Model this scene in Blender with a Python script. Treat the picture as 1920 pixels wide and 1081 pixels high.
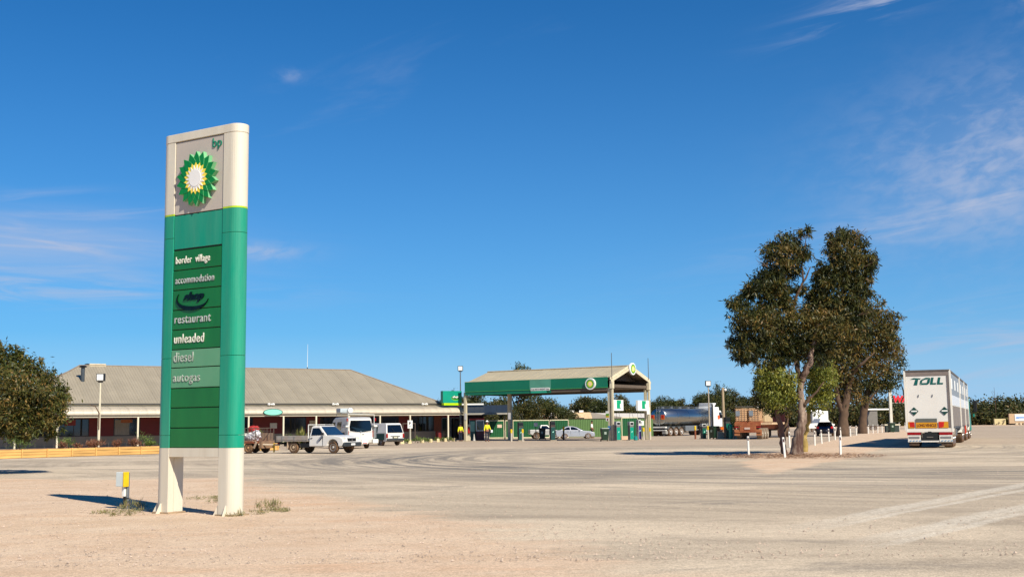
import bpy, bmesh, math, random
import numpy as np
from mathutils import Vector, Matrix
for o in list(bpy.data.objects): bpy.data.objects.remove(o)
S = bpy.context.scene
C = bpy.context.scene.collection
R = math.radians
# ------------------------------------------------------------------ camera
F_PX, PITCH, ROLL, EYE = 2172.0, math.atan(254.5/2172), 0.012, 1.6
cf = Vector((0, math.cos(PITCH), math.sin(PITCH)))
_r0, _u0 = Vector((1,0,0)), Vector((0, -math.sin(PITCH), math.cos(PITCH)))
cr = _r0*math.cos(ROLL) - _u0*math.sin(ROLL)
cu = _u0*math.cos(ROLL) + _r0*math.sin(ROLL)
cam = bpy.data.cameras.new('camera'); camo = bpy.data.objects.new('camera', cam); C.objects.link(camo)
m3 = Matrix((cr, cu, -cf)).transposed().to_4x4(); m3.translation = (0,0,EYE); camo.matrix_world = m3
cam.sensor_width = 36; cam.lens = 36*F_PX/1920; cam.clip_start = 0.1; cam.clip_end = 8000
S.camera = camo
S.render.resolution_x, S.render.resolution_y = 1024, 576
def ray(u, v): return cf*F_PX + cr*(u-960) - cu*(v-540.5)
def W(u, v, Y):                       # world point on the sight line (u,v) of the photograph at distance Y
    d = ray(u, v); return Vector((0,0,EYE)) + d*(Y/d.y)
def G(u, v, z=0):                     # the point of the ground
    d = ray(u, v); return Vector((0,0,EYE)) + d*((z-EYE)/d.z)
def gp(u, Y, z=0):                    # the ground point at distance Y in column u
    lo, hi = 300.0, 1300.0
    x = 0
    v = 800
    for _ in range(8):
        p = W(u, v, Y); v += (p.z-z)*F_PX/Y
    return W(u, v, Y)
# ------------------------------------------------------------------ sun and sky
sun_h = Vector((4.85, -6.8, 0)).normalized(); SUN_EL = R(41.3)
sdir = Vector((sun_h.x*math.cos(SUN_EL), sun_h.y*math.cos(SUN_EL), math.sin(SUN_EL)))
sl = bpy.data.lights.new('sun', 'SUN'); sl.energy = 5.0; sl.angle = R(0.5); sl.color = (1.0, 0.93, 0.80)
so = bpy.data.objects.new('sun', sl); C.objects.link(so); so.rotation_euler = sdir.to_track_quat('Z', 'Y').to_euler(); so.location = (30,-30,60)
wd = bpy.data.worlds.new('World'); S.world = wd; wd.use_nodes = True
def sky():
    nt = wd.node_tree; N = nt.nodes; Lk = nt.links.new; N.clear()
    out = N.new('ShaderNodeOutputWorld'); bg = N.new('ShaderNodeBackground'); bg.inputs['Strength'].default_value = SKY_STR
    Lk(bg.outputs[0], out.inputs['Surface'])
    st = N.new('ShaderNodeTexSky'); st.sky_type = 'NISHITA'; st.sun_disc = False
    st.sun_elevation = SUN_EL; st.sun_rotation = math.atan2(sdir.x, sdir.y); st.altitude = 100
    st.air_density = 0.95; st.dust_density = 0.15; st.ozone_density = 3.0
    hs = N.new('ShaderNodeHueSaturation'); hs.inputs['Saturation'].default_value = 1.72; hs.inputs['Value'].default_value = 0.90
    tm = N.new('ShaderNodeMix'); tm.data_type = 'RGBA'; tm.blend_type = 'MULTIPLY'; tm.inputs[0].default_value = 1; Lk(st.outputs[0], tm.inputs[6]); tm.inputs[7].default_value = (.70,.83,1.04,1)
    Lk(tm.outputs[2], hs.inputs['Color'])
    tc = N.new('ShaderNodeTexCoord'); sp = N.new('ShaderNodeSeparateXYZ'); Lk(tc.outputs['Generated'], sp.inputs[0])
    def mth(op, a, b=None, c=None):
        n = N.new('ShaderNodeMath'); n.operation = op
        for i, x in enumerate((a, b, c)):
            if x is None: continue
            if isinstance(x, (int, float)): n.inputs[i].default_value = x
            else: Lk(x, n.inputs[i])
        return n.outputs[0]
    X, Y, Z = sp.outputs
    rh = mth('SQRT', mth('ADD', mth('MULTIPLY', X, X), mth('MULTIPLY', Y, Y)))
    az = mth('ARCTAN2', X, Y); el = mth('ARCTAN2', Z, rh)
    def nz(sx, sy, detail, off, tilt=0.0, rough=.6, dist=.4):
        cb = N.new('ShaderNodeCombineXYZ')
        Lk(mth('MULTIPLY', az, sx), cb.inputs[0]); Lk(mth('MULTIPLY', mth('SUBTRACT', el, mth('MULTIPLY', az, tilt)), sy), cb.inputs[1]); cb.inputs[2].default_value = off
        n = N.new('ShaderNodeTexNoise'); n.inputs['Scale'].default_value = 1; n.inputs['Detail'].default_value = detail
        n.inputs['Roughness'].default_value = rough; n.inputs['Distortion'].default_value = dist
        Lk(cb.outputs[0], n.inputs['Vector']); return n.outputs[0]
    def blob(a, e, ra, re, tilt=0):
        dx = mth('SUBTRACT', az, a); dy = mth('SUBTRACT', mth('SUBTRACT', el, e), mth('MULTIPLY', dx, tilt))
        q = mth('ADD', mth('POWER', mth('ABSOLUTE', mth('DIVIDE', dx, ra)), 2.0), mth('POWER', mth('ABSOLUTE', mth('DIVIDE', dy, re)), 2.0))
        return mth('POWER', 2.718, mth('MULTIPLY', q, -1.0))
    def add(*l):
        s = l[0]
        for x in l[1:]: s = mth('ADD', s, x)
        return s
    def band(n, lo, hi):
        mr = N.new('ShaderNodeMapRange'); mr.interpolation_type = 'SMOOTHSTEP'; Lk(n, mr.inputs['Value'])
        mr.inputs['From Min'].default_value = lo; mr.inputs['From Max'].default_value = hi; return mr.outputs[0]
    mott = band(mth('MULTIPLY', add(nz(48, 95, 8, 3.1, .15), nz(12, 22, 3, 8.1, .1)), .5), .40, .66)
    strk = band(nz(9, 75, 7, 7.7, .10, .6, .7), .42, .74)
    strl = band(nz(9, 80, 7, 1.7, -.02, .6, .7), .40, .72)
    m1 = add(mth('MULTIPLY', blob(.42, .205, .115, .065, .1), mth('ADD', mth('MULTIPLY', mott, .50), .17)),
             mth('MULTIPLY', blob(.40, .165, .17, .016, .12), mth('ADD', mth('MULTIPLY', strk, .5), .10)),
             mth('MULTIPLY', blob(.335, .345, .07, .015, .25), mth('MULTIPLY', strk, .8)),
             mth('MULTIPLY', blob(.46, .335, .03, .02, .2), mth('MULTIPLY', mott, .5)),
             mth('MULTIPLY', blob(.40, .055, .22, .035), mth('ADD', mth('MULTIPLY', strk, .5), .10)),
             mth('MULTIPLY', blob(-.41, .148, .14, .022), mth('ADD', mth('MULTIPLY', strl, .45), .42)),
             mth('MULTIPLY', blob(-.40, .112, .16, .012), mth('MULTIPLY', strl, .7)),
             mth('MULTIPLY', blob(-.36, .18, .06, .010), mth('MULTIPLY', strk, .6)),
             mth('MULTIPLY', blob(-.215, .148, .035, .007), mth('MULTIPLY', mott, .6)),
             mth('MULTIPLY', blob(-.19, .295, .012, .005), mth('MULTIPLY', mott, .35)))
    gen = mth('MULTIPLY', band(nz(3, 14, 6, 4.4, .2), .62, .9), .22)       # thin streaks anywhere
    fac = mth('MINIMUM', mth('ADD', m1, gen), .8)
    hz = mth('MULTIPLY', mth('POWER', 2.718, mth('MULTIPLY', mth('MAXIMUM', el, 0), -7.0)), .92)
    mh = N.new('ShaderNodeMix'); mh.data_type = 'RGBA'; Lk(hz, mh.inputs[0]); Lk(hs.outputs[0], mh.inputs[6]); mh.inputs[7].default_value = (2.9, 5.6, 8.7, 1)
    mx = N.new('ShaderNodeMix'); mx.data_type = 'RGBA'; Lk(fac, mx.inputs[0]); Lk(mh.outputs[2], mx.inputs[6]); mx.inputs[7].default_value = (4.6, 5.1, 6.6, 1)
    Lk(mx.outputs[2], bg.inputs['Color'])
SKY_STR = 0.078
sky()
S.view_settings.view_transform = 'Standard'; S.view_settings.look = 'None'; S.view_settings.gamma = 1
S.view_settings.use_curve_mapping = False; S.view_settings.exposure = 0.45
S.render.engine = 'CYCLES'
# ------------------------------------------------------------------ helpers
def lin(h):
    if isinstance(h, tuple): return h
    c = [int(h[i:i+2], 16)/255 for i in (0, 2, 4)]
    return tuple(x/12.92 if x <= .04045 else ((x+.055)/1.055)**2.4 for x in c)
_M = {}
def M(name, col='808080', rough=.6, metal=0, var=.12, scale=3.0, bump=0.0, dust=0.0, dustcol='b98a5e', rnd=0.0, em=0, trans=0, stretch=(1,1,1), spec=.5):
    if name in _M: return _M[name]
    m = bpy.data.materials.new(name); m.use_nodes = True; nt = m.node_tree; N = nt.nodes; L = nt.links.new
    b = N['Principled BSDF']; c = lin(col)
    b.inputs['Roughness'].default_value = rough; b.inputs['Metallic'].default_value = metal
    b.inputs['Specular IOR Level'].default_value = spec
    tc = N.new('ShaderNodeTexCoord'); mp = N.new('ShaderNodeMapping'); mp.inputs['Scale'].default_value = stretch
    L(tc.outputs['Object'], mp.inputs[0])
    nz = N.new('ShaderNodeTexNoise'); nz.inputs['Scale'].default_value = scale; nz.inputs['Detail'].default_value = 5; L(mp.outputs[0], nz.inputs['Vector'])
    mr = N.new('ShaderNodeMapRange'); mr.inputs['From Min'].default_value = .3; mr.inputs['From Max'].default_value = .7
    mr.inputs['To Min'].default_value = 1-var; mr.inputs['To Max'].default_value = 1+var; L(nz.outputs[0], mr.inputs['Value'])
    fac = mr.outputs[0]
    if rnd:
        oi = N.new('ShaderNodeObjectInfo'); m2 = N.new('ShaderNodeMapRange'); m2.inputs['To Min'].default_value = 1-rnd; m2.inputs['To Max'].default_value = 1+rnd
        L(oi.outputs['Random'], m2.inputs['Value']); mm = N.new('ShaderNodeMath'); mm.operation = 'MULTIPLY'; L(fac, mm.inputs[0]); L(m2.outputs[0], mm.inputs[1]); fac = mm.outputs[0]
    vm = N.new('ShaderNodeVectorMath'); vm.operation = 'SCALE'; vm.inputs[0].default_value = c; L(fac, vm.inputs['Scale'])
    colout = vm.outputs[0]
    if dust:
        n2 = N.new('ShaderNodeTexNoise'); n2.inputs['Scale'].default_value = scale*.6; n2.inputs['Detail'].default_value = 7; n2.inputs['Roughness'].default_value = .7; L(mp.outputs[0], n2.inputs['Vector'])
        m3_ = N.new('ShaderNodeMapRange'); m3_.inputs['From Min'].default_value = .35; m3_.inputs['From Max'].default_value = .7; m3_.inputs['To Max'].default_value = dust; L(n2.outputs[0], m3_.inputs['Value'])
        mx = N.new('ShaderNodeMix'); mx.data_type = 'RGBA'; L(m3_.outputs[0], mx.inputs[0]); L(colout, mx.inputs[6]); mx.inputs[7].default_value = (*lin(dustcol), 1); colout = mx.outputs[2]
    L(colout, b.inputs['Base Color'])
    if bump:
        bp = N.new('ShaderNodeBump'); bp.inputs['Strength'].default_value = .6; bp.inputs['Distance'].default_value = bump; L(nz.outputs[0], bp.inputs['Height']); L(bp.outputs[0], b.inputs['Normal'])
    if em: b.inputs['Emission Color'].default_value = (*c, 1); b.inputs['Emission Strength'].default_value = em
    if trans: b.inputs['Transmission Weight'].default_value = trans; b.inputs['IOR'].default_value = 1.45
    _M[name] = m; return m
class MB:
    """collects shapes; build() links them as ONE mesh object"""
    def __init__(s, T=None): s.v = []; s.f = []; s.m = []; s.T = T
    def add(s, vs, fs, mi=0):
        n = len(s.v)
        for p in vs:
            p = Vector(p); s.v.append(tuple(s.T @ p) if s.T else tuple(p))
        for f in fs: s.f.append([i+n for i in f]); s.m.append(mi)
        return s
    def box(s, c, d, rz=0, mi=0, tap=1.0, rx=0, ry=0):
        x, y, z = d[0]/2, d[1]/2, d[2]/2; c = Vector(c); rot = Matrix.Rotation(rz, 3, 'Z') @ Matrix.Rotation(ry, 3, 'Y') @ Matrix.Rotation(rx, 3, 'X')
        vs = [c + rot @ Vector((a*x*(tap if k > 0 else 1), b*y*(tap if k > 0 else 1), k*z)) for k in (-1, 1) for a, b in ((-1,-1),(1,-1),(1,1),(-1,1))]
        return s.add(vs, [(3,2,1,0),(4,5,6,7),(0,1,5,4),(1,2,6,5),(2,3,7,6),(3,0,4,7)], mi)
    def bx(s, x0, x1, y0, y1, z0, z1, mi=0): return s.box(((x0+x1)/2,(y0+y1)/2,(z0+z1)/2), (x1-x0,y1-y0,z1-z0), 0, mi)
    def tube(s, pts, rad, n=8, mi=0, cap=True):
        pts = [Vector(p) for p in pts]; rad = rad if hasattr(rad, '__len__') else [rad]*len(pts)
        vs = []; up = None
        for i, p in enumerate(pts):
            t = (pts[min(i+1, len(pts)-1)] - pts[max(i-1, 0)]).normalized()
            if up is None: up = t.orthogonal().normalized()
            up = (up - t*up.dot(t)).normalized(); sd = t.cross(up)
            for k in range(n):
                a = 2*math.pi*k/n; vs.append(p + (up*math.cos(a) + sd*math.sin(a))*rad[i])
        fs = [(i*n+k, i*n+(k+1)%n, (i+1)*n+(k+1)%n, (i+1)*n+k) for i in range(len(pts)-1) for k in range(n)]
        if cap: fs += [tuple(range(n))[::-1], tuple((len(pts)-1)*n+k for k in range(n))]
        return s.add(vs, fs, mi)
    def lathe(s, prof, o=(0,0,0), axis='Z', n=16, mi=0):
        o = Vector(o); vs = []
        for r, h in prof:
            for k in range(n):
                a = 2*math.pi*k/n; q = (r*math.cos(a), r*math.sin(a), h)
                if axis == 'Y': q = (q[0], h, q[1])
                if axis == 'X': q = (h, q[0], q[1])
                vs.append(o + Vector(q))
        fs = [(i*n+k, i*n+(k+1)%n, (i+1)*n+(k+1)%n, (i+1)*n+k) for i in range(len(prof)-1) for k in range(n)]
        fs += [tuple(range(n))[::-1], tuple((len(prof)-1)*n+k for k in range(n))]
        if axis == 'Y': fs = [f[::-1] for f in fs]
        return s.add(vs, fs, mi)
    def plate(s, pts, o=(0,0,0), ex=(1,0,0), ey=(0,0,1), t=.01, mi=0, ms=None, back=0.0):
        o, ex, ey = Vector(o), Vector(ex), Vector(ey); ez = ex.cross(ey).normalized(); n = len(pts)
        vs = [o + ex*p[0] + ey*p[1] - ez*back for p in pts] + [o + ex*p[0] + ey*p[1] + ez*t for p in pts]
        ar = sum(pts[i][0]*pts[(i+1)%n][1] - pts[(i+1)%n][0]*pts[i][1] for i in range(n))
        top = tuple(range(n, 2*n)); bot = tuple(range(n))[::-1]; side = [(i, (i+1)%n, (i+1)%n+n, i+n) for i in range(n)]
        if ar < 0: top, bot, side = top[::-1], bot[::-1], [q[::-1] for q in side]
        s.add(vs, [top, bot], mi); k = len(s.v)-2*n
        for q in side: s.f.append([i+k for i in q]); s.m.append(mi if ms is None else ms)
        return s
    def prism(s, pts, w0, w1=None, zb=None, zt=None, mi=0):
        """side outline (x,z) swept across y; half width w0 at zb, w1 at zt"""
        w1 = w0 if w1 is None else w1
        if zb is None: zb, zt = min(p[1] for p in pts), max(p[1] for p in pts)
        hw = lambda z: w0 + (w1-w0)*(z-zb)/max(zt-zb, 1e-6)
        n = len(pts); vs = [(x, hw(z), z) for x, z in pts] + [(x, -hw(z), z) for x, z in pts]
        ar = sum(pts[i][0]*pts[(i+1)%n][1] - pts[(i+1)%n][0]*pts[i][1] for i in range(n))
        L1, L2, sd = tuple(range(n)), tuple(range(n, 2*n)), [(i, (i+1)%n, (i+1)%n+n, i+n) for i in range(n)]
        if ar > 0: fs = [L1[::-1], L2] + sd
        else: fs = [L1, L2[::-1]] + [q[::-1] for q in sd]
        return s.add(vs, fs, mi)
    def build(s, name, mats, parent=None, label=None, smooth=False, bevel=0, kind=None, loc=None, segs=2):
        me = bpy.data.meshes.new(name); me.from_pydata(s.v, [], s.f)
        for m in (mats if isinstance(mats, (list, tuple)) else [mats]): me.materials.append(m)
        me.polygons.foreach_set('material_index', s.m)
        if smooth: me.polygons.foreach_set('use_smooth', [True]*len(me.polygons))
        me.update(); return link(name, me, parent, label, bevel, kind, loc, segs, smooth)
def link(name, me, parent=None, label=None, bevel=0, kind=None, loc=None, segs=2, smooth=False):
    o = bpy.data.objects.new(name, me); C.objects.link(o)
    if parent: o.parent = parent
    if loc is not None: o.location = loc
    if label: o['label'] = label
    if kind: o['kind'] = kind
    if bevel:
        b = o.modifiers.new('bevel', 'BEVEL'); b.width = bevel; b.segments = segs; b.limit_method = 'ANGLE'; b.angle_limit = R(35)
    return o
def thing(name, label, cat, loc=(0,0,0), rz=0, group=None, sc=1):
    o = bpy.data.objects.new(name, None); C.objects.link(o); o.empty_display_size = .3
    o.location = loc; o.rotation_euler = (0,0,rz); o.scale = (sc,)*3; o['label'] = label; o['category'] = cat
    if group: o['group'] = group
    return o
def tag(o, label, cat, group=None):
    o['label'] = label; o['category'] = cat
    if group: o['group'] = group
    return o
KIDS = {}
def copy_thing(root, loc=None, rz=None, label=None, sc=None):
    r = root.copy(); C.objects.link(r)
    if loc is not None: r.location = loc
    if rz is not None: r.rotation_euler = (0,0,rz)
    if sc is not None: r.scale = sc if hasattr(sc, '__len__') else (sc,)*3
    if label: r['label'] = label
    for ch in [o for o in list(root.children)]:
        c = ch.copy(); C.objects.link(c); c.parent = r
        for g in list(ch.children):
            d = g.copy(); C.objects.link(d); d.parent = c
    return r
def text(name, s, size, mat, parent, o=(0,0,0), ex=(1,0,0), ey=(0,0,1), sx=1.0, bold=0.0, t=.004, align='LEFT', slant=0, gap=1.0):
    cu_ = bpy.data.curves.new(name, 'FONT'); cu_.body = s; cu_.size = size; cu_.extrude = t/2; cu_.offset = bold; cu_.align_x = align; cu_.space_character = gap; cu_.resolution_u = 3
    tmp = bpy.data.objects.new('tmp', cu_); C.objects.link(tmp); bpy.context.view_layer.update()
    me = bpy.data.meshes.new_from_object(tmp.evaluated_get(bpy.context.evaluated_depsgraph_get())); bpy.data.objects.remove(tmp)
    ex, ey, o = Vector(ex), Vector(ey), Vector(o); ez = ex.cross(ey).normalized()
    for v in me.vertices:
        x, y, z = v.co; v.co = o + ex*((x+y*slant)*sx) + ey*y + ez*(z + t/2)
    me.materials.clear(); me.materials.append(mat); me.name = name
    return link(name, me, parent)
def circle(r, n=24, rx=None, a0=0): return [(r*math.cos(a0+2*math.pi*i/n), (rx or r)*math.sin(a0+2*math.pi*i/n)) for i in range(n)]
# common materials
cream = M('cream_paint', 'cfc6ab', .5, var=.05, scale=1.5)
white = M('white_paint', 'e2e0d8', .4, var=.04)
black = M('black_plastic', '121212', .5)
rubber = M('tyre_rubber', '1b1918', .85, dust=.5, scale=6)
dark = M('dark_metal', '1c1c1e', .5, .3)
galv = M('galvanised_steel', '8f9292', .42, .7, var=.15, scale=8)
chrome = M('polished_metal', 'c9ccd0', .16, 1.0, var=.03)
glass = M('dark_glass', '0b0f12', .06, spec=.8, var=.02)
red_l = M('red_lens', '8e0c0a', .25, var=.1, scale=12)
amber = M('amber_lens', 'c66a08', .25)
yellow = M('yellow_paint', 'd9b406', .5, var=.12, scale=9)
teal = M('teal_paint', '008a70', .38, var=.08, scale=1.2)
wood_g = M('weathered_timber', '8c8170', .8, var=.25, scale=4, stretch=(6,6,.6))
# ------------------------------------------------------------------ ground
def pip(P, poly):
    inside = np.zeros(len(P), bool); n = len(poly)
    for i in range(n):
        (x0, y0), (x1, y1) = poly[i], poly[(i+1) % n]
        c = ((y0 > P[:,1]) != (y1 > P[:,1])) & (P[:,0] < (x1-x0)*(P[:,1]-y0)/((y1-y0) + 1e-9) + x0)
        inside ^= c
    return inside
def sdist(P, poly):
    d = np.full(len(P), 1e9); n = len(poly)
    for i in range(n):
        a = np.array(poly[i]); b = np.array(poly[(i+1) % n]); ab = b-a
        t = np.clip(((P-a) @ ab)/(ab @ ab + 1e-9), 0, 1)[:,None]
        d = np.minimum(d, np.linalg.norm(P - (a + t*ab), axis=1))
    return np.where(pip(P, poly), d, -d)
g2 = lambda u, v: tuple(G(u, v).xy)
dirt1 = [(-90, 44)] + [g2(*q) for q in ((-60,892),(150,899),(440,893),(560,915),(700,950),(900,985),(1080,1020),(1220,1075))] + [(2.5, 6), (-60, 6)]
island = [g2(*q) for q in ((1388,866),(1412,880),(1440,888),(1500,877),(1600,856),(1660,838),(1710,822),(1760,810),(1700,803.5),(1640,807),(1560,824),(1500,838),(1430,852))]
def ground():
    xs = np.concatenate([[-4000,-1500,-600,-250,-120,-90], np.arange(-62, 82, .7), [90,120,200,400,900,1800,4000]])
    ys = np.concatenate([[-200,-40,0], np.arange(6, 165, .7), [175,190,220,300,450,800,1800,5000]])
    XX, YY = np.meshgrid(xs, ys); P = np.stack([XX.ravel(), YY.ravel()], 1); nx, ny = len(xs), len(ys)
    rng = np.random.RandomState(1)
    z = 0.012*np.sin(P[:,0]*.9 + 1)*np.sin(P[:,1]*.7) * (np.abs(P[:,1]) < 60)
    z -= .012
    d1, d2 = sdist(P, dirt1), sdist(P, island)
    z += .05*np.clip(d2/2.5, 0, 1)
    dirt = np.maximum(np.clip(d1/3.0 + .5, 0, 1), np.clip(d2/.9 + .5, 0, 1))
    dirt = np.maximum(dirt, np.clip((P[:,1]-250)/20, 0, 1)); dirt = np.maximum(dirt, np.clip((-P[:,0]-70)/10, 0, 1))
    me = bpy.data.meshes.new('ground')
    idx = np.arange(nx*ny).reshape(ny, nx); q = np.stack([idx[:-1,:-1], idx[:-1,1:], idx[1:,1:], idx[1:,:-1]], -1).reshape(-1, 4)
    me.vertices.add(nx*ny); me.vertices.foreach_set('co', np.column_stack([P, z]).ravel())
    me.loops.add(q.size); me.loops.foreach_set('vertex_index', q.ravel().astype(np.int32))
    me.polygons.add(len(q)); me.polygons.foreach_set('loop_start', (np.arange(len(q))*4).astype(np.int32)); me.polygons.foreach_set('use_smooth', np.ones(len(q), bool))
    me.update(calc_edges=True); at = me.attributes.new('dirt', 'FLOAT', 'POINT'); at.data.foreach_set('value', dirt.astype(np.float32))
    m = bpy.data.materials.new('forecourt_ground'); m.use_nodes = True; nt = m.node_tree; N = nt.nodes; L = nt.links.new
    b = N['Principled BSDF']; b.inputs['Roughness'].default_value = .95; b.inputs['Specular IOR Level'].default_value = .15
    geo = N.new('ShaderNodeNewGeometry'); sp = N.new('ShaderNodeSeparateXYZ'); L(geo.outputs['Position'], sp.inputs[0])
    def mth(op, a, b_=None, c=None, cl=False):
        n = N.new('ShaderNodeMath'); n.operation = op; n.use_clamp = cl
        for i, x in enumerate((a, b_, c)):
            if x is None: continue
            if isinstance(x, (int, float)): n.inputs[i].default_value = x
            else: L(x, n.inputs[i])
        return n.outputs[0]
    def noise(vec, sc, det=5, rough=.6, dist=0):
        n = N.new('ShaderNodeTexNoise'); n.inputs['Scale'].default_value = sc; n.inputs['Detail'].default_value = det; n.inputs['Roughness'].default_value = rough; n.inputs['Distortion'].default_value = dist
        L(vec, n.inputs['Vector']); return n.outputs[0]
    def mp(sx, sy, rot=0, off=0):
        n = N.new('ShaderNodeMapping'); n.inputs['Scale'].default_value = (sx, sy, 1); n.inputs['Rotation'].default_value = (0,0,rot); n.inputs['Location'].default_value = (off, off, 0); L(geo.outputs['Position'], n.inputs[0]); return n.outputs[0]
    def rmp(x, a, b_, lo=0, hi=1):
        n = N.new('ShaderNodeMapRange'); n.interpolation_type = 'SMOOTHSTEP'; L(x, n.inputs['Value'])
        for k, v in zip(('From Min','From Max','To Min','To Max'), (a, b_, lo, hi)): n.inputs[k].default_value = v
        return n.outputs[0]
    def mix(f, a, b_):
        n = N.new('ShaderNodeMix'); n.data_type = 'RGBA'
        for i, x in ((0, f), (6, a), (7, b_)):
            if isinstance(x, tuple): n.inputs[i].default_value = (*x, 1)
            elif isinstance(x, (int, float)): n.inputs[i].default_value = x
            else: L(x, n.inputs[i])
        return n.outputs[2]
    X, Y = sp.outputs[0], sp.outputs[1]
    fine = noise(mp(1,1), 9, 8, .75); mid = noise(mp(1,1), .8, 6, .65); big = noise(mp(.5,1), .12, 4); strk = mix(rmp(noise(mp(1,1,0,11), .07, 2), .42, .58), noise(mp(.12, 1.3, .15), 1.0, 7, .65, .3), noise(mp(.16, 1.6, -.95), 1.0, 7, .65, .3))
    grit = noise(mp(1,1), 42, 3, .8)
    # dirt
    dc = mix(rmp(mid, .3, .7), DIRT_A, DIRT_B); dc = mix(mth('MULTIPLY', rmp(noise(mp(.35,1,0,7), .45, 6, .7), .50, .72), .65), dc, DIRT_R)
    dc = mix(mth('MULTIPLY', rmp(strk, .45, .7), .4), dc, DIRT_W)
    # asphalt
    def polar(cx, cy, fr, fa):
        dx, dy = mth('SUBTRACT', X, cx), mth('SUBTRACT', Y, cy)
        r = mth('SQRT', mth('ADD', mth('MULTIPLY', dx, dx), mth('MULTIPLY', dy, dy))); a = mth('ARCTAN2', dy, dx)
        cb = N.new('ShaderNodeCombineXYZ'); L(mth('MULTIPLY', r, fr), cb.inputs[0]); L(mth('MULTIPLY', mth('SINE', a), fa), cb.inputs[1]); L(mth('MULTIPLY', mth('COSINE', a), fa), cb.inputs[2])
        return r, noise(cb.outputs[0], 1.0, 6, .7, .15)
    def ringm(r, r0, w): return mth('POWER', 2.718, mth('MULTIPLY', mth('POWER', mth('ABSOLUTE', mth('DIVIDE', mth('SUBTRACT', r, r0), w)), 2.0), -1.0))
    r0, n0 = polar(17, 60, .55, 3.2); r9, n9 = polar(40, 75, 1.5, 5.0); sk = mix(rmp(noise(mp(1,1,0,11), .06, 2), .40, .60), n0, n9)
    ac = mix(rmp(sk, .34, .64), ASPH_A, ASPH_B); ac = mix(mth('MULTIPLY', rmp(noise(mp(.45,1,-.5,3), .16, 7, .7, .6), .43, .62), .85), ac, ASPH_W)
    ac = mix(mth('MULTIPLY', rmp(noise(mp(.5,1,.2,23), .35, 7, .75, .5), .55, .70), .55), ac, ASPH_D)
    r1, n1 = polar(15, 57, 1.6, 2.2); sw = mth('MULTIPLY', ringm(r1, 21, 5.5), rmp(n1, .40, .62)); sw = mth('MULTIPLY', sw, rmp(X, 22, 12))
    ac = mix(mth('MULTIPLY', sw, 1.0, cl=True), ac, ASPH_D)
    r2, n2 = polar(30, 70, 1.3, 2.5); sw2 = mth('MULTIPLY', ringm(r2, 44, 9), rmp(n2, .44, .64)); sw2 = mth('MULTIPLY', sw2, rmp(Y, 48, 36))
    ac = mix(mth('MULTIPLY', sw2, .5, cl=True), ac, ASPH_D)
    r3, n3 = polar(-4, 80, 1.5, 2.0); sw3 = mth('MULTIPLY', ringm(r3, 33, 7), rmp(n3, .46, .68))
    ac = mix(mth('MULTIPLY', sw3, .6, cl=True), ac, ASPH_D)
    # pale dust tracks
    def line(p0, p1, w):
        p0, p1 = Vector(p0), Vector(p1); d = (p1-p0); ln = d.length; d /= ln
        dx, dy = mth('SUBTRACT', X, p0.x), mth('SUBTRACT', Y, p0.y)
        al = mth('ADD', mth('MULTIPLY', dx, d.x), mth('MULTIPLY', dy, d.y)); pe = mth('ADD', mth('MULTIPLY', dx, -d.y), mth('MULTIPLY', dy, d.x))
        pe = mth('ADD', pe, mth('MULTIPLY', mth('SUBTRACT', mid, .5), .35)); pe = mth('ADD', pe, mth('MULTIPLY', mth('POWER', mth('MULTIPLY', al, .05), 2.0), .4))
        m_ = mth('POWER', 2.718, mth('MULTIPLY', mth('POWER', mth('ABSOLUTE', mth('DIVIDE', pe, w)), 4.0), -1.0))
        return mth('MULTIPLY', m_, mth('MULTIPLY', rmp(al, 0, ln*.35), rmp(al, ln*1.9, ln*1.1)))
    tr = None
    for (a_, b_, w) in TRACKS:
        l_ = line(g2(*a_), g2(*b_), w); tr = l_ if tr is None else mth('MAXIMUM', tr, l_)
    ac = mix(mth('MULTIPLY', mth('MULTIPLY', tr, rmp(fine, .25, .6)), .75), ac, DUST)
    # apron by the shop and pumps: pinkish worn seal
    ap = mth('MULTIPLY', rmp(mth('ADD', mth('ADD', Y, mth('MULTIPLY', X, .28)), mth('MULTIPLY', strk, 3)), 80, 87), .75)
    ac = mix(ap, ac, APRON)
    ad = N.new('ShaderNodeAttribute'); ad.attribute_name = 'dirt'
    df = rmp(mth('ADD', ad.outputs['Fac'], mth('MULTIPLY', mth('SUBTRACT', noise(mp(.5,1,.3), .33, 8, .72, .5), .5), 2.3)), .25, .75)
    col = mix(df, ac, dc)
    # leaf litter on the island
    li = sdist
    dxi, dyi = mth('SUBTRACT', X, ISL.x), mth('SUBTRACT', Y, ISL.y)
    rr = mth('SQRT', mth('ADD', mth('MULTIPLY', dxi, dxi), mth('MULTIPLY', dyi, dyi)))
    lit = mth('MULTIPLY', rmp(rr, 9, 3), rmp(fine, .42, .56)); col = mix(mth('MULTIPLY', lit, .35), col, LITTER)
    g = rmp(grit, .3, .7, .66, 1.27); g2_ = rmp(fine, .3, .7, .86, 1.10)
    vm = N.new('ShaderNodeVectorMath'); vm.operation = 'SCALE'; L(col, vm.inputs[0]); L(mth('MULTIPLY', g, g2_), vm.inputs['Scale']); L(vm.outputs[0], b.inputs['Base Color'])
    bp = N.new('ShaderNodeBump'); bp.inputs['Strength'].default_value = .55; bp.inputs['Distance'].default_value = .02; L(mth('ADD', fine, mth('MULTIPLY', grit, .5)), bp.inputs['Height']); L(bp.outputs[0], b.inputs['Normal'])
    me.materials.append(m); o = link('ground', me, kind='structure'); o['label'] = 'dusty gravel and worn asphalt forecourt ground'
DIRT_A, DIRT_B, DIRT_R, DIRT_W = (.56,.395,.262), (.64,.48,.335), (.58,.345,.20), (.67,.53,.39)
ASPH_A, ASPH_B, ASPH_W, ASPH_D = (.365,.295,.215), (.51,.415,.30), (.64,.52,.375), (.17,.155,.135)
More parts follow.
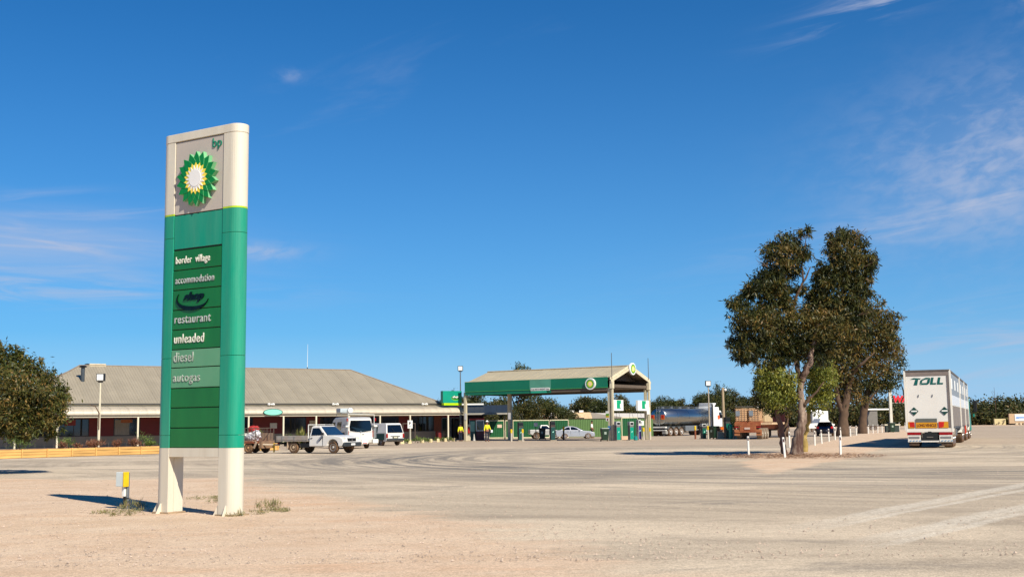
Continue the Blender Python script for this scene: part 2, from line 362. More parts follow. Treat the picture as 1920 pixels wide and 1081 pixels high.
DUST, APRON, LITTER = (.63,.56,.45), (.40,.31,.225), (.33,.19,.11)
TRACKS = (((1420,1003),(1920,903),.28), ((1440,1008),(1920,914),.12), ((1570,1026),(1920,947),.26), ((1590,1036),(1920,958),.13))
ISL = G(1490, 853)
ground()
# loose stones lying on the near ground: real geometry, one mesh
def stones():
    rng = np.random.RandomState(5); vs = []; fs = []; n = 0
    base = np.array([(0,0,.8),(.9,0,0),(0,1,0),(-1,.1,0),(0,-.9,0)])
    F = [(0,1,2),(0,2,3),(0,3,4),(0,4,1)]
    cnt = 16000
    Y = 14 + 34*rng.rand(cnt)**1.7; X = (rng.rand(cnt)-.5)*Y*.96; s = .006 + .020*rng.rand(cnt)**4
    near = sdist(np.stack([X, Y], 1), dirt1) > -2; keep = near | (rng.rand(cnt) < .5)
    X, Y, s = X[keep], Y[keep], s[keep]
    n = len(X); a = rng.rand(n)*6.28; sc = s[:,None,None]*(.7+.6*rng.rand(n,1,3))
    V = base[None]*sc; ca, sa = np.cos(a)[:,None], np.sin(a)[:,None]
    V2 = np.stack([V[:,:,0]*ca - V[:,:,1]*sa + X[:,None], V[:,:,0]*sa + V[:,:,1]*ca + Y[:,None], V[:,:,2] - .004], -1)
    fs = (np.array(F)[None] + (np.arange(n)*5)[:,None,None]).reshape(-1, 3)
    me = bpy.data.meshes.new('loose_stones'); me.from_pydata(V2.reshape(-1,3).tolist(), [], fs.tolist())
    me.materials.append(M('stone', (.38,.29,.22), .9, var=.45, scale=2.3)); link('loose_stones', me, kind='stuff')
stones()
# ------------------------------------------------------------------ the price pylon
bp_green = M('logo_green', '007a2f', .35, var=.05); bp_lite = M('logo_light_green', '8fc400', .35, var=.05); bp_yel = M('logo_yellow', 'f0d84a', .4, var=.04); bp_wht = M('logo_white', 'e9e6df', .4, var=.03)
edge_pale = M('logo_petal_edge', '6fae7c', .4)  # pale petal sides: sun glints put into the colour, also outlining the petals
def helios(parent, o, ex, ey, Rr, deep, parts=True, cen=bp_wht, light=False):
    rings = [(1.0, .79, .45, .5, deep, bp_green, 0), (.79, .60, .36, .6, deep*1.06, bp_lite if light else bp_green, 10), (.58, .46, .28, .75, deep*1.12, bp_yel, 0), (.49, .32, .1, .8, deep*1.2, cen, 10)]
    o, ex, ey = Vector(o), Vector(ex), Vector(ey)
    if not parts:
        mb = MB(); mats = []
        for ri, (a, b, c, wd_, t, m, off) in enumerate(rings):
            mats.append(m)
            for k in range(18):
                an = R(k*20+off+10); h = R(10)
                pts = [(Rr*a*math.cos(an), Rr*a*math.sin(an)), (Rr*b*math.cos(an+h), Rr*b*math.sin(an+h)), (Rr*c*math.cos(an), Rr*c*math.sin(an)), (Rr*b*math.cos(an-h), Rr*b*math.sin(an-h))]
                mb.plate(pts, o, ex, ey, t+.002*ri, ri)
        mats.append(cen); mb.plate(circle(Rr*.31, 18), o, ex, ey, deep*1.2+.012, len(mats)-1)
        return mb.build('emblem', mats, parent)
    for ri, (a, b, c, wd_, t, m, off) in enumerate(rings):
        for k in range(18):
            an = R(k*20+off+10); h = R(9.6)
            pts = [(Rr*a*math.cos(an), Rr*a*math.sin(an)), (Rr*b*math.cos(an+h), Rr*b*math.sin(an+h)), (Rr*c*math.cos(an), Rr*c*math.sin(an)), (Rr*b*math.cos(an-h), Rr*b*math.sin(an-h))]
            MB().plate(pts, o, ex, ey, t+.002*ri, 0, 1 if ri < 2 else 0).build('petal', [m, edge_pale], parent)
    MB().plate(circle(Rr*.30, 18), o, ex, ey, deep*1.2+.012).build('emblem_centre', cen, parent)
def swoosh(parent, o, ex, ey, w, mats, deep=.01, mirrored=False):
    mb = MB(); n = 18; pts = []
    for i in range(n+1):
        a = R(150 + 205*i/n); pts.append((.5*w*math.cos(a), .26*w*math.sin(a)))
    inn = []
    for i in range(n, -1, -1):
        a = R(150 + 205*i/n); k = math.sin(math.pi*i/n); inn.append((.5*w*math.cos(a)*(1-.13*k), .26*w*math.sin(a)*(1-.38*k)))
    for i in range(n):
        mb.plate([pts[i], pts[i+1], inn[n-i-1], inn[n-i]], o, ex, ey, deep, i % 2 if len(mats) > 1 and mirrored else 0)
    mb.build('swoosh', mats, parent)
def pylon():
    T = .38; L = 1.71; rr = T/2
    CR = Vector((-5.22, 21.78, 0)); rdir = Vector((.855, -.52, 0)).normalized(); CL = CR - rdir*L; ang = math.atan2(rdir.y, rdir.x)
    nrm = Vector((rdir.y, -rdir.x, 0))          # towards the viewer
    t = thing('pylon_sign', 'tall green and cream pylon sign on two legs with a sunflower emblem', 'sign', CL, ang)
    pL = CL + rdir*.19 + nrm*rr
    def zpx(v, u=322):
        # height on the front left panel edge seen at row v
        best = None; p = pL
        lo, hi = -1.0, 9.0
        for _ in range(40):
            z = (lo+hi)/2; d = Vector((p.x, p.y, z-EYE)); vv = 540.5 - F_PX*d.dot(cu)/d.dot(cf)
            if vv > v: lo = z
            else: hi = z
        return z
    ztop = zpx(252); zcap = zpx(269); zlog = zpx(404.5); zgrn = zpx(469)
    rows = [zpx(v) for v in (470.5, 508, 545, 582, 619, 656, 690, 728, 764.5, 802, 839)]
    zb = rows[-1]; zbeam = zpx(856)
    tealP = M('pylon_teal', '008a6c', .34, var=.08, scale=1.4, stretch=(3,3,.35), dust=.16, dustcol='8ea98f'); creamP = M('pylon_cream', 'd3cbb8', .42, var=.05, scale=1.6, stretch=(3,3,.3), dust=.22, dustcol='a58a5e')
    greenP = M('pylon_green_panel', '00642a', .35, var=.10, scale=1.6, stretch=(2,2,.6), dust=.16, dustcol='2f8a3c'); pale = M('pylon_faded_panel', '4f9068', .4, var=.10, scale=1.4, dust=.5, dustcol='6f9c7a')
    lime = M('lime_band', 'a9c800', .4); groove = M('groove_black', '0c1a12', .7); panelgrey = M('logo_panel_grey', 'b9aea0', .45, var=.04, scale=1.5, dust=.1, dustcol='8f8274')
    # cross-section of an end pillar (local x along the face, y depth)
    def sec(side):
        pts = []
        a0, a1 = (90, 270) if side < 0 else (-90, 90); cx = 0 if side < 0 else L
        for i in range(15):
            a = R(a0 + (a1-a0)*i/14); pts.append((cx + rr*math.cos(a), rr*math.sin(a)))
        xin = .19 if side < 0 else L-.20
        if side < 0: pts = [(xin, rr)] + pts + [(xin, -rr)]
        else: pts = [(xin, -rr)] + pts + [(xin, rr)]
        return pts
    def pillar(name, side, z0, z1, mat, lab=None):
        MB().plate(sec(side), (0,0,z0), (1,0,0), (0,1,0), z1-z0).build(name, mat, t, lab, bevel=.004, segs=1)
    g = .006
    for side, seams in ((-1, (zpx(447), zpx(672), zpx(816))), (1, (zpx(449), zpx(672), zpx(816)))):
        zl = zlog - .0; pillar('pillar_segment', side, zl+.03, ztop-.17, creamP)
        pillar('colour_band', side, zl, zl+.03-.001, lime)
        z1 = zl - .002
        for s_ in list(seams) + [zb]:
            pillar('pillar_segment', side, s_+ (g if s_ != zb else 0), z1, tealP); z1 = s_
        pillar('leg', side, -.0, zb-.003, creamP)
        xc = (rr-T/2+.0) if side < 0 else L
    core = MB(); core.bx(.05, L-.05, -rr+.03, rr-.03, zbeam+.02, ztop-.2); core.build('core', groove, t)
    # end cap with rounded ends
    pts = [(0 + rr*1.02*math.cos(R(90+180*i/14)), rr*1.02*math.sin(R(90+180*i/14))) for i in range(15)] + [(L + rr*1.02*math.cos(R(-90+180*i/14)), rr*1.02*math.sin(R(-90+180*i/14))) for i in range(15)]
    MB().plate(pts, (0,0,ztop-.165), (1,0,0), (0,1,0), .165).build('top_cap', creamP, t, bevel=.01)
    x0, x1 = .20, L-.21
    def panel(name, z0, z1, mat, y=.012, lab=None):
        o = MB().bx(x0, x1, -rr+y-.0, -rr+.05, z0+g*1.6, z1-g*1.6).build(name, mat, t, lab, bevel=.005, segs=1)
        MB().bx(x0, x1, rr-.05, rr-y, z0+g*1.6, z1-g*1.6).build(name, mat, t, bevel=.005, segs=1); return o
    panel('emblem_panel', zlog, ztop-.17, panelgrey, .016)
    panel('upper_panel', zgrn, zlog-.004, tealP, .012)
    names = ['border  village', 'accommodation', None, 'restaurant', 'unleaded', 'diesel', 'autogas', None, None, None]
    silver = M('silver_lettering', 'c2c3ba', .3, .35, var=.3, scale=9); wl = M('white_lettering', 'dcdacb', .45, var=.06, scale=12); faded = M('faded_lettering', 'a3aca0', .5, var=.25, scale=14)
    for i, nm in enumerate(names):
        z1, z0 = rows[i], rows[i+1]; h = z1-z0
        fd = i in (5, 6)
        panel('name_panel', z0, z1, pale if fd else greenP, .006 if fd else .012, 'faded pale green name panel' if fd else None)
        if nm:
            w = {0: .92, 1: 1.04, 3: .97, 4: .80, 5: .53, 6: .72}[i]; sz = {0: .20, 1: .20, 3: .235, 4: .25, 5: .27, 6: .235}[i]
            o = text('lettering', nm, sz, faded if fd else (silver if i in (1, 3) else wl), t, (0,0,0), bold=.0008, t=.012, gap=1.12)
            xs = [v.co.x for v in o.data.vertices]; s_ = w/(max(xs)-min(xs)); mn = min(xs)
            for v in o.data.vertices: v.co.x = x0+.07 + (v.co.x-mn)*s_; v.co.y += -rr + (.005 if fd else .010); v.co.z += z0 + h*.33
    zc = (rows[2]+rows[3])/2
    chr2 = M('mirror_letter', '26302c', .12, .9, var=.3, scale=8)
    o = text('lettering', 'shop', .20, chr2, t, (x0+.30, -rr+.010, zc-.01), slant=.35, bold=.012, sx=1.35, t=.012)
    swoosh(t, (x0+.54, -rr+.011, zc+.0), (1,0,0), (0,0,1), .86, [chr2, black], .02)
    # emblem and letters
    ez = zpx(343, 372); helios(t, (x0+.65, -rr+.016, ez), (1,0,0), (0,0,1), .54, .085)
    o = text('lettering', 'bp', .26, M('dark_green_letter', '00795a', .4), t, (x1-.31, -rr+.012, ztop-.40), t=.012, sx=1.05)
    # cross beam, legs' inner faces
    MB().bx(.19, L-.20, -rr+.006, rr-.006, zbeam, zb-.004).build('cross_beam', creamP, t, bevel=.005, segs=1)
    for x in (.19, L-.20):
        MB().bx(x-.012 if x > 1 else x+.001, x-.001 if x > 1 else x+.012, -.05, .05, .02, zbeam-.02).build('leg_channel', creamP, t, bevel=.003, segs=1)
    gm = MB()
    for (x, y, a) in ((-.17, -.10, 200), (.02, -rr, 262), (L-.19, -rr+.02, 200), (L+.02, -rr, 280), (L+.17, .0, 350)):
        d = Vector((math.cos(R(a)), math.sin(R(a)), 0)); gm.plate([(0,0),(.12,0),(.02,.19),(0,.19)], (x,y,-.01), d, (0,0,1), .012)
        gm.build('base_gusset', creamP, t); gm = MB()
    for x in (0.0, L): MB().box((x + (.02 if x == 0 else -.02), 0, .004), (.44, .44, .03)).build('base_plate', M('rusty_plate', '9a8468', .8, var=.3), t)
pylon()
# ------------------------------------------------------------------ yellow and white service box on a post beside the pylon
def service_post():
    p = G(237, 952); t = thing('meter_post', 'waist-high galvanised post carrying a white and yellow steel box, left of the pylon sign', 'service post', p, R(-28))
    MB().bx(-.045, .045, -.03, .03, -.05, .72).build('post', galv, t, bevel=.004, segs=1)
    MB().bx(-.17, .035, -.14, -.035, .44, .73).build('box', M('box_white', 'c9d2cf', .45, var=.06, scale=5), t, bevel=.008)
    MB().bx(.037, .065, -.15, -.01, .435, .735).build('yellow_flange', yellow, t, bevel=.004, segs=1)
    MB().bx(-.05, .015, -.034, -.09, .24, .455).build('small_box', white, t, bevel=.006)
    MB().tube([(-.03,-.05,.0),(-.03,-.05,.24)], .012, 6).tube([(.0,-.05,.0),(.0,-.05,.24)], .008, 6).build('conduit', dark, t)
    for z in (.06, .13, .2): MB().bx(-.06, .06, -.05, .045, z, z+.012).build('strap', dark, t)
service_post()
# ------------------------------------------------------------------ shop and restaurant building with bullnose veranda
BO = Vector((-5.02, 118.5, 0)); bs = Vector((-.839, -.544, 0)); bn = Vector((-.544, .839, 0))
BANG = math.atan2(-bs.y, -bs.x)      # local x runs right along the front, y into the building
def b_at(u, d=0):                       # distance along the front (from its right end) seen in column u
    tt = (u-960)/F_PX/math.cos(PITCH)
    lo, hi = -5.0, 60.0
    for _ in range(40):
        s_ = (lo+hi)/2; p = BO + bs*s_ + bn*d; q = p - Vector((0,0,EYE)); uu = 960 + F_PX*q.dot(cr)/q.dot(cf)
        if uu > u: lo = s_
        else: hi = s_
    return s_
def building():
    t = thing('roadhouse_building', 'long single-storey roadhouse with a grey hipped iron roof, dark red walls and a posted veranda', 'building', BO, BANG)
    Ls = 44.0
    def X(s): return -s
    roofm = M('roof_iron', '958b78', .55, .1, var=.07, scale=.7, rnd=.045, stretch=(1,1,1)); ver = M('veranda_iron', 'b9ad98', .5, .1, var=.07, scale=1.5, rnd=.03)
    e0, e1, de, w = 1.7, Ls-1.2, 1.5, 7.0; ze, zr = 3.82, 7.37
    pitch = math.atan2(zr-ze, w)
    # ribbed sheets of the front slope, clipped by the hips
    sw_ = .76; s = e0; k = 0; H = w
    def tmax(s): return min(s-e0, e1-s, H) if s > e0 else 0
    while s < e1-.01:
        a, b = s, min(s+sw_, e1); zz = [a, b]
        cuts = [a] + [c for c in (e0+H, e1-H) if a < c < b] + [b]
        top = [(c, max(0, min(c-e0, e1-c, H))) for c in cuts]
        mb = MB(); lift = .018*(k % 2)
        poly = [(a, 0), (b, 0)] + top[::-1]
        poly = [p for i, p in enumerate(poly) if p != poly[i-1]]
        def P(q, up=0): return (X(q[0]), de + q[1], ze + q[1]*(zr-ze)/w + up)
        n = len(poly)
        if n >= 3:
            mb.add([P(q, .03+lift) for q in poly] + [P(q, 0) for q in poly], [tuple(range(n))[::-1], tuple(range(n, 2*n))] + [(i, (i+1)%n, (i+1)%n+n, i+n) for i in range(n)])
            for fr in (.0, .33, .66):               # raised ribs
                ss = a + fr*sw_ + .06
                tm = max(0, min(ss-e0, e1-ss, H))
                if ss < b and tm > .2:
                    mb.add([P((ss-.025,0),.03+lift), P((ss+.025,0),.03+lift), P((ss,0),.055+lift), P((ss-.025,tm),.03+lift), P((ss+.025,tm),.03+lift), P((ss,tm),.055+lift)], [(0,1,2),(3,5,4),(0,2,5,3),(1,4,5,2)])
            mb.build('roof_sheet', roofm, t)
        s += sw_; k += 1
    rm = MB(); A, B_, Cc, D_ = (X(e0),de,ze), (X(e0+H),de+w,zr), (X(e1-H),de+w,zr), (X(e1),de,ze); E, F_ = (X(e0),de+2*w,ze), (X(e1),de+2*w,ze)
    rm.add([A,B_,E],[(0,2,1)]); rm.add([D_,Cc,F_],[(0,1,2)]); rm.add([E,B_,Cc,F_],[(0,3,2,1)]); rm.build('roof_slope', roofm, t)
    cap = M('ridge_capping', '8d8071', .5, .2)
    MB().tube([Vector(B_)+Vector((0,0,.04)), Vector(Cc)+Vector((0,0,.04))], .09, 6).build('ridge_cap', cap, t)
    MB().tube([Vector(A)+Vector((0,0,.04)), Vector(B_)+Vector((0,0,.05))], .08, 6).build('hip_cap', cap, t)
    MB().tube([Vector(D_)+Vector((0,0,.04)), Vector(Cc)+Vector((0,0,.05))], .08, 6).build('hip_cap', cap, t)
    MB().bx(X(e1), X(e0), de-.06, de+.06, ze-.14, ze+.01).build('gutter', M('gutter_dark', '3b3833', .5), t, bevel=.01)
    MB().bx(X(e1), X(e0), de+.10, de+.16, ze-.4, ze-.1).build('fascia_board', cream, t)
    # bullnose veranda sheets
    prof = [(0,2.80),(.015,2.95),(.09,3.10),(.26,3.25),(.55,3.36),(1.0,3.45),(1.62,3.56)]
    s = 0.0; k = 0
    base = None
    while s < Ls-.01:
        mb = MB(); xa, xb = -(sw_-.012), 0
        n = len(prof); li = 0
        vs = [(xa, d, z) for d, z in prof] + [(xb, d, z) for d, z in prof] + [(xa, d+.01, z-.03) for d, z in prof] + [(xb, d+.01, z-.03) for d, z in prof]
        fs = []
        for i in range(n-1): fs += [(i, i+1, n+i+1, n+i)[::-1], (2*n+i, 2*n+i+1, 3*n+i+1, 3*n+i)]
        fs += [(0, n, 3*n, 2*n)[::-1]]
        if base is None:
            mb.add(vs, fs)
            for fr in (.12, .37, .62, .87):
                xx = xa*fr
                mb.tube([(xx, d-.004, z+.006) for d, z in prof], .016, 4, cap=False)
            o = mb.build('veranda_sheet', ver, t); base = o
        else:
            o = base.copy(); C.objects.link(o)
        o.location = (X(s), 0, .010*(k % 2)); s += sw_; k += 1
    endp = [(d, z) for d, z in prof] + [(1.62, 3.40), (1.1, 3.3), (.5, 3.15), (.25, 2.95), (.2, 2.8)]
    MB().plate(endp, (.03,0,0), (0,1,0), (0,0,1), .03).build('veranda_end', ver, t)
    MB().bx(X(Ls), 0, -.09, .0, 2.74, 2.85).build('veranda_gutter', M('gutter_shade', '6f6656', .5), t, bevel=.01)
    MB().bx(X(Ls), 0, .03, .10, 2.60, 2.735).build('veranda_beam', cream, t)
    px = [841, 769.5, 713, 655, 593, 531.5, 466, 399, 330, 258, 184, 106.5, 27]
    for u in px:
        s_ = b_at(u); MB().bx(X(s_)-.07, X(s_)+.07, .0+.01, .15, 0, 2.598).build('post', cream, t, bevel=.006, segs=1)
    # floor, walls with their openings
    MB().bx(X(Ls), 0, 0.0, 3.2, -.05, .06).build('floor_slab', M('slab', '9a8d7d', .85), t)
    red = M('red_wall', '5d1411', .7, var=.12, scale=2); low = M('rendered_dado', '7d7468', .85, var=.08, scale=2); brick = M('brown_brick', '6b3a26', .85, var=.2, scale=6)
    yw = 3.2
    def wall(u0, u1, z0, z1, m, name='wall_panel', dy=0): 
        s0, s1 = b_at(u1, yw), b_at(u0, yw); return MB().bx(X(s1)+.004, X(s0)-.004, yw+dy, yw+.2, z0, z1).build(name, m, t)
    ranges = [(-4,108,'w'),(108,166,'w'),(166,212,'r'),(212,262,'c'),(262,330,'r'),(330,380,'w'),(380,456,'r'),(456,474,'w'),(474,531,'r'),(531,574,'w'),(574,600,'r'),(600,640,'w'),(640,690,'r'),(690,716,'w'),(716,748,'w'),(748,772,'r'),(772,814,'w'),(814,828,'b'),(828,862,'d')]
    for u0, u1, kd in ranges:
        if kd in 'rb': wall(u0, u1, 1.0, 3.6, red if kd == 'r' else brick); wall(u0, u1, 0, .996, low, dy=-.02)
        elif kd in 'wc':
            wall(u0, u1, 2.55, 3.6, red); wall(u0, u1, 0, .996, low, dy=-.02)
            s0, s1 = b_at(u1, yw), b_at(u0, yw)
            n = max(1, round((s1-s0)/1.5)); fr = MB()
            wf = MB().bx(X(s1)+.01, X(s0)-.01, yw-.0, yw+.07, 1.0, 1.07).bx(X(s1)+.01, X(s0)-.01, yw, yw+.07, 2.48, 2.546).build('window', M('window_frame_dark', '2b2523', .5), t)
            for i in range(n+1): 
                xx = X(s1)+.04 + (X(s0)-X(s1)-.08)*i/n; MB().bx(xx-.03, xx+.03, yw, yw+.07, 1.072, 2.478).build('mullion', M('window_frame_dark'), wf)
            for i in range(n):
                xa = X(s1)+.04 + (X(s0)-X(s1)-.08)*i/n; xb = xa + (X(s0)-X(s1)-.08)/n
                MB().bx(xa+.032, xb-.032, yw+.03, yw+.04, 1.074, 2.476).build('pane', glass, wf)
            if kd == 'c':
                xa, xb = X(s1)+.1, X(s0)-.9; m = MB(); q = int((xb-xa)/.09)
                for i in range(q): m.bx(xa+i*.09, xa+i*.09+.07, yw+.0-.02-.01*(i%2), yw-.012-.01*(i%2), 1.08, 2.42)
                m.build('vertical_blind', M('blind_cloth', '8b8274', .8), t)
        else:
            s0, s1 = b_at(u1, yw), b_at(u0, yw); wall(u0, u1, 2.4, 3.6, red)
            for i in range(2):
                xa = X(s1)+(s1-s0)*i/2; xb = xa+(s1-s0)/2
                d = MB().bx(xa+.02, xa+.1, yw, yw+.06, .06, 2.39).bx(xb-.1, xb-.02, yw, yw+.06, .06, 2.39).bx(xa+.102, xb-.102, yw, yw+.06, 2.3, 2.39).bx(xa+.102, xb-.102, yw, yw+.06, .06, .2).build('door', M('door_frame', '4a4f52', .4, .3), t)
                MB().bx(xa+.103, xb-.103, yw+.02, yw+.03, .203, 2.297).build('pane', glass, d)
                MB().tube([(xb-.14, yw-.05, 1.0), (xb-.14, yw-.05, 1.4)], .015, 6).build('handle', chrome, d)
    MB().bx(X(Ls-1), -.6, yw+.3, yw+11, 0, 3.6).build('wall', low, t)
    MB().bx(X(Ls-1), -.6, .14, yw+.25, 3.30-.2, 3.34-.2).build('veranda_ceiling', M('ceiling_lining', '9c9284', .8), t)
    # notices and small things on the wall in the shade
    for u, z, ww, hh, c in ((130, 2.2, .9, .5, '6e1a10'), (236, 2.3, 1.0, .3, '8a4a20'), (512, 1.75, .7, .5, 'b5b2a8'), (585, 1.7, .6, 1.0, 'a49a86')):
        s_ = b_at(u, yw); MB().bx(X(s_)-ww/2, X(s_)+ww/2, yw-.06, yw-.035, z-hh/2, z+hh/2).build('notice', M('notice_'+c, c, .6, var=.3, scale=14), t)
building()
def on_front(name, label, cat, u, d, z):
    s_ = b_at(u, d); p = BO + bs*s_ + bn*d; p.z = z; return thing(name, label, cat, p, BANG)
def bits():
    # oval sign hanging on the veranda edge
    t = on_front('oval_sign', 'blank mint green oval sign fixed to the veranda edge above the small trailer', 'sign', 511, -.12, 2.98)
    MB().plate(circle(.94, 32, .31), (0,0,0), (1,0,0), (0,0,1), .05).build('rim', M('dark_teal', '0b4a3e', .4), t)
    MB().plate(circle(.87, 32, .26), (0,-.052,0), (1,0,0), (0,0,1), .012).build('face', M('mint_face', '83cdb6', .35, var=.05), t)
    MB().bx(-.5, -.45, .0, .12, -.1, .1).bx(.45, .5, .0, .12, -.1, .1).build('bracket', dark, t)
    for u, w_ in ((508, 'above the oval sign'), (629, 'above the high-roof van'), (797, 'near the right end of the roof edge')):
        t = on_front('flood_light', 'small twin white floodlight on the gutter ' + w_, 'light', u, 1.36, 3.74)
        t['group'] = 'floodlights along the roof edge'
        MB().box((0,0,.0), (.12,.12,.12)).build('base', white, t)
        for sx in (-1, 1): MB().lathe([(.05,-.1),(.14,.10),(.13,.12)], (sx*.22,-.05,-.02), 'Y', 12).build('lamp_head', white, t, smooth=False)
        MB().tube([(-.22,0,.02),(.22,0,.02)], .025, 6).build('arm', white, t)
    # flue and evaporative cooler on the roof's left hip
    t = on_front('roof_flue', 'short dark metal flue with a flat cowl on the left end of the grey roof', 'flue', 151, 1.5+4.0, 5.6)
    MB().lathe([(.17,-.25),(.17,1.5)], n=14).build('pipe', M('flue_steel', '4d5357', .45, .5), t)
    MB().lathe([(.30,1.5),(.34,1.58),(.2,1.68)], n=14).build('cowl', dark, t)
    MB().box((0,-.05,-.1), (.7,.6,.25)).build('flashing', M('flashing', '3a3430', .6), t)
    t = on_front('roof_cooler', 'boxy cream evaporative cooler on the roof behind the flue', 'cooler', 176, 1.5+7.5, 7.12)
    MB().bx(-.75, .75, -.6, .6, -.6, .5).build('housing', M('cooler_cream', 'b9ab90', .6), t, bevel=.05)
    for i in range(6): MB().bx(-.68, .68, -.63, -.605, -.35+i*.14, -.30+i*.14).build('louvre', M('louvre', '9a8c74', .6), t)
    MB().bx(-.95, -.78, -.45, .45, -.3, .5).build('duct', dark, t, bevel=.02)
    t = on_front('whip_antenna', 'thin white whip antenna standing on the roof ridge', 'antenna', 575, 1.5+7, 7.38)
    MB().tube([(0,0,0),(.0,0,.25)], .05, 6).build('base', dark, t); MB().tube([(0,0,.25),(.03,0,2.6)], [.022,.012], 5).build('whip', white, t)
bits()
# shop sign box at the right end of the roof
def shop_box():
    t = on_front('shop_sign', 'green box sign reading shop at the right end of the veranda roof', 'sign', 848, .3, 3.6)
    MB().bx(-1.05, 1.15, 0, .5, .23, 1.45).build('box', teal, t, bevel=.02)
    MB().bx(-.95, 1.15, -.012, .45, 0, .225).build('lime_strip', M('lime_strip_paint', 'a7cf00', .4), t)
    o = text('lettering', 'shop', .30, white, t, (.05, -.004, .76), slant=.3, bold=.008, sx=1.1, t=.01)
    MB().plate(circle(.45, 24, .24), (.38, -.003, .73), (1,0,0), (0,0,1), .004).build('swoosh', M('leaf_green', '0a5a20', .4), t)
    swoosh(t, (.40, -.006, .74), (1,0,0), (0,0,1), 1.0, [M('leaf_bright', '5fb533', .4)], .008)
shop_box()
# ------------------------------------------------------------------ timber sleeper planter in front of the veranda
sleeper = M('sleeper_timber', 'c69a58', .8, var=.22, scale=2.2, stretch=(.35,2,3), rnd=.12, bump=.01)
PA, PB = gp(-60, 65.5), gp(522, 82.6)
pd_ = (PB-PA).normalized(); pn = Vector((-pd_.y, pd_.x, 0)); PANG = math.atan2(pd_.y, pd_.x)
def planter():
    t = thing('sleeper_planter', 'long low raised garden bed walled with pale yellow timber sleepers in front of the veranda', 'planter', PA, PANG)
    Lp = (PB-PA).length; n = round(Lp/1.55); w = Lp/n
    rnd = random.Random(4)
    for i in range(n):
        for r in range(3):
            MB().bx(i*w+.05, (i+1)*w-.05, rnd.uniform(-.012,.012), .075, r*.165+.006, r*.165+.158).build('sleeper', sleeper, t, bevel=.008, segs=1)
    for i in range(n+1): MB().bx(i*w-.04, i*w+.04, -.035, .08, 0, .51).build('upright', sleeper, t, bevel=.006, segs=1)
    MB().bx(0, Lp, .085, 5.0, -.02, .44).build('soil', M('garden_soil', '8d5f3a', .95, var=.25, scale=2), t)
planter()
def pl_at(u, d, z=.44):
    lo, hi = -5.0, 60.0
    for _ in range(40):
        s_ = (lo+hi)/2; q = PA + pd_*s_ + pn*d - Vector((0,0,EYE)); uu = 960 + F_PX*q.dot(cr)/q.dot(cf)
        if uu < u: lo = s_
        else: hi = s_
    p = PA + pd_*s_ + pn*d; p.z = z; return p
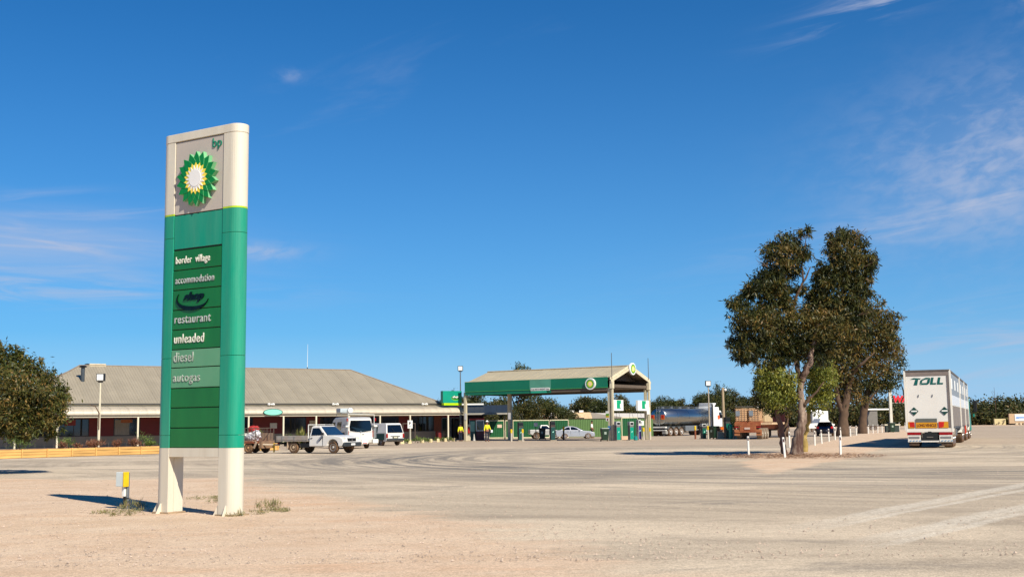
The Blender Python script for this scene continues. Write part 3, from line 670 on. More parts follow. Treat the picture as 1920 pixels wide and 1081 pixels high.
# ------------------------------------------------------------------ fuel canopy
CA = Vector((-4.7, 117.5, 0)); ce = Vector((.824, -.567, 0)); cn = Vector((.567, .824, 0)); CANG = math.atan2(ce.y, ce.x)
def c_at(u, d=0):
    lo, hi = -10.0, 30.0
    for _ in range(40):
        s_ = (lo+hi)/2; q = CA + ce*s_ + cn*d - Vector((0,0,EYE)); uu = 960 + F_PX*q.dot(cr)/q.dot(cf)
        if uu < u: lo = s_
        else: hi = s_
    return s_
def canopy():
    L, D = 16.75, 7.3; zf0, zf1, zr = 4.58, 5.88, 6.98
    t = thing('fuel_canopy', 'open fuel canopy with green fascia, round emblems and gabled cream roof', 'canopy', CA, CANG)
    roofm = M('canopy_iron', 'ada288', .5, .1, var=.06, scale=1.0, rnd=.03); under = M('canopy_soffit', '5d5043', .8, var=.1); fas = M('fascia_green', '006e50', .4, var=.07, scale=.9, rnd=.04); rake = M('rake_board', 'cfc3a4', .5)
    # roof sheets front and back slopes; the left end is cut back as a half hip
    n = 22; w = L/n; 
    for i in range(n):
        a, b = i*w, (i+1)*w; lf = .012*(i % 2)
        mb = MB()
        vs = [(a,.0,zf1-.02+lf),(b-.004,.0,zf1-.02+lf),(b-.004,D/2,zr+lf),(a,D/2,zr+lf)]
        mb.add(vs + [(x,y,z-.03) for x,y,z in vs], [(0,1,2,3),(7,6,5,4),(0,4,5,1),(1,5,6,2),(2,6,7,3),(3,7,4,0)])
        for fr in (.2,.6): mb.box((a+fr*w, D/4, (zf1+zr)/2+lf+.0), (.03, math.hypot(D/2, zr-zf1), .03), 0, 0, rx=math.atan2(zr-zf1, D/2))
        mb.build('roof_sheet', roofm, t)
        mb = MB(); vs = [(a,D,zf1-.02+lf),(b-.004,D,zf1-.02+lf),(b-.004,D/2+.01,zr+lf),(a,D/2+.01,zr+lf)]
        mb.add(vs + [(x,y,z-.03) for x,y,z in vs], [(3,2,1,0),(4,5,6,7),(1,5,4,0),(2,6,5,1),(3,7,6,2),(0,4,7,3)]); mb.build('roof_sheet', roofm, t)
    MB().tube([(0,D/2,zr+.05),(L,D/2,zr+.05)], .08, 6).build('ridge_cap', M('ridge_cream', 'a89b82', .5), t)
    # fascia panels: 1 and 2 plain, 3 faded, 4 and 5 plain
    us = [866, 928, 996, 1036, 1066, 1141]; ss = [c_at(u) for u in us]; ss[0] = -.15; ss[-1] = L-.3
    faded = M('fascia_faded', '52927a', .5, var=.08, scale=1.5, rnd=.02)
    for i in range(5):
        a, b = ss[i], ss[i+1]; 
        MB().bx(a+.008, b-.008, -.16, -.08, zf0+.36, zf1).build('fascia_panel', faded if i == 2 else fas, t, 'faded grey green fascia panel' if i == 2 else None, bevel=.006, segs=1)
        MB().bx(a+.008, b-.008, -.165, -.10, zf0+.315, zf0+.352).build('lime_stripe', M('stripe_lime', '4fae5e', .4), t)
        if i < 3: MB().bx(a+.008, b-.008, -.12, -.05, zf0-.02, zf0+.31).build('lower_panel', M('fascia_lower', '006a4e', .4, var=.06), t, bevel=.005, segs=1)
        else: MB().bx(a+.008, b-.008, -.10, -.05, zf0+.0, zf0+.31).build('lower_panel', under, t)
    MB().bx(-.15, L-.3, -.17, -.07, zf1+.003, zf1+.04).build('capping', M('cap_pale', 'c7cfa8', .5), t)
    MB().bx(ss[2]+.15, ss[3]-.5, -.18, -.13, zf0+.0, zf0+.2).build('hanging_strip', M('strip_teal', '2aa183', .4), t)
    hs_ = MB().bx(ss[2]+.15, ss[3]-.1, -.19, -.170, zf0+.23, zf0+.50).build('height_sign', white, t, bevel=.004, segs=1)
    o = text('lettering', '5.6m MAX HEIGHT 5.6m', .2, M('black_ink', '0d0d0d', .5), hs_, (0,0,0), t=.004, bold=.004)
    xs = [v.co.x for v in o.data.vertices]; sc = (ss[3]-ss[2]-.4)/(max(xs)-min(xs))
    for v in o.data.vertices: v.co.x = ss[2]+.23 + v.co.x*sc; v.co.y += -.191; v.co.z += zf0+.29
    # soffit, frame
    MB().bx(-.1, L-.1, .0, D, zf0+.30, zf0+.36).build('soffit', under, t)
    for x in [L*k/6 for k in range(7)]:
        m = MB(); m.tube([(x if x < L else x-.1,.05,zf1-.08),(x if x < L else x-.1,D/2,zr-.1),(x if x < L else x-.1,D-.05,zf1-.08)], .06, 4); m.build('rafter', M('steel_brown', '5a4c3e', .6), t)
    MB().bx(-.1, L-.05, D, D+.08, zf0, zf1).build('rear_fascia', under, t)
    MB().bx(-.15, -.1, -.05, D, zf0, zf1).build('end_fascia', fas, t)
    # gable rakes
    for (ya, yb) in ((-.25, D/2), (D+.25, D/2)):
        for dx, zz in ((L+.02, .0), (L+.12, -.22)):
            m = MB(); za = zf1-.12+zz; zb = zr+.10+zz
            sg = 1 if ya < yb else -1
            m.add([(dx,ya,za-.16),(dx+.07,ya,za-.16),(dx+.07,ya,za+.06),(dx,ya,za+.06),(dx,yb-.0*sg,zb-.16),(dx+.07,yb,zb-.16),(dx+.07,yb,zb+.06),(dx,yb,zb+.06)], [(0,1,2,3),(7,6,5,4),(0,4,5,1),(1,5,6,2),(2,6,7,3),(3,7,4,0)]); m.build('rake_board', rake, t)
    MB().bx(L-.04, L+.02, .0, D, zf0+.34, zf0+.62).build('gable_beam', under, t)
    MB().plate([(.3,zf1-.25),(D-.3,zf1-.25),(D/2,zr-.25)], (L-1.2,0,0), (0,1,0), (0,0,1), .03).build('gable_lining', under, t)
    # posts
    pm = M('post_cream', 'bdb295', .5, var=.07, scale=2)
    for u, d in ((873, 0), (955, 3.4), (1144, 0)):
        s_ = c_at(u, d+.05) if u != 1144 else L-.25
        MB().bx(s_-.13, s_+.13, d-.05, d+.20, 0, zf0+.28).build('post', pm, t, bevel=.01, segs=1)
    for x in (.4, L-.25): MB().bx(x-.12, x+.12, D-.25, D, 0, zf0+.28).build('post', pm, t, bevel=.01, segs=1)
    for x, y in ((L+.12, -.02), (L+.12, D-.1)):
        MB().bx(x-.10, x+.08, y-.1, y+.12, 0, 5.3).build('corner_post', pm, t, bevel=.01, segs=1)
        MB().bx(x-.18, x+.14, y-.16, y+.16, 4.8, 5.5).build('head_bracket', rake, t, bevel=.01, segs=1)
        MB().tube([(x,y,5.4),(x,y,8.1 if y < 1 else 7.9)], [.035,.028], 6).build('mast', M('mast_grey', '55524c', .5, .3), t)
    # round emblems
    def disc(o, ex, ey, r, lab):
        e = MB().plate(circle(r, 28), o, ex, ey, .18).build('emblem_disc', M('sign_white', 'e6e6e0', .4, var=.02), t, lab, bevel=.02)
        ez = Vector(ex).cross(Vector(ey)); h = helios(e, Vector(o)+ez*.181, ex, ey, r*.86, .006, False, M('emblem_cream', 'f5d9a0', .4, var=.03), True)  # emblem centre and inner star in plain cream
    disc((c_at(1110, -.2), -.17, 5.28), (1,0,0), (0,0,1), .55, 'round emblem on the front fascia')
    disc((L+.2, D/2, 6.72), (0,1,0), (0,0,1), .58, 'round emblem on the gable')
    # price cabinets hanging between the right posts
    for y0, y1 in ((.05, 2.0), (D-2.5, D-.2)):
        cb = MB().bx(L-.1, L+.15, y0+.1, y1, 2.75, 3.75).build('price_cabinet', M('sign_white'), t, bevel=.02)
        ym = (y0+y1)/2; MB().bx(L+.151, L+.165, ym-.3, ym+.5, 2.95, 3.72).build('green_panel', M('cab_green', '009a68', .35), cb)
        MB().bx(L+.166, L+.175, ym+.3, ym+.5, 3.0, 3.4).build('grade_label', white, cb)
    # hazard and card notices on the front right post
    sx = L-.25
    for z, h, c in ((2.62, .22, 'd9d9d0'), (2.38, .22, '5a8f1c'), (2.2, .15, 'c9a32a'), (1.95, .3, 'd9d9d0'), (1.15, .4, '3f77a8')):
        MB().bx(sx-.35 if z > 1.5 else sx-.15, sx-.02 if z > 1.5 else sx+.12, -.075, -.055, z-h/2, z+h/2).build('notice', M('n_'+c, c, .5, var=.2, scale=10), t)
    MB().bx(sx-.22, sx-.08, -.082, -.076, 1.85, 2.03).build('notice_mark', M('dark_red', '6b1420', .5), t)
    for u in (873, 955):
        s_ = c_at(u, .05); MB().bx(s_-.02 if u == 873 else s_-.02, s_+.26, -.08, -.06, 2.1, 2.75).build('notice', M('card_white', 'cfcac4', .5, var=.1, scale=12), t)
canopy()
# ------------------------------------------------------------------ fence of ribbed steel panels and its gates behind the pumps
def fence():
    dkg = M('fence_green_gate', '1f5a34', .45, var=.06, rnd=.05); ltg = M('fence_green', '5d7c46', .5, var=.06, rnd=.05); frm = M('gate_frame_cream', 'd6cdab', .5)
    def ribbed(parent, x0, x1, z0, z1, m, y=0):
        mb = MB(); n = max(2, round((x1-x0)/.19)); w = (x1-x0)/n
        for i in range(n):
            a = x0+i*w; prof = [(a,0),(a+w*.35,0),(a+w*.45,-.045),(a+w*.9,-.045),(a+w,0)]
            for (p, q) in zip(prof, prof[1:]): mb.add([(p[0],y+p[1],z0),(q[0],y+q[1],z0),(q[0],y+q[1],z1),(p[0],y+p[1],z1)], [(0,1,2,3)])
        return mb.build('fence_panel', m, parent)
    # dark green gates with cream frames (in line with the canopy's back)
    a, b = gp(917, 131), gp(1068, 131); ang = math.atan2((b-a).y, (b-a).x)
    Lg = (b-a).length
    xs = [0, 1.9, 2.0, 2.2]
    seg = [(0, (946-917)/151*Lg), ((948-917)/151*Lg, (961-917)/151*Lg), ((962-917)/151*Lg, (1031-917)/151*Lg), ((1032-917)/151*Lg, (1067-917)/151*Lg)]
    for i, (x0, x1) in enumerate(seg):
        lab = ['dark green ribbed gate in a cream frame behind the man in the white hat', 'narrow dark green gate leaf behind the shaded canopy post', 'wide dark green ribbed gate behind the shaded pumps', 'dark green ribbed gate leaf behind the rear of the silver car'][i]
        t = thing('yard_gate', lab, 'gate', a + (b-a).normalized()*x0, ang, 'framed green yard gates'); w = x1-x0-.03
        ribbed(t, .06, w-.06, .18, 1.98, dkg)
        MB().bx(0, w, -.04, .04, 1.985, 2.08).build('top_rail', frm, t); MB().bx(0, w, -.04, .04, .08, .175).build('bottom_rail', frm, t)
        for x in (0, w-.055): MB().bx(x, x+.055, -.04, .04, .178, 1.982).build('stile', frm, t)
        if i == 0: MB().bx(w*.55, w*.85, -.07, -.055, 1.25, 1.6).build('notice', M('notice_pink', 'd2b9a4', .6, var=.2, scale=20), t)
    t = thing('boundary_fence', 'pale green ribbed steel boundary fence behind the silver car', 'fence', b, ang); x = 0
    e = gp(1225, 131); Lf = (e-b).length; 
    while x < Lf:
        ribbed(t, x+.03, min(x+2.35, Lf), .1, 2.05, ltg); MB().bx(x-.02, x+.028, -.06, .03, 0, 2.08).build('fence_post', ltg, t); x += 2.37
    MB().bx(0, Lf, -.03, .02, 2.055, 2.1).build('top_rail', M('rail_dark', '3d4a30', .5), t)
    # second framed gate on the right, between the right-hand pumps
    a2 = gp(1166, 124); t = thing('yard_gate', 'dark green gate in a tall cream frame between the two right-hand pumps', 'gate', a2, ang, 'framed green yard gates'); w = 1.75
    ribbed(t, .08, w-.08, .18, 2.1, dkg); MB().bx(0, w, -.04, .04, 2.11, 2.22).build('top_rail', frm, t); MB().bx(0, w, -.04, .04, .08, .17).build('bottom_rail', frm, t)
    for x in (0, w-.07): MB().bx(x, x+.07, -.04, .04, .172, 2.108).build('stile', frm, t)
    # short run right of the canopy
fence()
# lean-to shed beside the shop, with its roof sheets
def leanto():
    a = gp(868, 126); b = gp(952, 126); ang = 0; L = (b-a).length
    t = thing('lean_to_shed', 'open lean-to with a dark slate roof between the shop and the canopy', 'shed', a, 0)
    sl_ = M('slate_iron', '2c3338', .5, .2, var=.08, rnd=.06); n = 8; w = L/n
    for i in range(n): MB().add([(i*w,0,2.85),((i+1)*w-.01,0,2.85),((i+1)*w-.01,3.5,3.75),(i*w,3.5,3.75),(i*w,0,2.82),((i+1)*w-.01,0,2.82),((i+1)*w-.01,3.5,3.72),(i*w,3.5,3.72)], [(0,1,2,3),(7,6,5,4),(0,4,5,1),(1,5,6,2),(2,6,7,3),(3,7,4,0)]).build('roof_sheet', sl_, t)
    MB().bx(-.1, L, -.08, .0, 2.68, 2.86).build('fascia', M('fascia_grey', '9a958a', .5), t)
    MB().bx(-.3, 2.2, 2.8, 3.2, 3.78, 3.95).build('ridge_flashing', white, t)
    for x in (.3, L-.3): MB().bx(x-.05, x+.05, .05, .15, 0, 2.68).build('post', dark, t)
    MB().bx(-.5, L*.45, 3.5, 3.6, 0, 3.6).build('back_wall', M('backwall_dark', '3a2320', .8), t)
    # drinks and ice cabinets under it
    p = gp(900, 121); c = thing('ice_freezer', 'white glass-fronted cabinet with red header on a maroon base under the lean-to', 'freezer', p, R(6))
    MB().bx(-.42, .42, -.35, .35, .0, .95).build('base_cabinet', M('maroon', '571522', .5, var=.2), c, bevel=.01)
    d = MB().bx(-.42, -.34, -.38, .35, .955, 2.1).bx(.34, .42, -.38, .35, .955, 2.1).bx(-.338, .338, -.38, .35, .955, 1.05).bx(-.338, .338, -.38, .35, 2.0, 2.1).bx(-.338, .338, .3, .35, 1.052, 1.998).build('door_frame', white, c)
    MB().bx(-.337, .337, -.2, -.19, 1.053, 1.997).build('pane', glass, d); MB().bx(-.5, .45, -.42, .35, 2.105, 2.25).build('header', M('red_header', 'a51d14', .5), c)
    p = gp(886, 121.5); c = thing('drinks_fridge', 'narrow teal upright fridge beside the canopy post, under the red header', 'fridge', p, R(6))
    MB().bx(-.3, .3, -.3, .3, .03, 2.08).build('body', M('fridge_teal', '1e5a4e', .4), c, bevel=.02); MB().bx(-.22, .22, -.315, -.302, .9, 1.95).build('door_glass', M('pale_mint_glass', '7ab5a3', .15), c)
    MB().bx(-.32, .32, -.33, .3, 2.085, 2.25).build('header', M('red_header'), c)
leanto()
# houses beyond the fence
def far_house(label, u0, u1, Y, ze, zr, rc, wc, gable_r=True):
    a, b = gp(u0, Y), gp(u1, Y); L = (b-a).length; t = thing('far_house', label, 'house', a, 0)
    MB().bx(0, L, 0, 7, 0, ze).build('wall', M('hw'+wc, wc, .8), t)
    n = 10; w = L/n
    for i in range(n): MB().add([(i*w,-.5,ze),((i+1)*w-.01,-.5,ze),((i+1)*w-.01,3.5,zr),(i*w,3.5,zr)], [(0,1,2,3)]).build('roof_sheet', M('hr'+rc, rc, .6, rnd=.04), t)
    MB().add([(0,7.5,ze),(L,7.5,ze),(L,3.5,zr),(0,3.5,zr)], [(3,2,1,0)]).build('roof_slope', M('hr'+rc), t)
    MB().add([(L,-.5,ze),(L,7.5,ze),(L,3.5,zr-.02)], [(0,1,2)]).build('gable', M('gable_grey', '8d8272', .8), t)
    MB().add([(L,-.5,ze),(L+5.5,2.5,ze),(L,3.5,zr-.02)], [(0,1,2)]).build('hip_slope', M('gable_grey'), t)
    MB().bx(L*.6, L*.78, -.56, -.51, ze-.0, ze+.12).build('roof_vent', dark, t)
    for x in (L*.5, L*.75): MB().box((x, 3.3, zr+.15), (.6, .5, .3)).build('roof_ventilator', white, t)
far_house('low house with a cream iron roof seen over the fence behind the silver car', 1040, 1111, 165, 2.3, 3.2, 'd9b98c', '8d7c6a')
def far_shed():
    a = gp(1118, 172); t = thing('far_shed', 'long low shed with a white iron roof behind the right canopy post', 'shed', a, 0)
    MB().bx(0, 8, 0, 5, 0, 2.35).build('wall', M('shadewall', '4a3f36', .9), t)
    MB().add([(-.6,-1,2.55),(8.3,-1,2.30),(8.3,5,3.0),(-1.2,5,3.2)], [(0,1,2,3)]).build('roof', M('white_roof', 'd8cfc0', .5), t)
    a = gp(1000, 178); t = thing('far_shed', 'pale roofed outbuilding half hidden by foliage left of the cream-roofed house', 'shed', a, 0)
    MB().bx(0, 3.4, 0, 5, 0, 2.6).build('wall', M('pale_wall', 'b9b2a4', .8), t); MB().add([(-.3,-.4,2.6),(3.7,-.4,2.6),(3.4,2.5,3.6),(0,2.5,3.6)], [(0,1,2,3)]).build('roof', M('white_roof'), t)
far_shed()
# ------------------------------------------------------------------ vehicles (x forward, y left, z up)
def wheel(parent, x, y, r, w, rim=.62, rimmat=None, spokes=0, tyre=None, side=None, hub=None):
    side = side if side is not None else (1 if y > 0 else -1)
    h = w/2
    t = MB().lathe([(r*.60,-h*.8),(r*.80,-h),(r*.95,-h*.92),(r,-h*.6),(r,h*.6),(r*.95,h*.92),(r*.80,h),(r*.60,h*.8)], (0,0,0), 'Y', 24).build('wheel', tyre or rubber, parent, smooth=False, loc=(x, y, r))
    m = MB(); s = side
    if spokes:
        m.lathe([(r*rim,h*.55*s),(r*rim,h*.98*s),(r*rim*.90,h*.98*s),(r*rim*.88,h*.5*s)] if s > 0 else [(r*rim*.88,-h*.5),(r*rim*.90,-h*.98),(r*rim,-h*.98),(r*rim,-h*.55)], axis='Y', n=20)
        for k in range(spokes):
            a = 2*math.pi*k/spokes; m.box((math.cos(a)*r*rim*.5, h*.85*s, math.sin(a)*r*rim*.5), (r*rim*.95, .03, r*.15), 0, 0, ry=-a)
        m.lathe([(r*.14,h*.7*s),(r*.12,h*.98*s)] if s > 0 else [(r*.12,-h*.98),(r*.14,-h*.7)], axis='Y', n=10)
    else:
        pr = [(r*rim,.5),(r*rim,.96),(r*rim*.88,.90),(r*rim*.80,.55),(r*rim*.5,.50),(r*rim*.42,.80),(r*rim*.3,1.05),(r*.05,1.08)]
        pr = [(a, b*h*s) for a, b in pr]; m.lathe(pr if s > 0 else pr[::-1], axis='Y', n=20)
    m.build('rim', rimmat or galv, t)
    if spokes: MB().lathe([(r*rim*.88,h*.3*s),(r*rim*.88,h*.5*s)] if s > 0 else [(r*rim*.88,-h*.5),(r*rim*.88,-h*.3)], axis='Y', n=20).build('brake_shadow', dark, t)
    return t
def arch(cx, r, z0, n=8):            # points of a wheel arch from rear to front, cut into the sill line z0
    a0 = math.asin(min(.99, z0/ r)) if z0 < r else 0
    return [(cx - r*math.cos(R(a)), z0 + (r)*math.sin(R(a))) for a in [180*i/n for i in range(n+1)]]
def side_pane(mb, pts, hw, off=.012, sgn=0, th=.01):
    for s in ((1, -1) if sgn == 0 else (sgn,)):
        n = len(pts); vs = [(x, s*(hw(z)+off), z) for x, z in pts] + [(x, s*(hw(z)+off-th), z) for x, z in pts]
        f = tuple(range(n)); b = tuple(range(n, 2*n))[::-1]; sd = [(i, (i+1)%n+0, (i+1)%n+n, i+n) for i in range(n)]
        if s > 0: f, b = f[::-1], b[::-1]
        mb.add(vs, [f, b] + [q[::-1] for q in sd])
    return mb
def bodywork(t, lower, wl, green, wb, wt, paint, bev=.05, cav=None):
    MB().prism(lower, wl, wl*.985).build('body', paint, t, bevel=bev, segs=3, smooth=False)
    zs = [p[1] for p in green]; MB().prism(green, wb, wt, min(zs), max(zs)).build('cabin', paint, t, bevel=bev*.9, segs=3)
    return lambda z: wb + (wt-wb)*(z-min(zs))/(max(zs)-min(zs))
def screen(t, p0, p1, w0, w1, name='windscreen', off=.02, m=None):
    (x0, z0), (x1, z1) = p0, p1; d = Vector((x1-x0, 0, z1-z0)).normalized(); nn = Vector((d.z, 0, -d.x)) * (1 if off > 0 else -1); o = abs(off)
    a = [Vector((x0, w0, z0)), Vector((x0, -w0, z0)), Vector((x1, -w1, z1)), Vector((x1, w1, z1))]
    vs = [p + nn*o for p in a] + [p - nn*.03 for p in a]
    f = [(0,1,2,3),(7,6,5,4),(0,4,5,1),(1,5,6,2),(2,6,7,3),(3,7,4,0)]
    if off < 0: f = [q[::-1] for q in f]
    return MB().add(vs, f).build(name, m or glass, t)
vwhite = M('vehicle_white', 'd6d5cf', .28, var=.04, dust=.2, scale=3); 
def mirror(t, x, y, z, m=black, s=.16):
    sg = 1 if y > 0 else -1; MB().box((x, y+sg*.1, z), (.1, .2, s)).build('mirror', m, t, bevel=.02)
# ---- the white tray-back ute
def ute():
    a = gp(566, 72.4); ang = R(-30); mid = a
    t = thing('utility_truck', 'white single cab utility with a grey drop-side tray in front of the vans', 'ute', mid, ang)
    L = 3.09; r = .36
    # local x = 0 rear axle, 3.09 front axle
    low = [(1.28,.42),(1.28,1.02)] + [(2.55,1.08),(3.15,1.07),(3.62,.98),(3.85,.86),(3.90,.62),(3.78,.42)] + [(x, z) for x, z in reversed(arch(L, .43, .42))]
    hw = bodywork(t, low, .86, [(1.30,1.03),(1.38,1.60),(1.50,1.66),(2.00,1.65),(2.62,1.06)], .84, .70, vwhite, .04)
    g = MB(); side_pane(g, [(1.43,1.08),(1.47,1.52),(1.98,1.53),(2.40,1.10)], hw); g.build('side_glass', glass, t)
    screen(t, (2.66,1.10), (2.06,1.60), .76, .66, 'windscreen', .012, M('blue_glass', '1b3550', .05, spec=.9)); screen(t, (1.31,1.15), (1.39,1.52), .66, .6, 'rear_glass', -.012)
    MB().bx(1.285,1.30,-.87,.87,.45,1.0).bx(2.33,2.345,-.872,.872,.45,1.04).build('door_seam', dark, t)
    for s in (1,-1): MB().box((1.47, s*.87, .92), (.14,.03,.03)).build('door_handle', dark, t)
    MB().bx(3.60,3.98,-.84,.84,.40,.66).build('bumper', M('dark_bumper', '2b3033', .5), t, bevel=.06, segs=3)
    MB().bx(3.82,3.90,-.40,.40,.70,.90).build('grille', M('grille_dark', '1b1d1f', .3, .3), t, bevel=.02)
    MB().plate(circle(.07,14,.05), (3.905,0,.80), (0,1,0), (0,0,1), .01).build('grille_badge', chrome, t)
    for s in (1,-1):
        MB().box((3.70, s*.66, .86), (.30,.26,.17), -.25*s).build('headlight', M('headlight_lens', 'c9c5b4', .1, spec=.8), t, bevel=.04)
        MB().bx(3.70,3.74,s*.40-.1,s*.40+.1,.44,.47).build('lower_grille', dark, t)
    MB().bx(3.98,3.995,-.19,.19,.48,.59).build('number_plate', white, t)
    fl = MB(); 
    for x in (L-.0,): fl.plate([(x-.48,.30),(x-.40,.30),(x-.42,.62),(x-.46,.62)], (0,.80,0), (1,0,0), (0,0,1), .0, back=.05)
    fl.build('mud_flap', M('flap_tan', 'a58f78', .8), t)
    mirror(t, 2.42, .90, 1.16, dark); mirror(t, 2.42, -.90, 1.16, dark)
    # dark decal stripe on the door
    for s in (1,-1): MB().plate([(2.02,.72),(2.10,.72),(2.42,1.02),(2.30,1.02)], (0,s*.873,0), (1,0,0), (0,0,1), .004 if s < 0 else .0, back=0 if s < 0 else .004).build('decal', M('decal_grey', '4d5668', .4), t)
    # chassis, tray with four side panels and headboard
    MB().bx(-1.1,1.30,-.42,-.30,.42,.56).bx(-1.1,1.30,.30,.42,.42,.56).build('chassis', dark, t)
    MB().bx(.4,1.2,-.75,-.45,.35,.62).build('tool_box', black, t, bevel=.02); MB().bx(.5,1.15,.45,.75,.35,.62).build('fuel_tank', black, t, bevel=.05)
    tr = M('tray_steel', '98958e', .6, .3, dust=.35, scale=4)
    MB().bx(-1.28,1.22,-.90,.90,.72,.80).build('tray_floor', tr, t, bevel=.01)
    for s in (-1,1):
        for (x0,x1) in ((-1.28,-.80),(-.79,.16),(.17,1.22)):
            MB().bx(x0+.01,x1-.01,s*.90-.02,s*.90+.02,.805,1.06).build('drop_side', tr, t, bevel=.008, segs=1)
        for x in (-.795,.165): MB().bx(x-.02,x+.02,s*.925-.015,s*.925+.015,.73,1.05).build('latch', galv, t)
    MB().bx(-1.31,-1.27,-.9,.9,.72,1.06).build('tailgate', tr, t, bevel=.008)
    hb = MB(); hb.tube([(1.16,-.78,.82),(1.16,-.78,1.72),(1.16,.78,1.72),(1.16,.78,.82)], .035, 6); hb.build('headboard', M('rack_white','d8d6cc',.5), t)
    MB().tube([(1.16,-.78,1.72),(1.95,-.62,1.72)], .025, 6).tube([(1.16,.78,1.72),(1.95,.62,1.72)], .025, 6).build('roof_rack', M('rack_white'), t)
    MB().bx(1.02,1.14,-.4,.4,.98,1.0).build('bracket', M('rack_white'), t)
    rim = M('rim_tan', 'a8957c', .6, .2)
    for x in (0, L):
        for y in (.72, -.72): wheel(t, x, y, r, .22, .6, rim if x == 0 else M('rim_silver','a3a09a',.4,.5))
    for s in (-1, 1):
        MB().box((-.42,s*.74,.52),(.03,.3,.42)).build('mud_flap', M('flap_tan'), t)
        MB().tube([(.36,s*.72,.72),(.52,s*.72,.42)], .035, 6).build('guard_stay', M('flap_tan'), t)
    MB().box((-1.25,.0,.60),(.08,1.3,.12)).build('rear_bar', dark, t)
    for s in (-1,1): MB().box((-1.30,s*.6,.60),(.05,.3,.1)).build('tail_light', red_l, t)
    return t
UTE = ute()
# ---- the caged box trailer with rubbish
def box_trailer():
    a = gp(474, 74.0); t = thing('cage_trailer', 'rusty tandem trailer with a wire mesh cage, half hidden by the pylon sign', 'trailer', a, UTE.rotation_euler.z)
    rust = M('rusty_steel', '7a3a26', .75, .2, var=.25, dust=.3, scale=3); tan = M('trailer_side', '8d7a68', .7, var=.2, dust=.4, scale=3)
    MB().bx(-2.1,1.0,-.85,.85,.62,.72).build('deck', rust, t)
    MB().bx(-2.1,1.0,-.87,-.83,.72,.80).bx(-2.1,1.0,.83,.87,.72,.80).build('side_board', tan, t)
    c = MB(); n = 11
    for s in (-1, 1):
        for i in range(n):
            x = -2.08 + i*3.06/(n-1); c.box((x, s*.85, 1.18), (.022,.02,.76))
        for z in (.9,1.05,1.2,1.35,1.56): c.box((-.55, s*.85, z), (3.06,.018,.02 if z < 1.5 else .04))
    for y in np.linspace(-.8,.8,7): c.box((.98,y,1.18),(.02,.02,.76)); c.box((-2.08,y,1.18),(.02,.02,.76))
    c.box((.98,0,1.56),(.03,1.7,.04)); c.box((-2.08,0,1.56),(.03,1.7,.04))
    o = c.build('wire_cage', M('cage_wire', '6d5f52', .6, .5), t, kind='stuff')
    MB().bx(-2.0,.95,.76,.78,.75,1.25).build('far_panel', tan, t)
    MB().bx(1.02,1.28,-.6,.6,.30,.75).build('tool_box', M('toolbox_tan', '6f5a48', .8, dust=.4), t, bevel=.02)
    MB().tube([(1.0,.6,.55),(2.2,0,.50)], .05, 6).tube([(1.0,-.6,.55),(2.2,0,.50)], .05, 6).build('drawbar', M('drawbar_pale', 'b8a890', .7), t)
    MB().tube([(1.9,-.16,.05),(1.9,-.16,.62)], .05, 8).build('jockey_wheel', M('jockey_yellow','c9a51a',.6), t)
    for x in (-.45, .42):
        for s in (1,-1): wheel(t, x-.05, s*.76, .34, .2, .62, M('rim_dusty', 'a07a50', .7))
    for s in (-1,1): MB().add([(-.95,s*.68,.62),(-.95,s*.9,.62),(.9,s*.9,.62),(.9,s*.68,.62),(-.8,s*.68,.76),(-.8,s*.9,.76),(.75,s*.9,.76),(.75,s*.68,.76)], [(4,5,6,7),(3,2,1,0),(0,1,5,4),(1,2,6,5),(2,3,7,6),(3,0,4,7)]).build('mudguard', rust, t)
    MB().box((.98,-.86,.52),(.12,.05,.45), ry=.5).build('guard_stay', M('flap_tan'), t)
    rt = t.rotation_euler.z; Mx = Matrix.Translation(a) @ Matrix.Rotation(rt, 4, 'Z')
    rn = random.Random(3)
    def sack(p, sc, m, lab, nm='rubbish_bag'):
        bm = bmesh.new(); bmesh.ops.create_icosphere(bm, subdivisions=3, radius=1)
        for v in bm.verts:
            k = 1 + .16*math.sin(v.co.x*5+p[0]*9)*math.cos(v.co.y*6+v.co.z*4) + .06*math.sin(17*v.co.z+9*v.co.x)
            v.co = Vector((v.co.x*sc[0]*k, v.co.y*sc[1]*k, max(-.75, v.co.z)*sc[2]*k))
        me = bpy.data.meshes.new(nm); bm.to_mesh(me); bm.free(); me.materials.append(m); o = bpy.data.objects.new(nm, me); C.objects.link(o); o.location = Mx @ Vector(p); o.rotation_euler = (0,0,rt+rn.random()); tag(o, lab, 'bag')
    wb = M('bag_white', 'd5d2d2', .5, var=.15, scale=3)
    sack((.30,-.3,1.0), (.50,.4,.30), wb, 'large crumpled white rubbish bag at the front of the caged trailer')
    sack((.62,-.35,1.2), (.25,.3,.25), wb, 'small white rubbish bag against the front mesh of the caged trailer')
    sack((-.35,-.3,.98), (.40,.4,.26), M('bag_pale_green', 'c3c6b4', .5, var=.15), 'pale greenish rubbish bag in the middle of the caged trailer')
    sack((-.95,-.2,1.05), (.45,.4,.32), M('bag_grey', '9f9a92', .6, var=.2), 'grey rubbish bag at the rear of the caged trailer')
    sack((.15,-.1,1.48), (.36,.3,.24), M('red_cloth', '9c2420', .7, var=.15), 'red cloth bundle lying on top of the rubbish in the caged trailer', 'red_bundle')
box_trailer()
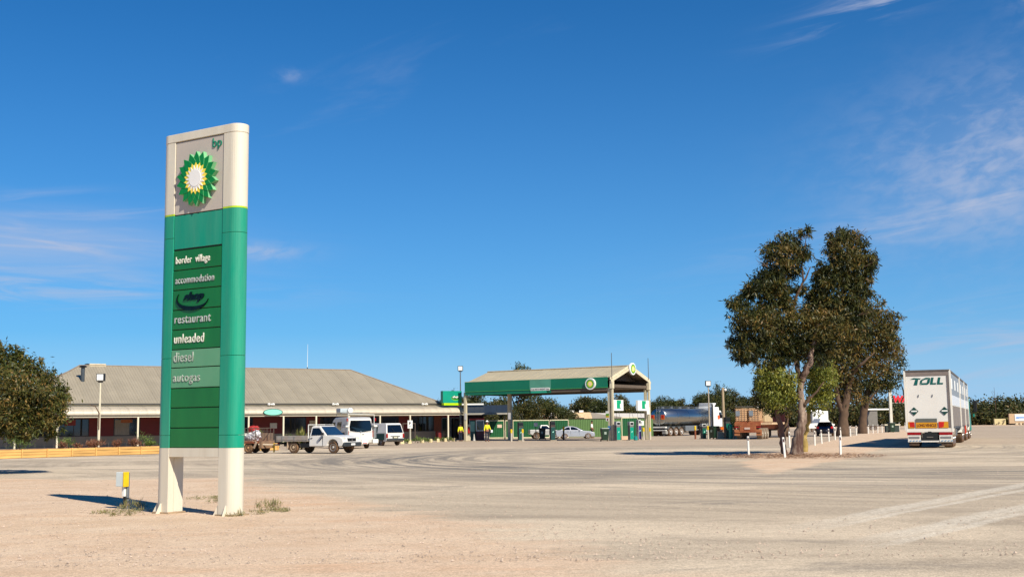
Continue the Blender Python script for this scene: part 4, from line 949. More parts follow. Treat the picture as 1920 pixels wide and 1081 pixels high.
# ---- the high-roof white van
def van():
    rc = gp(676, 84.0); ang = R(90+26); hd = Vector((math.cos(ang), math.sin(ang), 0))
    t = thing('delivery_van', 'white high-roof van seen from behind with dark rear window and roof rack', 'van', rc, ang)
    vs_ = M('van_silver_side', 'b4b3b6', .35, .2, var=.03, dust=.1)
    L = 5.6; H = 2.26
    low = [(0,.45),(0,1.15),(L-1.2,1.15),(L-.5,1.02),(L-.12,.80),(L,.55),(L-.05,.38)] + list(reversed(arch(L-1.05,.42,.36))) + list(reversed(arch(1.05,.42,.36))) + [(.1,.36)]
    hw = bodywork(t, low, .97, [(.0,1.16),(.06,2.08),(.25,H-.03),(1.2,H),(L-2.2,H),(L-1.75,H-.18),(L-1.05,1.16)], .96, .82, vwhite, .06)
    # rear doors with their big window
    for s in (1,-1):
        d = MB().bx(-.035,.0,min(.01*s,.92*s),max(.01*s,.92*s),.62,1.16).build('rear_door', vwhite, t, bevel=.012)
    MB().add([(-.025,.80,1.28),(-.025,-.80,1.28),(-.025,.0,1.17),(.035,-.74,2.02),(.035,.74,2.02),(-.005,.82,1.6),(-.005,-.82,1.6)], [(0,5,4,3,6,1,2)]).build('rear_window', glass, t)
    MB().add([(-.02,-.83,1.60),(-.02,-.90,1.30),(.05,-.80,2.15)], [(0,1,2)]).build('pillar_trim', black, t)
    MB().box((-.05,-.18,1.02),(.03,.14,.03)).build('door_handle', dark, t); MB().box((-.045,.35,.80),(.02,.34,.05)).build('name_bar', dark, t)
    MB().plate(circle(.06,12), (-.045,0,1.20), (0,-1,0), (0,0,1), .015).build('badge', chrome, t)
    MB().bx(-.12,.1,-.95,.95,.42,.60).build('bumper', M('bumper_grey','b9b6ae',.5), t, bevel=.03)
    MB().bx(-.16,-.125,-.52,-.06,.34,.62).build('warning_board', white, t); MB().bx(-.17,-.161,-.46,-.12,.37,.42).build('warning_strip', M('strip_red','b03a2a',.5), t)
    for s in (1,-1): MB().box((-.02,s*.93,1.05),(.05,.09,.45)).build('tail_light', red_l, t, bevel=.01)
    g = MB(); side_pane(g, [(2.75,1.35),(2.72,1.92),(1.72,1.94),(1.70,1.35)][::-1], hw); g.build('side_window', glass, t)
    g = MB(); side_pane(g, [(L-1.35,1.3),(L-1.72,1.88),(L-2.35,1.92),(L-2.35,1.3)], hw); g.build('door_glass', glass, t)
    screen(t, (L-1.03,1.2), (L-1.74,1.98), .84, .76)
    MB().bx(.1,1.3,.972,.982,.95,1.0).bx(1.5,L-1.6,.972,.982,.95,1.0).build('side_moulding', black, t)
    # dark open side and printed logo
    MB().plate([(0,0),(.16,0),(.08,.26)], (1.50,.905,1.50), (-1,0,0), (0,-.13,1), .012).build('logo_triangle', M('logo_red','b02a20',.5), t)
    for i, w_ in enumerate((.62,.5)): MB().bx(.70,.70+w_,.915-.02*(1-i),.925-.02*(1-i),1.68-.13*i,1.73-.13*i).build('logo_line', M('logo_grey','7e7c82',.5), t)
    for x in (1.05, L-1.05):
        for y in (.80,-.80): wheel(t, x, y, .35, .24, .6, galv)
    # roof gear, ladder frame and side tubes
    rk = M('rack_white')
    MB().tube([(-.12,.98,.8),(-.12,.98,2.48),(-.12,-.98,2.42),(-.12,-.98,.62)], .03, 6).build('ladder_frame', rk, t)
    for x in (.5,2.0,3.2): MB().tube([(x,-.8,2.40),(x,-.8,2.58),(x,.8,2.58),(x,.8,2.40)], .025, 6).build('roof_bar', galv, t)
    MB().bx(2.3,3.3,.0,.8,2.62,2.92).build('roof_box', M('box_grey','a9b2b4',.5), t, bevel=.03)
    MB().lathe([(.18,2.0),(.18,2.3)], (0,.1,2.78), 'X', 12).build('roof_reel', white, t)
    for s in (1,-1):
        MB().tube([(-.15,s*1.06,.75),(-.15,s*1.06,1.55)], .085, 10).build('storage_tube', galv, t)
        MB().box((-.15,s*1.06,1.60),(.26,.26,.12)).build('tube_cap', rk, t, bevel=.03)
        MB().box((-.16,s*1.05,2.07),(.06,.09,.22)).build('marker_light', red_l, t)
    MB().box((-.16,-1.04,.52),(.3,.42,.30)).build('step_box', rk, t, bevel=.03)
    mirror(t, L-1.3, .98, 1.35); mirror(t, L-1.3, -.98, 1.35)
van()
# ---- the small white people carrier with open tailgate glass look
def minivan():
    rc = gp(741, 95.5); ang = R(90+38)
    t = thing('people_carrier', 'boxy white people carrier seen from the rear, parked right of the high-roof van', 'van', rc, ang)
    L = 4.4; H = 1.82
    tealb = M('dark_teal_body', '0e4a4c', .2, .3, var=.05)
    low = [(.0,.42),(-.02,.98),(.0,1.0),(L-.9,1.0),(L-.2,.82),(L,.6),(L-.04,.34)] + list(reversed(arch(L-.8,.38,.34))) + list(reversed(arch(.85,.38,.34))) + [(.1,.34)]
    hw = bodywork(t, low, .85, [(.0,1.0),(.22,1.72),(.35,H),(2.6,H),(3.3,1.35),(L-.85,1.0)], .84, .70, vwhite, .05)
    g = MB(); side_pane(g, [(2.55,1.06),(2.5,1.66),(1.42,1.66),(1.42,1.06)], hw); side_pane(g, [(3.2,1.06),(2.95,1.45),(2.62,1.62),(2.62,1.06)], hw); g.build('side_glass', M('teal_glass','0d3a3d',.05,spec=.8), t)
    screen(t, (-.0,1.05), (.22,1.68), .74, .64, 'rear_window', -.014)
    MB().tube([(-.05,.1,1.10),(.05,.30,1.42)], .012, 5).build('wiper', black, t)
    MB().bx(-.05,.0,-.26,.26,.60,.72).build('plate_recess', black, t); MB().bx(-.06,-.051,-.18,.18,.61,.71).build('number_plate', M('plate_pale','c9c4a8',.5), t)
    MB().bx(-.04,.0,-.45,.45,.74,.78).build('handle_strip', dark, t)
    for s in (1,-1): MB().box((-.01,s*.78,.80),(.06,.15,.34)).build('tail_light', red_l, t, bevel=.015)
    MB().bx(-.12,.05,-.83,.83,.40,.58).build('bumper', M('dark_bumper'), t, bevel=.04)
    MB().bx(.05,L-.1,-.80,.80,.30,.345).build('underbody', black, t)
    MB().bx(.3,3.4,.852,.862,.45,.98).build('lower_side', tealb, t)
    for x in (.85, L-.8):
        for y in (.72,-.72): wheel(t, x, y, .31, .2, .6, galv)
    MB().tube([(.3,-.2,1.8),(.3,-.2,2.1)], .012, 5).build('aerial', dark, t); mirror(t, 3.2, -.88, 1.05); mirror(t, 3.2, .88, 1.05)
minivan()
# ---- silver sedan
def sedan():
    a = gp(1057, 125); b = gp(1098, 125.2); d = b-a; ang = math.atan2(d.y, d.x)
    t = thing('silver_sedan', 'silver four-door sedan parked side-on in front of the pale green fence', 'car', a, ang, sc=.93)
    sv = M('silver_paint', 'c4c6cc', .22, .55, var=.02, scale=1); L = 2.7
    low = [(-.95,.35),(-1.02,.70),(-.98,.92),(-.6,1.0),(2.1,.93),(3.0,.84),(3.45,.68),(3.52,.42),(3.45,.25)] + list(reversed(arch(L,.37,.24))) + list(reversed(arch(0,.37,.24))) + [(-.85,.26)]
    hw = bodywork(t, low, .88, [(-.55,.97),(.15,1.34),(.55,1.44),(1.0,1.43),(1.45,1.30),(2.15,.93)], .83, .58, sv, .05)
    g = MB(); side_pane(g, [(-.20,1.02),(.25,1.30),(.62,1.36),(.66,1.02)], hw); side_pane(g, [(.74,1.02),(.72,1.37),(1.02,1.36),(1.38,1.24),(1.75,1.0)], hw); g.build('side_glass', glass, t)
    screen(t, (2.15,.95), (1.42,1.33), .70, .56, 'windscreen', .01); screen(t, (-.55,.99), (.15,1.35), .68, .55, 'rear_window', -.01)
    for s in (1,-1): MB().box((3.30,s*.68,.66),(.3,.28,.14), -.35*s).build('headlight', M('headlight_lens'), t, bevel=.04); MB().box((-.97,s*.70,.78),(.08,.3,.14)).build('tail_light', red_l, t, bevel=.02)
    MB().bx(.69,.70,-.885,.885,.4,.95).bx(1.72,1.73,-.885,.885,.4,.92).bx(-.2,-.19,-.885,.885,.55,.95).build('door_seam', dark, t)
    for x in (.55,1.5): MB().box((x-.2,-.885,.84),(.16,.02,.03)).build('door_handle', chrome, t)
    mirror(t, 1.75, -.86, .98, sv, .12); mirror(t, 1.75, .86, .98, sv, .12)
    MB().bx(3.44,3.54,-.5,.5,.32,.44).build('lower_grille', dark, t, bevel=.02)
    for x in (0, L):
        for y in (.76,-.76): wheel(t, x, y, .32, .22, .72, M('alloy','c9cacd',.3,.6), 5)
sedan()
# ---- dark blue hatchback seen from behind
def hatch():
    rc = gp(1547, 122.5); ang = R(90-16)
    t = thing('blue_hatchback', 'dark blue hatchback seen from behind beyond the row of white posts', 'car', rc, ang)
    nb = M('navy_paint', '0a1530', .18, .35, var=.03); L = 4.1
    low = [(0,.40),(-.04,.72),(.0,.98),(3.2,.90),(4.0,.70),(4.1,.40),(4.0,.24)] + list(reversed(arch(3.35,.36,.24))) + list(reversed(arch(.75,.36,.24))) + [(.1,.28)]
    hw = bodywork(t, low, .88, [(.0,.97),(.30,1.36),(.65,1.46),(1.9,1.45),(3.0,.92)], .84, .62, nb, .06)
    screen(t, (.02,1.02), (.32,1.38), .72, .60, 'rear_window', -.012); screen(t, (3.0,.95), (1.95,1.42), .72, .6)
    g = MB(); side_pane(g, [(.35,1.02),(.6,1.36),(1.3,1.38),(1.3,1.0)], hw); side_pane(g, [(1.38,1.0),(1.38,1.38),(1.9,1.36),(2.6,.99)], hw); g.build('side_glass', glass, t)
    for s in (1,-1): MB().box((-.01,s*.72,.88),(.08,.26,.22)).build('tail_light', M('lit_red','c2150f',.25,em=.15), t, bevel=.03)
    MB().box((.10,0,1.00),(.04,.3,.05)).build('brake_light', M('lit_red'), t); MB().bx(-.06,-.045,-.24,.24,.50,.61).build('number_plate', M('plate_grey','55585f',.5), t)
    MB().box((.34,0,1.42),(.22,1.2,.05)).build('spoiler', nb, t, bevel=.02)
    for x in (.75,3.35):
        for y in (.76,-.76): wheel(t, x, y, .32, .21, .68, M('alloy'), 5)
    mirror(t, 2.5, .88, 1.0, nb, .13); mirror(t, 2.5, -.88, 1.0, nb, .13)
hatch()
# ---- small silver-grey car half hidden behind the shaded pumps
def small_car():
    a = gp(992, 127); t = thing('parked_ute', 'pale utility seen from behind, half hidden by the shaded pump and wheelie bin', 'ute', a, R(8))
    low = [(0,.55),(0,1.0),(2.2,1.0),(3.4,.9),(3.6,.5)] + list(reversed(arch(2.9,.36,.4))) + list(reversed(arch(.7,.36,.4)))
    hw = bodywork(t, low, .80, [(1.1,1.0),(1.2,1.5),(1.9,1.5),(2.5,1.0)], .78, .62, M('faded_silver','b5b3ae',.4,.3), .04)
    g = MB(); side_pane(g, [(1.2,1.05),(1.28,1.42),(1.85,1.42),(2.3,1.05)], hw); g.build('side_glass', glass, t)
    for x in (.7,2.9):
        for y in (.68,-.68): wheel(t, x, y, .34, .2, .6, galv)
    MB().bx(3.5,3.66,-.76,.76,.45,.62).build('bumper', dark, t, bevel=.03)
small_car()
# ---- polished tanker semi-trailer with white prime mover
def tanker():
    rc = gp(1234, 140); ang = R(51)
    t = thing('tanker_truck', 'polished steel tanker semi-trailer with a white prime mover, parked right of the fuel canopy', 'truck', rc, ang)
    tank = M('tank_stainless', 'a3a6a5', .30, 1.0, var=.04, scale=.6); L = 11.0; r = 1.02
    def ell(x, k=1.0): return [(x, r*1.12*k*math.cos(2*math.pi*i/28), 2.27 + r*k*math.sin(2*math.pi*i/28)) for i in range(28)]
    prof = [(0,.10),(-.0,.55),(.10,.9),(.22,1.0),(L-.22,1.0),(L-.1,.9),(L,.5)]
    m = MB(); vs = []; [vs.extend(ell(x, k)) for x, k in prof]; fs = [(i*28+j, i*28+(j+1)%28, (i+1)*28+(j+1)%28, (i+1)*28+j) for i in range(len(prof)-1) for j in range(28)]
    fs += [tuple(range(28))[::-1], tuple(6*28+j for j in range(28))]; m.add(vs, fs); m.build('tank', tank, t, smooth=True)
    for x in (.25, 2.9, 5.6, 8.2, L-.25):
        m = MB(); a = ell(x-.03, 1.012) + ell(x+.03, 1.012); m.add(a, [(j, (j+1)%28, 28+(j+1)%28, 28+j) for j in range(28)]); m.build('band', chrome, t)
    MB().bx(.4,L-.4,-.22,.22,3.27,3.31).build('walkway', galv, t); 
    for s in (-1,1): MB().tube([(.5,s*.32,3.5),(L-.5,s*.32,3.5)], .025, 5).build('handrail', galv, t)
    for x in (1.2,3.2,5.2,7.2,9.2): MB().lathe([(.2,3.28),(.2,3.42),(.15,3.46)], (x,0,0), n=10).build('hatch', galv, t)
    for x in (0.1,): MB().tube([(-.02,-.25,1.2),(-.06,-.25,3.5)], .03, 5).tube([(-.02,.1,1.2),(-.06,.1,3.5)], .03, 5).build('ladder', galv, t)
    for k in range(7): MB().tube([(-.05,-.25,1.4+k*.3),(-.05,.1,1.4+k*.3)], .02, 5).build('rung', galv, t)
    for s in (1,-1):
        MB().box((-.02,s*.72,2.25),(.03,.5,.55)).build('reflector_board', M('hazard_orange','d8680f',.4), t); MB().box((-.04,s*.72,2.32),(.02,.3,.36)).build('reflector_panel', M('hazard_red','b3160e',.4), t)
    MB().box((-.03,0,2.75),(.03,.7,.28)).build('warning_sign', M('sign_teal','1c4f4a',.4), t)
    MB().bx(0,L-.6,-.5,.5,.95,1.22).build('chassis', dark, t)
    MB().bx(-.25,.1,-1.2,1.2,.95,1.12).bx(-.25,.1,-1.2,1.2,.62,.72).build('rear_bumper', M('rack_white'), t, bevel=.02)
    MB().bx(-.22,.0,-1.0,1.0,.72,.93).build('light_panel', black, t)
    for k in range(3):
        for y in (.95,-.95): wheel(t, 1.0+k*1.25, y, .50, .5, .62, M('rim_white','cfcfca',.4,.2))
        for s in (1,-1): MB().lathe([(.60,-.28),(.60,.28)], (1.0+k*1.25, s*.95, .5), 'Y', 20) if False else None
    for s in (1,-1):
        pts = []
        for k in range(3):
            for a in range(150, 25, -15): pts.append((1.0+k*1.25 - 0 + .60*math.cos(R(a)), .5+.62*math.sin(R(a))))
        m = MB()
        for p, q in zip(pts, pts[1:]): m.add([(p[0],s*.68,p[1]),(q[0],s*.68,q[1]),(q[0],s*1.22,q[1]),(p[0],s*1.22,p[1])], [(0,1,2,3)])
        m.build('mudguard', galv, t)
    MB().bx(-.2,.3,-1.2,-.7,.25,.6).build('mud_flap', M('flap_grey','8f8c84',.6), t)
    MB().bx(4.6,7.4,-1.1,-.6,.55,1.2).build('hose_locker', galv, t, bevel=.03)
    for s in (1,-1): MB().box((8.6,s*.7,.65),(.12,.12,1.1)).build('landing_leg', dark, t)
    # prime mover
    wm = M('cab_white','dcdcd8',.3,var=.03)
    MB().bx(8.9,15.2,-.45,.45,.75,1.0).build('cab_chassis', dark, t)
    MB().bx(11.5,12.9,-1.2,1.2,1.0,3.5).build('sleeper_cab', wm, t, bevel=.1, segs=3)
    MB().prism([(12.9,1.0),(12.9,3.1),(13.6,3.05),(14.1,2.3),(14.1,1.0)], 1.15, 1.05).build('cab', wm, t, bevel=.06, segs=3)
    MB().prism([(14.1,.8),(14.1,2.1),(15.3,1.9),(15.5,1.7),(15.5,.7)], .95, .85).build('bonnet', wm, t, bevel=.1, segs=3)
    MB().prism([(11.7,3.5),(11.9,3.52),(12.6,4.0),(11.6,4.0)][::-1], 1.1, 1.0).build('roof_fairing', wm, t, bevel=.06)
    screen(t, (14.12,2.32), (13.64,3.0), 1.0, .95, 'windscreen', .02); g = MB(); side_pane(g, [(13.05,2.1),(13.05,2.85),(13.55,2.82),(13.9,2.1)], lambda z: 1.13); g.build('side_glass', glass, t)
    for s in (1,-1):
        MB().tube([(11.4,s*1.05,1.0),(11.4,s*1.05,3.9)], .09, 8).build('exhaust_stack', dark, t); MB().lathe([(.3,-.8),(.3,.8)], (11.2,s*.95,.75), 'X', 14).build('fuel_tank', chrome, t)
        MB().box((14.0,s*1.45,2.3),(.1,.25,.6)).build('mirror', black, t, bevel=.02); MB().box((12.7,s*1.215,2.2),(.5,.01,.5)).build('door_emblem', M('cab_orange','cf5a2a',.5), t)
    for x in (9.6,10.9):
        for y in (.95,-.95): wheel(t, x, y, .50, .5, .6, M('rim_white'))
    for y in (1.0,-1.0): wheel(t, 14.4, y, .50, .3, .6, M('rim_white'))
    MB().bx(15.4,15.62,-1.15,1.15,.45,.85).build('bull_bar', chrome, t, bevel=.04)
tanker()
# ---- dusty flat-top truck with liquid cages
def flatbed():
    rc = gp(1403, 106.5); ang = R(67)
    t = thing('flatbed_truck', 'red-dusted flat-top semi-trailer seen from the rear, behind the leaning gum trees', 'truck', rc, ang)
    rd = M('red_dust_steel', '8a4526', .8, .1, var=.2, dust=.7, dustcol='b97a4c', scale=3)
    MB().bx(0,12,-1.2,1.2,1.32,1.48).build('deck', rd, t, bevel=.01)
    MB().bx(-.06,.0,-1.2,1.2,1.22,1.50).build('rear_coaming', rd, t)
    MB().bx(-.02,12,-1.24,-1.205,1.30,1.50).build('side_rail', M('rail_cream','c7a883',.7), t)
    for k in range(9): MB().lathe([(.07,-1.26),(.07,-1.245)], (.35+k*.55,0,1.40), 'Y', 10).build('rail_hole', black, t)
    MB().bx(0,12,-.5,-.35,.85,1.3).bx(0,12,.35,.5,.85,1.3).build('chassis_beam', rd, t)
    MB().bx(-.05,.05,-.75,.75,.72,1.2).build('rear_panel', rd, t, bevel=.02); MB().box((-.08,.05,.98),(.04,.5,.18)).build('number_board', M('board_pale','c7b0a0',.6), t)
    MB().bx(-.08,.03,-1.2,1.2,.62,.72).build('underrun_bar', rd, t)
    for s in (1,-1):
        MB().box((.02,s*1.0,.62),(.04,.5,.55)).build('mud_flap', M('flap_orange','a0643c',.8,var=.2), t); MB().box((-.05,s*1.0,1.1),(.04,.4,.12)).build('tail_light', red_l, t)
    for k in range(3):
        for y in (.92,-.92): wheel(t, .9+k*1.25, y, .50, .52, .55, M('rim_dusty2','a49a88',.7), tyre=M('tyre_dusty','7d6c5a',.9,var=.2))
    # prime mover (mostly hidden by the trees)
    MB().bx(12.6,14.6,-1.2,1.2,.9,3.3).build('cab', M('cab_maroon','3a1512',.4), t, bevel=.1, segs=3)
    MB().bx(11,16,-.45,.45,.7,.95).build('cab_chassis', dark, t)
    for x in (11.2,12.4,15.2):
        for y in (.95,-.95): wheel(t, x, y, .5, .5 if x < 15 else .3, .6, galv)
    MB().prism([(14.6,.8),(14.6,2.2),(15.9,1.9),(16,.7)], .95, .9).build('bonnet', M('cab_maroon'), t, bevel=.08)
    screen(t, (14.62,2.2), (14.62,3.0), 1.0, 1.0)
    Mx = Matrix.Translation(rc) @ Matrix.Rotation(ang, 4, 'Z')
    def ibc(x, y, lab, dirty=True):
        c = thing('liquid_cage', lab, 'container', Mx @ Vector((x, y, 1.484)), ang)
        tan = M('ibc_tan','cfae86',.6,var=.15,dust=.4,scale=3)
        MB().bx(-.50,.50,-.50,.50,.16,1.32).build('bottle', tan, c, bevel=.06, segs=2)
        MB().bx(-.55,.55,-.55,.55,0,.13).build('pallet', rd, c)
        for k in range(7):
            z = .24+k*.175; MB().tube([(-.54,-.54,z),(.54,-.54,z),(.54,.54,z),(-.54,.54,z),(-.54,-.54,z)], .016, 4).build('hoop', M('cage_dusty','c29a70',.7,.3), c)
        bars = MB()
        for s in (-.4,-.13,.13,.4):
            bars.box((-.555,s,.72),(.02,.025,1.2)).box((s,-.555,.72),(.025,.02,1.2)).box((.555,s,.72),(.02,.025,1.2)).box((s,.555,.72),(.025,.02,1.2))
        bars.build('cage_bars', M('cage_dusty'), c, kind='stuff')
        MB().bx(-.585,-.575,.08,.46,.62,1.1).build('name_plate', M('plate_zinc','8f979b',.5,.4), c)
    ibc(.62, .62, 'dusty caged liquid container at the rear left of the flat-top trailer')
    ibc(.62, -.60, 'caged liquid container at the rear right of the flat-top trailer')
    ibc(1.9, .62, 'dusty caged liquid container second from the rear on the left of the flat-top trailer')
    # tarped load ahead
    l = MB().bx(2.6,6.2,-1.15,1.15,1.486,2.85).build('covered_load', M('tarp_tan','b79f78',.8,var=.1), None, bevel=.12, segs=3)
    l.location = rc; l.rotation_euler = (0,0,ang); tag(l, 'tan covered load on the flat-top trailer ahead of the liquid containers', 'load')
    g = MB(); 
    for x in np.linspace(.1,1.2,5): g.box((x,0,2.95),(.04,2.3,.05))
    for y in np.linspace(-1.1,1.1,9): g.box((.65,y,2.98),(1.2,.03,.04))
    f = g.build('steel_grating', M('grating_grey','6f6a60',.6,.5), None); f.location = rc; f.rotation_euler = (0,0,ang); tag(f, 'flat grey steel grating lying across the two rear liquid containers', 'grating')
    p = thing('white_pole_rack', 'white pipe rack standing above the load of the flat-top trailer', 'rack', Mx @ Vector((2.9,-.4,2.86)), ang)
    MB().tube([(0,0,0),(0,0,.55)], .05, 6).build('upright', M('rack_white'), p); MB().tube([(0,0,.30),(3.0,-.3,.30)], .07, 6).build('pipe', M('rack_white'), p)
flatbed()
# ---- the road train on the right
def road_train():
    hd = Vector((.39, .92, 0)).normalized(); ang = math.atan2(hd.y, hd.x); lft = Vector((-hd.y, hd.x, 0))
    rc = gp(1789, 66.0) + lft*1.25
    t = thing('road_train', 'long white curtain-sided road train driving away, its rear doors in shade', 'truck', rc, ang)
    bodym = M('trailer_white','dcd8cf',.45,var=.03,scale=1.5,dust=.08); frame = M('frame_white','ddd8cc',.4,var=.03,dust=.1,scale=3); cur_g = M('curtain_grey','7e8489',.45,var=.06,scale=1.5); cur_l = M('curtain_pale','c2c6cb',.45,var=.05,scale=1.5); cur_b = M('curtain_brown','776b60',.5,var=.12,scale=2)
    tl = M('toll_green','00564f',.4,var=.03)
    H = 4.42; zb = 1.15
    def box(x0, x1, H, rear):
        MB().bx(x0+.05,x1-.05,-1.2,1.2,zb-.15,zb).build('deck', dark, t)
        MB().bx(x0+.06,x1-.06,-1.17,1.17,zb+.05,H-.14).build('load_space', bodym, t)
        MB().bx(x0,x1,-1.25,1.25,H-.13,H).build('roof', M('roof_frame_dark','57504a',.5), t, bevel=.03)
        for s in (1,-1):
            n = max(2, round((x1-x0)/4.3)); w = (x1-x0)/n
            for i in range(n):
                a, b = x0+i*w+.07, x0+(i+1)*w-.07; y0, y1 = sorted((s*1.18, s*1.225))
                for z0_, z1_, m in ((zb+.02, 2.35, cur_b), (2.37, 2.40, frame), (2.41, 3.0, cur_l), (3.01, H-.16, cur_g)):
                    MB().bx(a, b, y0, y1, z0_, z1_).build('curtain', m, t)
                MB().bx(a+w*.25, a+w*.6, min(s*1.226,s*1.232), max(s*1.226,s*1.232), 3.35, 3.95).build('printed_panel', white, t)
                pts = [(a+ (b-a)*k/12, s*1.24, zb-.02) for k in range(13)]
                MB().tube(pts, .02, 4).build('curtain_track', galv, t)
            for x in (x0+.0, x1-.07): MB().bx(x, x+.07, min(s*1.17,s*1.27), max(s*1.17,s*1.27), zb-.25, H-.02).build('corner_post', frame, t)
    def axles(xs, w=.52):
        for x in xs:
            for y in (.95,-.95): wheel(t, x, y, .50, w, .60, M('rim_polished','b9b9b6',.25,.8))
            for s in (1,-1):
                pts = [(x+.58*math.cos(R(a)), .5+.60*math.sin(R(a))) for a in range(160, 15, -18)]; m = MB()
                for p, q in zip(pts, pts[1:]): m.add([(p[0],s*.70,p[1]),(q[0],s*.70,q[1]),(q[0],s*1.22,q[1]),(p[0],s*1.22,p[1])], [(0,1,2,3)])
                m.build('mudguard', frame, t)
    box(0, 13.2, H, True); box(14.0, 22.5, H, False); box(22.9, 30.6, H, False)
    MB().bx(.3,30,-.5,-.38,.9,1.1).bx(.3,30,.38,.5,.9,1.1).build('chassis', dark, t)
    axles([1.0,2.25,3.5]); axles([15.2,16.45,17.7]); axles([23.5,24.7,25.9])
    # rear face: door sheet, header, posts
    MB().bx(-.05,.0,-1.16,1.16,1.10,H-.35).build('rear_door', bodym, t, bevel=.006)
    MB().bx(-.07,.02,-1.25,1.25,H-.345,H-.135).build('rear_header', M('header_taupe','7d7068',.5), t, bevel=.01)
    MB().bx(-.08,.02,-1.20,1.20,.88,1.095).build('rear_sill', frame, t, bevel=.01)
    MB().bx(-.075,.0,-1.165,-1.05,1.105,H-.35).build('post_inner', M('post_taupe','6e6560',.5), t)
    for s in (1,-1): MB().bx(-.09,.03,min(s*1.17,s*1.28),max(s*1.17,s*1.28),.88,H-.13).build('rear_post', frame, t, bevel=.012)
    ex, ey = (0,-1,0), (0,0,1)
    def P(pts, dx=0, y=0, z=0, m=tl, name='letter', t_=.008, sl=.22): 
        return MB().plate([(p[0]+sl*p[1], p[1]) for p in pts], (-.052, y, z), ex, ey, t_).build(name, m, t)
    z0 = 3.57; q = .40
    P([(-.42,.31),(.12,.31),(.16,.37),(-.24,.40),(-.32,.37)], y=.56, z=z0)                       # long bar of the T
    P([(-.12,-.02),(.08,-.02),(.08,.295),(-.08,.295)], y=.62, z=z0)                                # its stem
    # O as a ring of four pieces, open at the upper left
    for pts in ([(0,0),(.50,0),(.56,.05),(.50,.10),(.14,.10),(.04,.02)], [(.40,.105),(.54,.055),(.60,.10),(.60,.34),(.54,.40),(.44,.30),(.44,.12)], [(0,.02),(.13,.105),(.14,.22),(.05,.27),(0,.25)], [(.04,.285),(.30,.40),(.53,.405),(.42,.305),(.30,.30),(.14,.235)]):
        P([(p[0]*.88, p[1]) for p in pts], y=.42, z=z0)
    for yy in (-.14,-.51): P([(0,0),(.33,0),(.33,.09),(.14,.09),(.14,.40),(0,.40)], y=yy, z=z0)
    for yy in (.50,-.25): MB().box((-.07,yy,2.95),(.05,.04,.12)).build('catch', galv, t); 
    # diamond placards
    for yy in (.78,-.86):
        pl = MB().plate([(0,-.25),(.25,0),(0,.25),(-.25,0)], (-.055,yy+.03,2.05), ex, ey, .012).build('placard_holder', galv, t)
        MB().plate([(0,-.235),(.235,0),(0,.235),(-.235,0)], (-.069,yy,2.07), ex, ey, .01).build('placard', M('placard_green','083c34',.4), t)
        MB().plate([(-.16,-.035),(.16,-.035),(.16,.045),(-.16,.045)], (-.081,yy,2.07), ex, ey, .004).build('placard_band', white, t)
    # long-vehicle board and chevron markers
    MB().bx(-.085,-.052,-.72,.70,1.71,1.99) if False else None
    MB().bx(-.10,-.081,-.42,.72+.0,1.11,1.43).build('long_vehicle_board', M('board_yellow','c88a08',.5,var=.1,scale=6), t)
    bb = MB().bx(-.092,-.082,-.42,.72,1.432,1.65).build('grey_board', M('board_grey','5d5f58',.5), t)
    o = text('lettering','LONG VEHICLE',.22,M('board_letter','5a1c08',.5),t,(0,0,0),ex,ey,bold=.006,t=.004)
    ys = [v.co.y for v in o.data.vertices]; k = 1.02/(max(ys)-min(ys)); my = max(ys)
    for v in o.data.vertices: v.co.y = .66 + (v.co.y-my)*k; v.co.x += -.101; v.co.z += 1.19
    for s, y0, y1 in ((1,.80,1.14),(-1,-1.0,-.50)):
        MB().bx(-.10,-.081,y0 if s > 0 else -1.02,y1 if s > 0 else -.50,1.11,1.47).build('marker_board', M('board_yellow'), t)
        if s > 0: MB().plate([(0,0),(.24,-.02),(.24,.26),(-.04,.28)], (-.101,1.04,1.18), ex, ey, .004).build('red_chevron', M('chevron_red','c01a10',.4), t)
        else: MB().plate([(0,-.04),(.26,.02),(.30,.30),(0,.31)], (-.101,-.50,1.15), ex, ey, .004).build('red_chevron', M('chevron_red'), t)
    # lower bumper assembly
    MB().plate([(-.42,0),(.42,0),(.42,.42),(.16,.42),(.08,.50),(-.08,.50),(-.16,.42),(-.42,.42)], (-.05,0,.42), ex, ey, .045).build('coupling_recess', M('recess_dark','0d1210',.6), t)
    MB().box((-.11,0,.60),(.03,.35,.05)).build('coupling_lip', M('lip_grey','6a645c',.5), t)
    for s in (1,-1):
        MB().bx(-.09,.0,min(s*.5,s*1.22),max(s*.5,s*1.22),.72,.875).build('tail_light', red_l, t, bevel=.01)
        MB().bx(-.08,.0,min(s*.5,s*1.2),max(s*.5,s*1.2),.32,.715).build('light_panel', frame, t, bevel=.01)
        MB().bx(-.10,-.081,min(s*.56,s*1.14),max(s*.56,s*1.14),.52,.64).build('lamp_cluster', M('cluster_grey','8d8a86',.3,.4), t, bevel=.02)
        w_ = MB()
        for k in range(4): w_.plate([(0,0),(.10,0),(.16,.05),(.06,.05)], (-.09,s*.85+.28-.17*k,.37), ex, ey, .004)
        w_.build('wave_print', M('print_blue','2f7fae',.4), t, kind='stuff')
        MB().bx(-.02,.02,min(s*.6,s*1.15),max(s*.6,s*1.15),.12,.31).build('mud_flap', M('flap_black','171513',.8,dust=.3), t)
    MB().bx(-.085,.0,-.48,.48,.32,.41).build('step_bar', frame, t)
    # between the trailers
    MB().bx(13.2,14.0,-.4,.4,1.0,1.3).build('coupling', dark, t); MB().bx(22.5,22.9,-.4,.4,1.0,1.3).build('coupling', dark, t)
    for x in (5.2,19.0): MB().bx(x,x+1.6,-1.2,-.7,.6,1.1).build('side_locker', M('locker_grey','55585a',.5), t, bevel=.03)
